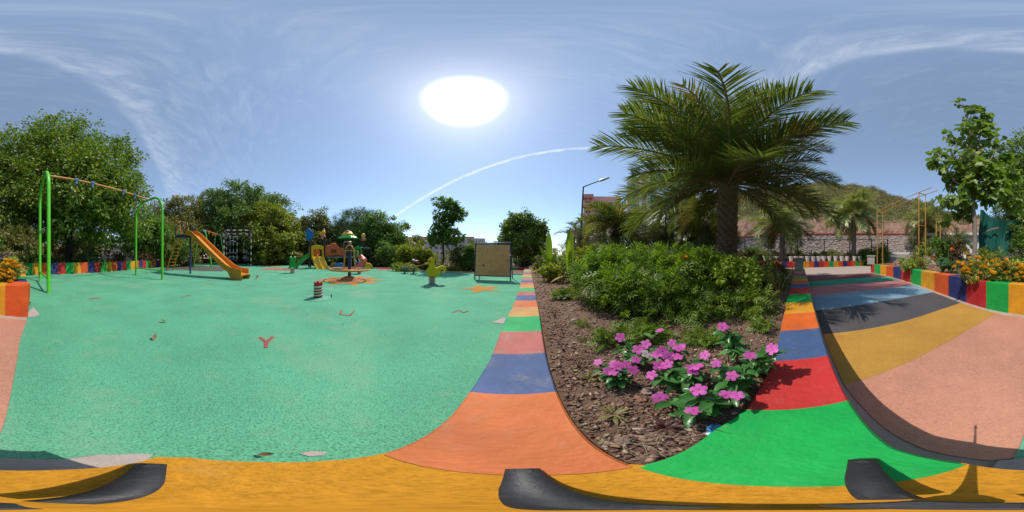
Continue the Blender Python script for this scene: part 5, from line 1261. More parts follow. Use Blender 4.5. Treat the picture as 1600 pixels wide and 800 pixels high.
L_peri = leafm('leaf_periwinkle', gr((.055, .17, .045), (.085, .25, .06)), .3, .28, spec=.5)
L_canna = leafm('leaf_canna', gr((.10, .19, .025), (.17, .27, .03), k=1.2), .45)
L_palm = leafm('palm_green', gr((.065, .095, .028), (.105, .14, .038), (.15, .175, .05), (.22, .20, .06), k=1.0), .40, .35, spec=.45)
L_palmy = leafm('palm_yellowing', gr((.06, .09, .02), (.12, .13, .025), (.30, .20, .03), (.42, .22, .04)), .35)
L_palmd = leafm('palm_dry', gr((.20, .12, .04), (.34, .20, .06), (.45, .30, .12)), .3)
L_palms = leafm('palm_silver', gr((.08, .12, .05), (.13, .17, .08), (.19, .23, .12), k=2.1), .25, .35, spec=.5)
L_dryg = leafm('leaf_dry_brown', gr((.10, .06, .035), (.18, .11, .06), (.12, .10, .04)), .2)

# --- background trees, left to right -------------------------------
def bl(px, d, y0, y1, w, dy=0, wt=None, dd=None, base=None):
    """crown lobe centred at azimuth px, from height row y1 (low) to y0 (high), w pixels wide"""
    c = pol(px, d+dy); zt_, zb_ = hz(d, y0), hz(d, y1); r = w/2*d*PI/800
    o = (c.x-base.x, c.y-base.y, (zt_+zb_)/2, r, dd or r, (zt_-zb_)/2)
    return o if wt is None else (*o, wt)
def bgtree(name, label, px, d, lobes, n, size, T, mat, bark=BARK, th=None, tr=.16, clump=.5, per=50, limbs=16, sag=.3, inner=.4, group='trees around the playground', trunks=1, cat='tree', up=.6, single=0):
    b = pol(px, d); b.z = float(terr(d, (px-800)*.225))
    lb = [bl(*l[:2], *l[2:5], base=b) if len(l) == 5 else bl(*l[:5], dy=l[5], base=b) for l in lobes]
    lb = [(x, y, z-b.z, rx, ry, rz) for x, y, z, rx, ry, rz in lb]
    top = max(l[2]+l[5] for l in lb)
    return tree(name, label, cat, b, th or top*.6, tr, lb, n, size, T, mat, bark, clump, per, inner, limbs, group, sag, up=up, trunks=trunks, single=single)
bgtree('shade_tree', 'biggest dark leafy tree behind the swing, hanging over the low striped wall', 108, 10.4,
       [(95, 10.4, 190, 330, 130), (40, 10.4, 205, 345, 120), (165, 10.2, 215, 350, 110), (120, 9.6, 250, 372, 190), (192, 10.2, 262, 382, 90), (20, 10.6, 260, 395, 130), (60, 10.2, 300, 385, 110), (170, 9.9, 320, 392, 90)], 90000, .165, T_LEAF, L_big, BARKD, th=4.5, tr=.34, clump=.5, per=46, limbs=40, sag=.25, inner=.35)
bgtree('shade_tree', 'dark tree at the edge behind the green net and the broad-leaved tree', 1590, 11.5,
       [(1585, 11.5, 225, 330, 80), (1612, 11.5, 240, 380, 90), (1578, 11.5, 290, 395, 70), (1600, 11.0, 330, 398, 100)], 16000, .15, T_LEAF, L_dark, BARKD, th=4, tr=.22, clump=.45, limbs=18)
bgtree('acacia_tree', 'wide feathery dark green tree behind the slide', 388, 23,
       [(375, 23, 290, 350, 90), (340, 23, 300, 370, 70), (420, 23, 305, 370, 80), (385, 22.5, 320, 400, 130), (450, 23, 335, 400, 40)], 60000, .28, T_DIA, L_acac, BARK, tr=.3, clump=.8, per=60, limbs=26)
bgtree('leafy_tree', 'yellow-green bushy tree in front of the wide feathery tree', 422, 18,
       [(420, 18, 318, 370, 60), (395, 18, 335, 395, 50), (445, 18, 335, 405, 56), (420, 17.5, 350, 410, 90), (462, 18, 362, 410, 36)], 32000, .24, T_LEAF, L_yg, BARK, tr=.2, clump=.5, limbs=20)
bgtree('olive_tree', 'olive green rounded tree between the swing and the slide', 268, 21,
       [(280, 21, 306, 365, 66), (250, 21, 316, 385, 60), (305, 21, 312, 380, 44), (270, 20.5, 340, 408, 110)], 32000, .24, T_LEAF, L_olive, BARK, tr=.2, clump=.6, limbs=18)
bgtree('leafy_tree', 'bright leafy tree just behind the right swing arch', 235, 13.5,
       [(225, 13.5, 322, 385, 50), (250, 13.5, 345, 402, 50), (205, 13.5, 340, 400, 40), (275, 13.5, 360, 408, 40)], 14000, .17, T_LEAF, L_mid, BARK, tr=.14, clump=.42, limbs=16)
bgtree('thin_tree', 'wispy half-bare tree rising behind the orange slide', 305, 25, [(310, 25, 300, 345, 40), (325, 25, 296, 330, 26)], 2600, .2, T_LEAF, L_olive, BARKG, tr=.12, clump=.5, limbs=26)
bgtree('leafy_tree', 'olive tree behind the blue finial of the play tower', 487, 22,
       [(490, 22, 328, 380, 46), (470, 22, 345, 408, 50), (508, 22, 338, 408, 44), (488, 21, 360, 412, 80)], 30000, .24, T_LEAF, L_olive, BARK, tr=.18, clump=.55, limbs=16)
bgtree('spiky_tree', 'dark tree with upright wispy twigs behind the flower roof', 553, 20.5,
       [(545, 20.5, 328, 375, 46), (572, 20.5, 326, 385, 46), (525, 20.5, 345, 405, 44), (560, 20, 350, 412, 100)], 40000, .30, T_NEEDLE, L_dark, BARK, tr=.2, clump=.6, limbs=30, sag=-.5)
bgtree('leafy_tree', 'deep green tree at the right end of the tree row behind the play tower', 597, 17,
       [(590, 17, 330, 385, 50), (612, 17, 345, 400, 44), (600, 16.5, 360, 412, 66), (578, 17, 350, 410, 50)], 28000, .19, T_LEAF, L_mid, BARK, tr=.2, clump=.45, limbs=18)
bgtree('spiky_tree', 'slim grey-green tree beside the open sky left of the duck', 620, 18, [(620, 18, 358, 410, 26), (612, 18, 345, 390, 22)], 5000, .17, T_NEEDLE, L_olive, BARKG, tr=.08, clump=.35, limbs=20, sag=-.3)
# slender tree
bgtree('slender_tree', 'slender lone tree with a crooked crown behind the duck', 692, 10.6,
       [(690, 10.6, 305, 330, 30), (705, 10.6, 312, 346, 34), (714, 10.6, 325, 350, 28), (686, 10.6, 330, 372, 26), (706, 10.6, 358, 382, 44), (682, 10.6, 360, 386, 30), (679, 10.6, 303, 320, 12), (698, 10.6, 334, 366, 26), (688, 10.6, 345, 362, 22)], 6000, .16, T_LEAF, L_mid, BARKD, th=3.6, tr=.075, clump=.19, per=26, limbs=22)
bgtree('round_tree', 'round dark tree at the end of the striped kerb right of the climbing board', 816, 15,
       [(810, 15, 332, 375, 44), (836, 15, 338, 385, 36), (795, 15, 345, 395, 34), (818, 14.6, 360, 402, 66), (842, 15, 360, 402, 26)], 26000, .18, T_LEAF, L_big, BARKD, th=2.6, tr=.16, clump=.42, limbs=18, trunks=3)
bgtree('leafy_tree', 'pale round tree top far away above the pale apartment block', 652, 80, [(652, 80, 370, 384, 20)], 1500, .9, T_LEAF, L_olive, BARK, tr=.3, clump=1.4, limbs=5)
# understorey shrubs behind the floor's edge
def bgbush(label, px, d, y0, w, n, size, mat, T=T_LEAF, name='shrub', depth=.6, group='shrubs around the playground', y1=None, clump=.28):
    b = pol(px, d); b.z = float(terr(d, (px-800)*.225)); r = w/2*d*PI/800; hh = hz(d, y0)-b.z
    lo = [(-r*.4*math.cos(az(px)), r*.4*math.sin(az(px)), hh*.5, r*.62, r*depth, hh*.5), (r*.4*math.cos(az(px)), -r*.4*math.sin(az(px)), hh*.42, r*.62, r*depth, hh*.45), (0, 0, hh*.35, r*.9, r*depth, hh*.38)]
    return bush(name, label, 'bush', b, lo, n, size, T, mat, clump, 36, .3, 14, BARK, group)
for a in [('olive shrub behind the far end of the low striped wall', 292, 14.5, 372, 46, 5000, .14, L_olive), ('dry brownish shrub beside the white shed', 225, 12.6, 388, 34, 2600, .12, L_dryg), ('dry twiggy shrub left of the white shed', 182, 11.2, 386, 36, 2600, .12, L_dryg),
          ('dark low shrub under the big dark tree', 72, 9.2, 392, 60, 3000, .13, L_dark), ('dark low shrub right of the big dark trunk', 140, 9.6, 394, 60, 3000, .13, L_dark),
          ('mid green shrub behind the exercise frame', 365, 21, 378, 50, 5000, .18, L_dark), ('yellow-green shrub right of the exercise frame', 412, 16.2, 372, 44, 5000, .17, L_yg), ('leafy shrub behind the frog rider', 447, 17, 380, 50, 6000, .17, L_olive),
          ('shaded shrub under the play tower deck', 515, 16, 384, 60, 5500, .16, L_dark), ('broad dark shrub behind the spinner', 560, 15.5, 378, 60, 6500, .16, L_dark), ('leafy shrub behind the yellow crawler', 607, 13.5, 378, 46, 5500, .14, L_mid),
          ('yellow-green sapling bush left of the seesaw', 640, 12.2, 379, 40, 4600, .15, L_yg), ('bright bush behind the seesaw', 664, 11.6, 384, 40, 4600, .14, L_yg), ('dusty bush right of the duck', 722, 10.4, 382, 34, 3200, .13, L_olive), ('dark grassy bush left of the climbing board', 739, 9.8, 380, 30, 3600, .13, L_mid), ('low dry bush behind the duck tail', 700, 9.6, 411, 40, 1500, .10, L_yg),
          ('low yellowish weeds behind the seesaw', 633, 9.6, 412, 36, 1300, .10, L_yg), ('low dark hedge beyond the end of the striped kerb', 822, 17, 394, 60, 3500, .14, L_dark)]:
    bgbush(*a)
# far thicket filling the row behind
blobs = []
for p in range(-20, 640, 24):
    c = pol(p+random.uniform(-8, 8), 27+random.uniform(-2, 3)); h_ = random.uniform(3.6, 6.2); blobs.append((c.x, c.y, h_*.45, 2.2, 2.2, h_*.55))
(V, F), _ = crown_arrays(blobs, 60000, .40, T_LEAF, .8, 50, .2); stuff(link('far_thicket', np_mesh('far_thicket', V, F, L_olive)))
blobs = []
for p in range(600, 960, 24):
    c = pol(p+random.uniform(-8, 8), 34+random.uniform(-3, 6)); z0 = float(terr(34, (p-800)*.225)); h_ = random.uniform(1.6, 2.8)+.8; blobs.append((c.x, c.y, z0+h_*.45, 2.4, 2.0, h_*.55))
(V, F), _ = crown_arrays(blobs, 9000, .3, T_LEAF, .7, 50, .3); stuff(link('far_thicket', np_mesh('far_thicket', V, F, L_olive)))
# scrub on the hill
r_ = RNG; nS = 2600; ph = 66+112*r_.random(nS); rr = 26.3+36*r_.random(nS)**.8; zz = hill(rr, ph)
ctr = np.stack([rr*np.sin(np.radians(ph)), rr*np.cos(np.radians(ph)), zz], 1)
per = 26; C = np.repeat(ctr, per, 0); sz = np.repeat(.5+1.0*r_.random(nS), per)
dd = unit(r_.normal(size=(nS*per, 3)))*r_.random((nS*per, 1))**.5; dd[:, 2] = np.abs(dd[:, 2])
P = C+dd*sz[:, None]*np.array((1, 1, .8)); V, F = scatter(P, dd+r_.normal(size=dd.shape)*.5, np.array((0, 0, .7))+dd*.5+r_.normal(size=dd.shape)*.4, .20+.22*r_.random(len(P)), T_DIA)
L_scrub = leafm('leaf_scrub', gr((.07, .08, .03), (.12, .125, .05), (.17, .155, .075), (.22, .18, .10), k=1.1), .2)
stuff(link('hill_scrub', np_mesh('hill_scrub', V, F, L_scrub)))
blobs = []
for p in np.linspace(1150, 1480, 46):
    c = pol(p+r_.uniform(-4, 4), 21.6+r_.uniform(-.2, .6)); blobs.append((c.x, c.y, 3.75+r_.uniform(0, .3), .5, .4, .35))
(V, F), _ = crown_arrays(blobs, 5000, .17, T_DIA, .25, 40, .2); stuff(link('bank_weeds', np_mesh('bank_weeds', V, F, L_scrub)))
blobs = []
for p in np.linspace(1150, 1370, 40):
    c = pol(p+r_.uniform(-4, 4), 16.6+r_.uniform(-.5, .5)); blobs.append((c.x, c.y, .95+r_.uniform(0, .25), .42, .35, .30))
(V, F), _ = crown_arrays(blobs, 6500, .13, T_LEAF, .2, 40, .2); stuff(link('verge_weeds', np_mesh('verge_weeds', V, F, L_olive)))
for a in [('dark rounded shrub behind the stone box', 1380, 15.6, 377, 20, 3800, .12, L_dark), ('spreading dark leafy plant right of the buckets', 1356, 15.2, 387, 26, 2600, .17, L_dark), ('small shrub standing above the white buckets', 1250, 15.6, 384, 12, 900, .12, L_mid), ('trailing green creeper on the fence by the big palm trunk', 1178, 17.4, 384, 36, 2200, .14, L_mid), ('small weed clump above the buckets', 1302, 15.8, 388, 24, 1200, .12, L_olive)]:
    bgbush(*a, group='shrubs before the stone wall')

# --- date palms -----------------------------------------------------
def frond_mesh(name, mat, seed, droop=1.0, nl=58, lw=.0095, ll=.22, ragged=0.1, rach=None):
    """unit frond along +X that arches downwards"""
    r = np.random.default_rng(seed); m = 40; ang = -droop*(np.linspace(0, 1, m)**1.5); st = 1/(m-1)
    X = np.concatenate([[0], np.cumsum(np.cos(ang[:-1])*st)]); Z = np.concatenate([[0], np.cumsum(np.sin(ang[:-1])*st)])
    V = []; F = []
    for side in (-1, 1):
        ts = np.linspace(.13, .995, nl)+r.normal(size=nl)*.003
        for t in ts:
            if r.random() < ragged*.4: continue
            i = min(m-2, max(0, int(t*(m-1)))); f = t*(m-1)-i; p = np.array((X[i]+(X[i+1]-X[i])*f, 0, Z[i]+(Z[i+1]-Z[i])*f)); a = ang[i]
            T = np.array((math.cos(a), 0, math.sin(a))); Nv = np.array((-math.sin(a), 0, math.cos(a))); S = np.array((0, side, 0))
            ln = ll*(.46+.54*math.sin(PI*min(1, .12+t*.78)))*(.85+.3*r.random())*(1.0 if t < .9 else 1-.5*(t-.9)/.1)
            fw = .62+.55*t+r.normal()*.10; v = r.choice([.55, .28, .05])+r.normal()*.1
            D = T*fw+S*(1.05-.35*t)+Nv*v; D /= np.linalg.norm(D)
            W = np.cross(D, Nv); W = W/np.linalg.norm(W)
            w = lw*(.8+.4*r.random()); q = p+D*ln*.5; e = p+D*ln+np.array((0, 0, -1))*ln*.14*r.random()
            o = len(V); V += [p-W*w*.3, p+W*w*.3, q+W*w*.5, q-W*w*.5, e+W*w*.08, e-W*w*.08]
            F += [(o, o+1, o+2, o+3), (o+3, o+2, o+4, o+5)]
    me = np_mesh(name, np.array(V), np.array(F), mat)
    # rachis with its broad base
    import bmesh
    mb = MB(); k = 12; idx = np.linspace(0, m-1, k).astype(int); mb.tube([(X[i], 0, Z[i]-.002) for i in idx], [.012*(1-.85*(j/(k-1)))+.0012+.010*max(0, 1-j*1.2) for j in range(k)], 5)
    me2 = mb.mesh('rachis', rach or M_rach); bm = bmesh.new(); bm.from_mesh(me); nb_ = len(bm.faces); bm.from_mesh(me2); me.materials.append(rach or M_rach)
    bm.faces.ensure_lookup_table()
    for f in bm.faces[nb_:]: f.material_index = 1
    bm.to_mesh(me); bm.free(); bpy.data.meshes.remove(me2); return me
M_rach = plain('frond_stalk', (.20, .15, .06, 1), .6, .2, 8, .1)
FG = [frond_mesh('frond', L_palm, 100+i, dr, 92, .0078, .21) for i, dr in enumerate((.45, .65, .85, .35))]
FY = [frond_mesh('frond', L_palmy, 120+i, .7, 58, ragged=.3) for i in range(2)]
FD = [frond_mesh('frond', L_palmd, 130, 1.5, 50, ragged=.5)]
FS = [frond_mesh('frond', L_palms, 140+i, dr, 60, .018, .26) for i, dr in enumerate((.8, 1.1, 1.5))]
FYL = [frond_mesh('frond', leafm('palm_backlit', gr((.10, .13, .02), (.16, .18, .025), (.26, .22, .03), (.34, .20, .04)), .45), 150+i, dr, 50, .013, .26) for i, dr in enumerate((1.3, 1.7))]
FM = [frond_mesh('frond', L_palm, 160+i, dr, 56, .016, .25) for i, dr in enumerate((1.0, 1.5))]
def boot_mesh(s):
    mb = MB(); vs = [(-s, 0, -.9*s), (s, 0, -.9*s), (.75*s, .55*s, .2*s), (-.75*s, .55*s, .2*s), (0, .62*s, 1.15*s), (-.85*s, 0, .5*s), (.85*s, 0, .5*s), (0, .1*s, 1.0*s)]
    mb.add(vs, [(0, 1, 2, 3), (3, 2, 4), (0, 3, 5), (1, 6, 2), (3, 4, 7, 5), (2, 6, 7, 4)]); return mb.mesh('leaf_base', M_trunk)
M_trunk = plain('palm_trunk', (.20, .145, .115, 1), .95, .4, 14, .8, dirt=(.09, .07, .06, 1), dirt_amt=.5)
M_trunkg = plain('palm_trunk_grey', (.20, .16, .14, 1), .95, .4, 12, .8, dirt=(.07, .055, .05, 1), dirt_amt=.6)
def palm(label, px, d, th, tr, n, L_, sets, emin=-25, emax=78, name='date_palm', boots=0, seed=1, zb=0, group='date palms', flare=1.0, mat=None):
    b = pol(px, d); b.z = zb; t = thing(name, label, 'palm tree', b, 0, group); rnd = random.Random(seed)
    mb = MB(); k = 14
    mb.lathe([(tr*(1.25 if i == 0 else 1+.12*flare*max(0, (i/k-.6)))*(1+.05*math.sin(i*2.1)), -.1+(th+.1)*i/k) for i in range(k+1)]+[(tr*.5, th+.15), (0, th+.2)], 14); mb.build('trunk', mat or M_trunk, t, smooth=60)
    if boots:
        bm_ = boot_mesh(tr*.42)
        rows = int(boots/9)
        for i in range(boots):
            a = i*2.39996; z = .05+(th+.05)*i/boots; rr_ = tr*(1+.12*flare*max(0, z/th-.6))*.97
            link('leaf_base', bm_, t, loc=(rr_*math.sin(a), rr_*math.cos(a), z), rot=(0, 0, -a+rnd.uniform(-.1, .1)), scl=rnd.uniform(.85, 1.2)*(1 if z < th*.85 else 1.25))
    for i in range(n):
        u = (i+.5)/n; a = i*2.39996+rnd.uniform(-.45, .45)+seed; el = math.radians(emax-(emax-emin)*u**.85+rnd.uniform(-6, 6))
        me = rnd.choice(sets[min(len(sets)-1, int(u*len(sets)))])
        L2 = L_*(.86+.22*rnd.random())*(.72+.28*min(1, u/.3))
        M = Matrix.Translation((tr*.45*math.cos(a), tr*.45*math.sin(a), th+.12-.35*u*min(1, tr*3))) @ Matrix.Rotation(a, 4, 'Z') @ Matrix.Rotation(-el, 4, 'Y') @ Matrix.Rotation(rnd.uniform(-.5, .5), 4, 'X') @ Matrix.Scale(L2, 4)
        link('frond', me, t, mtx=M)
    return t
palm('largest date palm with a thick rough trunk, spreading over the flower bed', 1137, 4.5, 2.9, .225, 108, 3.0, [FG, FG+FG+FY, FG+FY, FG+FG+FY+FD, FG], -13, 84, boots=230, seed=17, zb=.2)
palm('silvery date palm behind the bucket row, right of the big palm', 1222, 14.8, 3.75, .23, 50, 3.0, [FS, FM+FS, FM], -35, 75, seed=6, mat=M_trunkg)
palm('silvery date palm in full sun, furthest right of the bucket row', 1334, 15.6, 5.1, .23, 60, 3.0, [FS, FS, FS+FM[:1]], -40, 82, seed=7, mat=M_trunkg)
palm('hazy date palm behind the tall ochre monkey bars', 1449, 19, 5.0, .26, 44, 3.4, [FS, FM], -40, 80, seed=8, mat=M_trunkg)
palm('bushy yellowish palm beside the lamp post', 962, 8.6, 2.45, .16, 60, 2.3, [FYL, FYL+FM, FYL, FM], -35, 80, seed=9)
palm('small grey-green palm with a thin trunk right of the yellowish palm', 1031, 11.5, 2.5, .18, 44, 2.3, [FM+FS, FM], -45, 75, seed=10)
palm('shaded palm with hanging fronds beside the big palm trunk', 1099, 8.2, 2.6, .2, 46, 2.1, [FM, FM], -60, 70, seed=11)
palm('small shaded palm behind the lamp post foot', 908, 13.5, 2.5, .2, 34, 2.2, [FM, FYL+FM], -40, 70, seed=12)
palm('second shaded palm close behind the ochre bars left of the big trunk', 1066, 11, 3.4, .19, 44, 2.6, [FM, FM+FS, FM], -50, 76, seed=22)
palm('dim palm between the white building and the broad-leaved tree', 1496, 15.5, 2.3, .2, 26, 2.2, [FM, FM], -40, 75, seed=13)
palm('young areca palm with upright yellowing fronds above the climbing board', 745, 10.6, .55, .08, 12, 1.9, [FYL+FM, FM+FYL], 38, 86, name='areca_palm', seed=14, group=None)

# --- broad-leaved tree in the planter ------------------------------
bgtree('broad_leaved_tree', 'tall young tree with large heart-shaped leaves in the planter', 1521, 5.0,
       [(1517, 5.0, 158, 190, 36), (1524, 5.0, 185, 240, 52), (1545, 5.0, 205, 255, 50), (1488, 5.0, 198, 222, 28), (1500, 5.0, 232, 290, 66), (1462, 5.0, 240, 262, 38), (1540, 4.9, 255, 320, 90), (1570, 5.0, 232, 300, 50), (1498, 5.0, 290, 340, 56), (1575, 4.8, 300, 338, 46), (1475, 5, 318, 350, 26), (1545, 5.0, 175, 190, 24)], 2100, .21, T_BROAD, L_broad, BARKG, th=5.6, tr=.085, clump=.17, per=9, limbs=60, sag=.55, inner=.3, group=None, up=.8, single=290)

# --- marigold hedge and lime shrub in the bed ----------------------
ZB = .285
def bedbush(name, label, px, d, y0, w, n, size, T, mat, cat='shrub', clump=.12, depth=.6, z0=ZB, stems=16, bark=None, group=None, per=26, sag=.1, up=.6, lowcut=.12):
    b = pol(px, d, z0); r = w/2*d*PI/800; hh = hz(d, y0)-z0; u = (math.cos(az(px)), -math.sin(az(px)))
    lo = [(u[0]*k*r, u[1]*k*r, hh*(.5+.08*math.sin(k*5+px)), r*.5, r*depth*.7, hh*(.5-lowcut*.3)) for k in (-.5, 0, .5)]+[(0, 0, hh*.4, r*.9, r*depth, hh*.32)]
    lo = [(x, y, z+lowcut*hh*.4, a, c, e) for x, y, z, a, c, e in lo]
    return bush(name, label, cat, b, lo, n, size, T, mat, clump, per, .25, stems, bark or BARK, group, sag, up)
G_m = 'marigold plants in the flower bed'
M_stemr = plain('stem_reddish', (.17, .09, .055, 1), .8, .25, 10, .2)
for lb, px_, d_, y_, w_, n_, sz, lc in [('dense marigold bush at the left end of the hedge, near the bare soil', 938, 2.35, 402, 78, 620, .17, .5), ('marigold bush in the middle of the hedge, left of the orange-tipped stem', 985, 2.25, 400, 84, 640, .17, .5), ('marigold bush in front of the small grey-green palm', 1035, 2.1, 402, 84, 620, .16, .55), ('feathery marigold bush left of the lime shrub', 1082, 1.95, 401, 70, 480, .15, .45), ('marigold bush behind the hedge below the yellowish palm', 958, 3.2, 396, 80, 520, .18, .4), ('tall front marigold plant at the left side of the hedge', 945, 1.95, 428, 64, 330, .15, .5), ('low marigold growth in front of the hedge centre', 990, 1.75, 432, 90, 420, .15, .45), ('front marigold plants below the orange-tipped stem', 1050, 1.7, 436, 80, 360, .14, .45), ('ragged marigold growth under the lime shrub', 1105, 1.6, 462, 80, 220, .12, .3), ('low leafy marigolds at the right foot of the lime shrub', 1165, 1.65, 462, 80, 240, .12, .3), ('low marigold sprouts before the middle of the hedge', 1020, 1.35, 486, 90, 130, .10, .2)]:
    bedbush('marigold_bush', lb, px_, d_, y_, w_, n_, sz, T_CUT, L_mari, group=G_m, per=10, clump=.12, stems=26, bark=M_stemr, lowcut=lc, sag=.2)
bedbush('lime_shrub', 'bright lime green small-leaved shrub at the right end of the hedge', 1140, 2.0, 401, 112, 5200, .038, T_LEAF, L_lime, clump=.075, per=44, depth=.75, lowcut=.6, stems=30)
bedbush('lime_shrub', 'smaller lime green shrub behind the right end of the hedge', 1185, 2.5, 404, 60, 2200, .04, T_LEAF, L_lime, clump=.075, per=44, depth=.7)
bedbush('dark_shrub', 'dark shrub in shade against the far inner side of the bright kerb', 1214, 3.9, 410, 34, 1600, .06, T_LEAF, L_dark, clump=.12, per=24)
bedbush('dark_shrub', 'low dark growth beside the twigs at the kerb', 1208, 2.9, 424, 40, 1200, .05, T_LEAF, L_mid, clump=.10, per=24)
bedbush('green_shrub', 'loose reddish-tipped shrub at the back of the bed by the grey box', 1190, 3.6, 406, 40, 900, .06, T_LEAF, leafm('leaf_red_tips', gr((.04, .08, .02), (.08, .12, .03), (.30, .08, .02)), .35), clump=.12, per=20)
for a in [('weedy yellowish plants behind the canna leaves', 905, 4.6, 392, 60, 1100, .10, L_yg), ('weeds along the far left side of the bed', 872, 5.0, 402, 40, 900, .09, L_mid), ('weeds at the far end of the bed near the kerb', 850, 6.0, 400, 34, 900, .10, L_olive), ('low weeds below the first canna plant', 862, 3.9, 412, 34, 700, .07, L_yg), ('tall weeds right of the second canna plant', 925, 5.6, 385, 50, 1000, .11, L_yg), ('dark shrub under the yellowish palm', 985, 6.4, 378, 70, 2200, .11, L_dark), ('dark shrub in front of the shaded palm', 1058, 6.2, 380, 50, 1800, .11, L_dark), ('dull shrub at the foot of the big palm', 1110, 4.0, 390, 40, 900, .09, L_olive), ('dull weeds right of the big palm foot', 1165, 6.0, 392, 50, 1000, .10, L_olive), ('shrub below the hanging-frond palm', 1085, 7.4, 384, 40, 1200, .11, L_mid)]:
    bedbush('weed_clump', a[0], a[1], a[2], a[3], a[4], a[5], a[6], T_LEAF, a[7], cat='plant', group='weeds and shrubs in the bed', clump=.14, depth=.8)
for a in [('tuft of low grass on the bare soil by the marigolds', 880, 2.3, 455, 34, 260, .07), ('small green sprout on the soil near the pink flowers', 906, 1.35, 512, 12, 40, .05), ('low feathery seedlings behind the pink flowers', 1105, 1.05, 520, 60, 150, .07), ('feathery seedling beside the blue stripe of the kerb', 1190, 1.25, 500, 26, 60, .08)]:
    bedbush('seedling', *a, T_PIN if a[5] > .045 and a[4] < 200 else T_NEEDLE, L_mari, cat='plant', stems=0, clump=.04, per=8)
# orange marigold heads
L_mflow = leafm('petal_orange', gr((.70, .24, .01), (.78, .34, .015), (.8, .42, .03)), .3, .5, (1.2, 1, .5, 1))
def pompon(n, size, seed, flat=.6):
    r = np.random.default_rng(seed); d = unit(r.normal(size=(n, 3))); d[:, 2] = np.abs(d[:, 2])*flat
    return scatter(d*size*.15, d+np.array((0, 0, .25)), np.array((0, 0, 1.0))+r.normal(size=(n, 3))*.2, np.full(n, size*.55), T_LEAF)
V, F = pompon(46, .06, 1); MARI = np_mesh('flower', V, F, L_mflow)
mb = MB(); mb.tube([(0, 0, -.16), (.004, 0, -.08), (0, 0, 0)], .0035, 5); STM = mb.mesh('stalk', plain('green_stalk', (.07, .13, .03, 1), .6, .15, 10, .05))
for k, (px, py, d, lb) in enumerate([(1011, 390.5, 2.3, 'topmost orange marigold bloom above the hedge'), (1071, 403.5, 1.8, 'bright orange marigold bloom left of the lime shrub'), (954, 442, 2.0, 'orange marigold bloom on the hedge front'), (894, 444, 2.6, 'small orange marigold bloom at the left end of the hedge'), (895, 464, 2.5, 'lowest orange marigold bloom at the hedge foot by the soil'), (860, 412, 4.1, 'yellow-orange bloom below the first canna leaves'), (885, 432, 3.8, 'dull orange bloom at the base of the second canna')]):
    t = thing('marigold_flower', lb, 'flower', pol(px, d, hz(d, py)), k, 'orange marigold blooms in the bed'); link('flower', MARI, t, scl=1.0 if d < 3 else 1.4); link('stalk', STM, t, scl=1.2)
mb = MB(); mb.blob((0, 0, 0), (.05, .03, .04), 10, 6, jit=.25, seed=4); t = pol(907, 2.35, hz(2.35, 437)); tag(link('plastic_scrap', mb.mesh('plastic_scrap', gloss('scrap_blue', (90, 170, 215))), loc=t, scl=.8), 'small blue plastic scrap caught in the marigold hedge', 'litter')
# canna / banana-like leaves
def blade_mesh(name, L_, w, curve, twist, mat, fold=.25):
    n_ = 12; V = []; F = []
    for i in range(n_+1):
        t = i/n_; ww = w*(math.sin(PI*min(1, .06+t*.94))**.62)*(1 if t < .98 else .55); x = curve*t*t*L_; z = L_*t*(1-.25*abs(curve)*t)
        for s in (-1, 0, 1):
            V.append((x+(abs(s)*ww*fold), s*ww*.5*math.cos(twist*t), z+s*ww*.15*math.sin(twist*t)))
    for i in range(n_):
        for s in range(2): o = i*3+s; F.append((o, o+1, o+4, o+3))
    me = np_mesh(name, np.array(V), np.array(F), mat); me.polygons.foreach_set('use_smooth', [True]*len(F)); return me
BL = [blade_mesh('leaf', 1, .22, .10, .5, L_canna), blade_mesh('leaf', 1, .40, .30, -.5, L_canna), blade_mesh('leaf', 1, .40, .8, .3, L_canna)]
BLY = blade_mesh('leaf', 1, .3, 1.0, .4, leafm('leaf_canna_yellow', gr((.42, .26, .03), (.5, .34, .05)), .4))
def canna(label, px, d, py_base, leaves, group='canna plants with tall upright leaves'):
    b = pol(px, d, ZB); t = thing('canna_plant', label, 'plant', b, 0, group)
    mb = MB(); mb.tube([(0, 0, -.02), (.01, 0, .3), (0, .01, .55)], [.03, .024, .016], 7); mb.build('stem', plain('green_stalk', (.07, .13, .03, 1)), t, smooth=60)
    for k, (v, ang, tilt, z, L_) in enumerate(leaves):
        M = Matrix.Translation((0, 0, z)) @ Matrix.Rotation(math.radians(ang), 4, 'Z') @ Matrix.Rotation(math.radians(tilt), 4, 'Y') @ Matrix.Scale(L_, 4)
        link('leaf', BLY if v == 9 else BL[v], t, mtx=M)
canna('canna plant with the tallest upright yellow-green leaf, second from the kerb', 889, 3.75, 0, [(0, 60, 4, .42, .92), (0, 100, -9, .40, .62), (1, 20, 16, .2, .42), (9, 200, 45, .12, .42), (1, 120, 25, .15, .5), (0, 250, 10, .3, .7)])
canna('canna plant with a cluster of broad upright leaves nearest the kerb', 858, 4.6, 0, [(0, 80, 4, .42, .95), (1, 150, 10, .38, .62), (1, 10, 14, .3, .5), (2, 240, 30, .2, .5), (9, 150, 40, .15, .5), (1, 300, 15, .3, .5)])
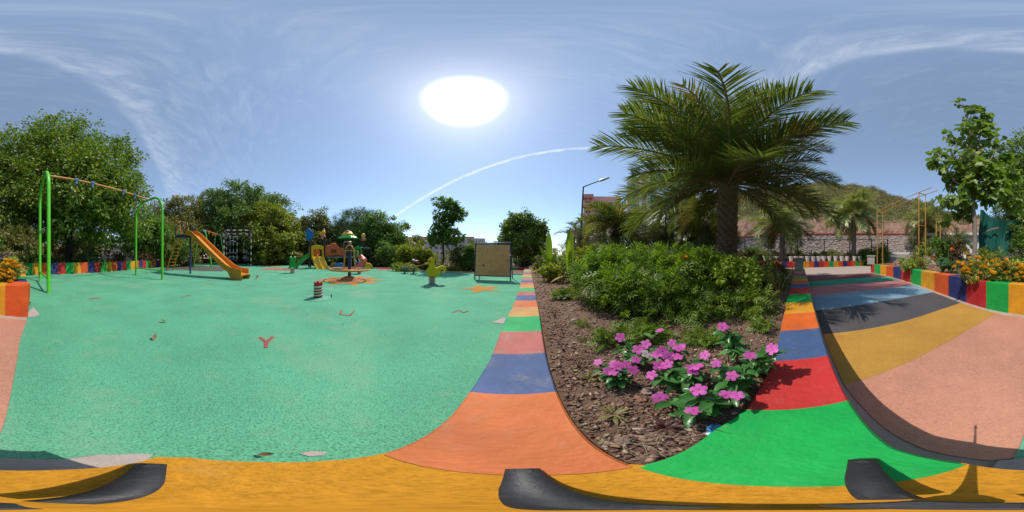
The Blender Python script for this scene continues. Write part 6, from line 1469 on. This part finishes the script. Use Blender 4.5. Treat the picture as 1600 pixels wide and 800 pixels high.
# dry twigs by the grey box
def twigs(label, px, d, z0, n, h, seed, spread=.35, name='dry_twigs', mat=None, r0=.008):
    b = pol(px, d, z0); t = thing(name, label, 'twigs', b); rnd = random.Random(seed); mb = None
    for k in range(n):
        mb = MB(); a = rnd.uniform(0, 6.3); e = Vector((math.cos(a)*spread*rnd.random(), math.sin(a)*spread*rnd.random(), h*rnd.uniform(.5, 1)))
        pts = limb(mb, (0, 0, -.01), e, r0*.75, r0*.25, 5, 5, .05, rnd); mb.build('twig', mat or plain('twig_brown', (.26, .15, .09, 1), .9, .2, 10, .3), t)
        if k < n*.8:
            o = MB(); q = pts[3]; limb(o, q, q+Vector((rnd.uniform(-.15, .15), rnd.uniform(-.15, .15), h*.35)), r0*.5, r0*.2, 4, 4, .1, rnd); o.build('twig', mat or plain('twig_brown', (.26, .15, .09, 1)), t)
twigs('tangle of bare reddish twigs at the right end of the hedge', 1216, 2.1, ZB, 9, .62, 3, .32)
twigs('dry weed stalks on the soil beside the orange kerb stripe', 905, .75, ZB, 9, .10, 4, .06, r0=.003)
twigs('two dead stubs standing on the soil', 879, 1.2, ZB, 7, .10, 5, .08, r0=.003)
twigs('dead weed on the soil near the green kerb stripe', 868, 1.55, ZB, 9, .12, 8, .12, r0=.003, mat=plain('twig_dark', (.10, .075, .05, 1), .9, .2, 10, .3))
twigs('dark dead stalks in front of the pink flowers', 1055, .42, ZB, 12, .09, 6, .09, r0=.004, mat=plain('twig_wine', (.075, .03, .028, 1), .9, .2, 10, .3))
def straw(label, px, py, n, seed):
    c = at(px, py, ZB); t = thing('straw_tuft', label, 'straw', (c.x, c.y, ZB+.004)); rnd = random.Random(seed)
    for k in range(n):
        a = rnd.uniform(0, 6.3); L_ = rnd.uniform(.04, .10); o = Vector((rnd.uniform(-.06, .06), rnd.uniform(-.03, .03), rnd.uniform(0, .02))); u_ = Vector((math.cos(a), math.sin(a), 0)); v_ = Vector((-u_.y, u_.x, 0))
        mb = MB(); mb.tube([o-u_*L_/2, o+v_*rnd.uniform(-.03, .03)+Vector((0, 0, .012)), o+u_*L_/2], .0006, 4); mb.build('straw', plain('straw_tan', (.42, .30, .20, 1), .85, .2, 10, .1), t)
straw('curled pale straw near the tip of the flower bed', 1040, 695, 18, 2)
straw('scattered straw on the soil beside the orange kerb stripe', 930, 660, 12, 5)
for label, px, py, s, seed in (('flat pale stone in the flower bed soil', 1010, 612, .06, 1), ('reddish clod in the soil in front of the pink flowers', 1002, 624, .05, 2), ('dark stone on the bare soil beside the hedge', 864, 471, .06, 3), ('small pale stone on the bare soil', 897, 500, .06, 4), ('brown clod near the dead stubs', 940, 548, .05, 6), ('broken grey bark slab near the bed tip', 972, 690, .045, 7)):
    c = at(px, py, ZB); mb = MB(); s *= .5; mb.blob((0, 0, .004), (s, s*.7, s*.42), 10, 6, jit=.22, seed=seed); tag(link('stone', mb.mesh('stone', plain('stone_'+str(seed), ((.36, .26, .20, 1), (.30, .15, .10, 1), (.09, .06, .05, 1), (.42, .34, .28, 1), (.26, .15, .10, 1), (.24, .16, .12, 1))[[1, 2, 3, 4, 6, 7].index(seed)], .9, .25, 14, .6)), loc=(c.x, c.y, ZB), rot=(0, 0, seed)), label, 'stone')
# agave-like dry rosette
def rosette(label, px, py, n, L_, mat, seed):
    c = at(px, py, ZB); t = thing('rosette_plant', label, 'plant', (c.x, c.y, ZB)); rnd = random.Random(seed); bm_ = blade_mesh('leaf', 1, .2, .5, .2, mat, .1)
    for k in range(n):
        M = Matrix.Rotation(k*2.4, 4, 'Z') @ Matrix.Rotation(math.radians(rnd.uniform(12, 62)), 4, 'Y') @ Matrix.Scale(L_*rnd.uniform(.7, 1.1), 4); link('leaf', bm_, t, mtx=M)
L_ros = leafm('leaf_rosette', gr((.13, .15, .03), (.22, .20, .06), (.26, .17, .07)), .3)
rosette('small olive rosette plant on the soil left of the pink flowers', 958, 648, 16, .06, L_ros, 2)
rosette('small olive rosette plant near the first pink flowers', 921, 592, 12, .055, L_ros, 3)
rosette('dark wine-coloured rosette in front of the pink flowers', 1040, 668, 14, .055, leafm('leaf_wine', gr((.06, .02, .02), (.10, .04, .035)), .15), 4)
mb = MB(); mb.blob((0, 0, .012), (.028, .016, .012), 10, 6, jit=.35, seed=9); mb.blob((.02, .012, .016), (.018, .014, .010), 8, 5, jit=.35, seed=3); c = at(1118, 678, ZB)
tag(link('foil_scrap', mb.mesh('foil_scrap', gloss('foil_blue', (60, 140, 190), .25)), loc=(c.x, c.y, ZB)), 'crumpled blue foil scrap on the soil beside the green stripe', 'litter')

# --- periwinkles ----------------------------------------------------
def oval(L_, w, fold, bend, n_=5):
    V = []; F = []
    for i in range(n_+1):
        t = i/n_; ww = w*math.sin(PI*(.04+.92*t))**.8; y = L_*t; z = -bend*L_*t*t
        for s in (-1, 0, 1): V.append((s*ww*.5, y, z+abs(s)*ww*fold))
    for i in range(n_):
        for s in range(2): o = i*3+s; F.append((o, o+1, o+4, o+3))
    return np.array(V), np.array(F)
V, F = oval(1, .46, .22, .28); PLEAF = np_mesh('leaf', V, F, L_peri); PLEAF.polygons.foreach_set('use_smooth', [True]*len(F))
V, F = oval(1, .52, .15, .55); PLEAF2 = np_mesh('leaf', V, F, leafm('leaf_periwinkle_light', gr((.12, .28, .07), (.17, .34, .10)), .3, .3, spec=.5)); PLEAF2.polygons.foreach_set('use_smooth', [True]*len(F))
def peri_flower(mat, cen):
    V = []; F = []
    for k in range(5):
        a = 2*PI*k/5; ca, sa = math.cos(a), math.sin(a); pts = [(.04, -.05, 0), (.30, -.24, .02), (.56, -.30, .015), (.74, -.12, 0), (.74, .16, .0), (.56, .28, .03), (.30, .20, .025), (.04, .05, 0)]
        o = len(V); V += [(x*ca-y*sa, x*sa+y*ca, z+.03*(k % 2)*x) for x, y, z in pts]; F += [(o, o+1, o+6, o+7), (o+1, o+2, o+5, o+6), (o+2, o+3, o+4, o+5)]
    mb = MB(); mb.add(V, F); mb.lathe([(.10, .03), (.03, .055), (0, .05)], 8, mi=1); mb.tube([(0, 0, 0), (.02, 0, -.45)], [.05, .03], 5, mi=1)
    me = bpy.data.meshes.new('flower'); me.from_pydata(mb.v, [], mb.f); me.materials.append(mat); me.materials.append(cen); me.polygons.foreach_set('material_index', mb.mi); me.update(); return me
M_petal = leafm('petal_pink', gr((.64, .09, .40), (.74, .15, .52)), .3, .5, (1.1, .9, 1.1, 1)); M_cen = plain('flower_eye', (.45, .02, .12, 1), .6, .1, 5, 0)
PFL = peri_flower(M_petal, M_cen); PFLW = peri_flower(leafm('petal_white', gr((.7, .6, .62), (.78, .7, .7)), .3), M_cen)
M_pstem = plain('periwinkle_stem', (.16, .10, .06, 1), .7, .2, 10, .1)
CAMV = Vector((0, 0, H))
def periwinkle(label, base, flowers, nleaf, seed, hmax, leaf=.052, extra=()):
    c = at(*base, ZB); t = thing('periwinkle', label, 'flowering plant', (c.x, c.y, ZB), 0, 'pink periwinkles at the tip of the flower bed'); rnd = random.Random(seed)
    tips = []
    for px, py, z in flowers:
        p = at(px, py, z)-c-Vector((0, 0, 0)); p.z = z-ZB; tips.append((p, True))
    for px, py, z in extra: p = at(px, py, z)-c; p.z = z-ZB; tips.append((p, False))
    per_ = max(7, int(2.1*nleaf/len(tips)))
    nfl = len(flowers)
    for k, (p, isf) in enumerate(tips):
        st = MB(); o = Vector((rnd.uniform(-.03, .03), rnd.uniform(-.03, .03), -.005)); pts = []
        for i in range(6):
            u_ = i/5; q = o.lerp(p, u_); q.z = p.z*u_**.8; q.x -= p.x*.15*math.sin(PI*u_); q.y -= p.y*.15*math.sin(PI*u_); pts.append(q)
        pts[-1] = p-Vector((0, 0, .012)); st.tube(pts, [.0035]*5+[.0022], 5); st.build('stem', M_pstem, t)
        for j in range(per_):
            u_ = .25+.72*(j/per_)+rnd.uniform(-.03, .03); i = min(4, int(u_*5)); q = pts[i].lerp(pts[i+1], u_*5-i)
            a = j*PI+((j//2) % 2)*PI/2+rnd.uniform(-.5, .5); el = rnd.uniform(-.15, .65); s = leaf*1.12*(.6+.55*rnd.random())*(1 if u_ < .85 else .75)
            M = Matrix.Translation(q) @ Matrix.Rotation(a, 4, 'Z') @ Matrix.Rotation(el, 4, 'X') @ Matrix.Rotation(rnd.uniform(-.4, .4), 4, 'Y') @ Matrix.Scale(s, 4)
            link('leaf', PLEAF if rnd.random() < .78 else PLEAF2, t, mtx=M)
        if isf:
            w_ = c+Vector((0, 0, 0)); w_.z = ZB; v = (CAMV-(Vector((c.x, c.y, ZB))+p)).normalized(); nrm = (v*.75+Vector((0, 0, .7))+Vector((rnd.uniform(-.7, .7), rnd.uniform(-.7, .7), 0))).normalized()
            M = Matrix.Translation(p) @ nrm.to_track_quat('Z', 'Y').to_matrix().to_4x4() @ Matrix.Rotation(rnd.uniform(0, 6), 4, 'Z') @ Matrix.Scale(.0325*rnd.uniform(.8, 1.15), 4)
            link('flower', PFLW if k < nfl and flowers[k][:2] == (1009, 553) else PFL, t, mtx=M)
z4 = .43
periwinkle('periwinkle nearest the camera, with the lowest pink flowers over the soil', (1098, 648), [(1083, 641, .40), (1092, 609, .45), (1031, 621, .38), (1090, 612, .44)], 44, 1, .2, .055, [(1110, 625, .42), (1065, 625, .38), (1120, 612, .42)])
periwinkle('periwinkle by the red kerb stripe with star-shaped pink flowers', (1150, 612), [(1144, 587, .45), (1152, 618, .42), (1135, 616, .41), (1119, 568, .48)], 44, 2, .2, .055, [(1165, 580, .46), (1130, 590, .45)])
periwinkle('periwinkle in the middle of the pink cluster', (1068, 610), [(1088, 573, .47), (1083, 577, .46), (1037, 573, .44), (1043, 569, .45), (1018, 586, .42), (1030, 571, .44), (1101, 555, .49)], 56, 3, .2, .052, [(1060, 590, .42), (1075, 592, .44)])
periwinkle('densest pink periwinkle at the back of the cluster', (1045, 578), [(1059, 557, .48), (1060, 544, .5), (1050, 536, .51), (1045, 557, .47), (1035, 549, .48), (1026, 554, .47), (1065, 541, .5)], 50, 4, .2, .05, [(1055, 570, .44), (1030, 565, .43)])
periwinkle('leftmost periwinkle with mauve-pink flowers by the bare soil', (962, 598), [(959, 569, .40), (974, 577, .38), (958, 582, .38), (950, 580, .38), (934, 566, .40), (990, 578, .40), (966, 573, .4), (978, 570, .4)], 48, 5, .2, .045, [(945, 592, .34), (985, 592, .34)])
periwinkle('low spreading periwinkle left of the densest pink one', (1000, 568), [(994, 562, .44), (1009, 538, .46), (997, 546, .45), (969, 527, .47), (1031, 516, .52), (1009, 553, .44)], 46, 6, .2, .045, [(980, 540, .42), (960, 545, .40)])
periwinkle('right-hand periwinkle leaning over the blue kerb stripe', (1178, 585), [(1172, 555, .52), (1205, 543, .52), (1207, 546, .515)], 46, 7, .25, .055, [(1200, 570, .46), (1190, 562, .48), (1215, 552, .5), (1185, 575, .44), (1168, 572, .46)])
periwinkle('tallest leafy periwinkle with one pink flower on top', (1148, 565), [(1129, 511, .60), (1131, 509, .6)], 40, 8, .35, .055, [(1145, 520, .57), (1150, 540, .52), (1140, 545, .5), (1160, 545, .5)])
bedbush('marigold_seedling', 'low leafy seedlings at the left edge of the pink flowers', 955, 1.02, 520, 60, 200, .055, T_PIN, L_mari, cat='plant', stems=4, clump=.05, per=10, group=G_m)
bedbush('marigold_seedling', 'leafy seedlings between the hedge and the densest pink flowers', 1015, 1.1, 512, 70, 240, .055, T_PIN, L_mari, cat='plant', stems=4, clump=.05, per=10, group=G_m)

# --- flowers in the planter -----------------------------------------
ZPL = .40
L_lant = leafm('leaf_lantana', gr((.06, .11, .025), (.12, .18, .04), (.20, .24, .07), k=1.9), .35)
L_lfl = leafm('petal_lantana', gr((.80, .42, .02), (.80, .50, .03), (.80, .58, .08)), .25, .5, (1.2, 1, .5, 1)); L_lpu = leafm('petal_mauve', gr((.45, .18, .42), (.55, .25, .50)), .25, .5, (1, .9, 1, 1))
V, F = pompon(34, .08, 5, .7); LANT = np_mesh('flower', V, F, L_lfl); V, F = pompon(28, .06, 6, .6); LPUR = np_mesh('flower', V, F, L_lpu)
def lantana(label, px, d, y0, w, n, flowers, me, group, seed, mat=L_lant):
    t = bedbush('lantana_bush', label, px, d, y0, w, n, .042, T_LEAF, mat, cat='flowering bush', z0=ZPL, clump=.07, per=30, group=group, lowcut=.0)
    rnd = random.Random(seed); b = t.location
    extra = [(fx+rnd.uniform(-7, 7), fy+rnd.uniform(-7, 9)) for fx, fy in flowers] if me is LANT else []
    for (fx, fy) in flowers+extra:
        dd_ = d-.12+rnd.uniform(-.10, .08); p = pol(fx, dd_, hz(dd_, fy))-b; link('flower', me, t, loc=p, rot=(rnd.uniform(-.4, .4), rnd.uniform(-.4, .4), rnd.uniform(0, 6)), scl=rnd.uniform(.85, 1.25))
    return t
lantana('orange lantana bush spilling over the wall above the red block', 1530, 3.0, 408, 66, 2600, [(1497, 412), (1503, 415), (1505, 423), (1511, 421), (1515, 404), (1524, 403), (1526, 412), (1518, 410), (1531, 428), (1535, 417), (1541, 416), (1539, 419), (1508, 425), (1514, 423), (1549, 425), (1558, 420)], LANT, 'orange lantana bushes on the planter', 1)
lantana('orange lantana bush between the green and yellow wall blocks', 1572, 2.85, 405, 70, 2800, [(1556, 407), (1557, 415), (1549, 423), (1548, 428), (1565, 413), (1570, 411), (1577, 417), (1575, 426), (1587, 428), (1590, 434), (1563, 421), (1584, 418), (1590, 412), (1596, 416), (1592, 420), (1598, 427), (1570, 418), (1582, 424)], LANT, 'orange lantana bushes on the planter', 2)
lantana('orange lantana bush at the corner of the planter by the swing', 1608, 2.75, 404, 60, 2600, [(1604, 421), (1600, 426), (1605, 431), (1618, 408), (1616, 414), (1624, 416), (1627, 418), (1622, 416), (1614, 434), (1621, 431), (1606, 413), (1610, 420), (1600, 434), (1612, 426)], LANT, 'orange lantana bushes on the planter', 3)
lantana('mauve lantana bush behind the orange flowers', 1572, 3.9, 392, 60, 2200, [(1556, 404), (1567, 405), (1570, 402), (1563, 408), (1587, 396), (1590, 393), (1597, 394), (1577, 398), (1583, 400), (1594, 400)], LPUR, 'mauve lantana bushes behind the orange ones', 4, L_mid)
lantana('mauve lantana bush behind the planter corner', 1611, 3.6, 392, 40, 1500, [(1604, 398), (1609, 401), (1614, 400), (1612, 406), (1603, 405), (1618, 396)], LPUR, 'mauve lantana bushes behind the orange ones', 5, L_mid)
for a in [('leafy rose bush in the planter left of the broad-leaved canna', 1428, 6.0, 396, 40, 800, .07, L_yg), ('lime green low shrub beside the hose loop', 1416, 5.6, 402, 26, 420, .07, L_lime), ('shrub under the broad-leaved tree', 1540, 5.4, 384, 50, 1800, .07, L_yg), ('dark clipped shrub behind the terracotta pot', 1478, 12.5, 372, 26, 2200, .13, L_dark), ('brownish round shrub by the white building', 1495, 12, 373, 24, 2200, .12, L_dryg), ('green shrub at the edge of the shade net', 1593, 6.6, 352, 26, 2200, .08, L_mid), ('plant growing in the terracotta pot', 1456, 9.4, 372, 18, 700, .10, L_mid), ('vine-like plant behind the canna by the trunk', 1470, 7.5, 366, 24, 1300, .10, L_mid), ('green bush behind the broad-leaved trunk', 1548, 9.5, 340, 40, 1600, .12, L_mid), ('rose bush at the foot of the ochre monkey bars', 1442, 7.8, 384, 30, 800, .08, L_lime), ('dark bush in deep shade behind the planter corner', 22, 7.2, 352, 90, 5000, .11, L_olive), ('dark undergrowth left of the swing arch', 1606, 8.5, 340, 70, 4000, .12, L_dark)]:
    z0 = .95 if 'pot' in a[0] and 'growing' in a[0] else ZPL
    bedbush('planter_shrub', a[0], a[1], a[2], a[3], a[4], a[5], a[6], T_LEAF, a[7], cat='shrub', z0=z0, group='shrubs in the planter', clump=.12, depth=.7)
# canna with orange bloom
b = pol(1482, 4.6, ZPL); cn = thing('canna_plant', 'dark-leaved canna with one orange bloom in the planter', 'plant', b)
BLD = [blade_mesh('leaf', 1, .36, c_, t_, leafm('leaf_canna_dark', gr((.03, .085, .025), (.05, .13, .03)), .3, .35)) for c_, t_ in ((.35, .3), (.8, -.3))]
rnd = random.Random(3)
for k in range(16): link('leaf', BLD[k % 2], cn, mtx=Matrix.Translation((rnd.uniform(-.18, .18), rnd.uniform(-.18, .18), rnd.uniform(.0, .22))) @ Matrix.Rotation(k*2.4, 4, 'Z') @ Matrix.Rotation(rnd.uniform(.15, .8), 4, 'Y') @ Matrix.Scale(rnd.uniform(.32, .48), 4))
mb = MB(); mb.tube([(0, 0, 0), (.0, .0, .68)], .012, 6); mb.build('stem', plain('green_stalk', (.07, .13, .03, 1)), cn)
V, F = pompon(20, .15, 9, 1.0); p = pol(1487.5, 4.55, hz(4.55, 391.5))-b; link('bloom', np_mesh('bloom', V, F, leafm('petal_scarlet', gr((.75, .12, .02), (.8, .20, .03)), .3)), cn, loc=p)
# creeping litter on the play surface
L_fall = leafm('fallen_leaf', gr((.22, .10, .05), (.34, .18, .09)), .15, .7)
V, F = oval(1, .6, .35, -.5, 4); DRY = np_mesh('dry_leaf', V, F, L_fall)
for k, (px, py, s, lb) in enumerate([(402, 711, .035, 'curled brown dry leaf beside the yellow kerb tip'), (239, 532, .07, 'brown dry leaf on the green floor left of the letter'), (260, 503.5, .07, 'crumpled dry leaf near the middle left of the green floor'), (48, 475, .10, 'brown dry leaf at the foot of the planter corner'), (400, 436, .2, 'dark dry leaf patch near the foot of the slide'), (538, 506, .03, 'tiny pale scrap on the green floor below the curved letter')]):
    c = at(px, py, .006); tag(link('dry_leaf', DRY, loc=(c.x, c.y, .012), rot=(.1, .15, k*1.9), scl=s), lb, 'leaf')
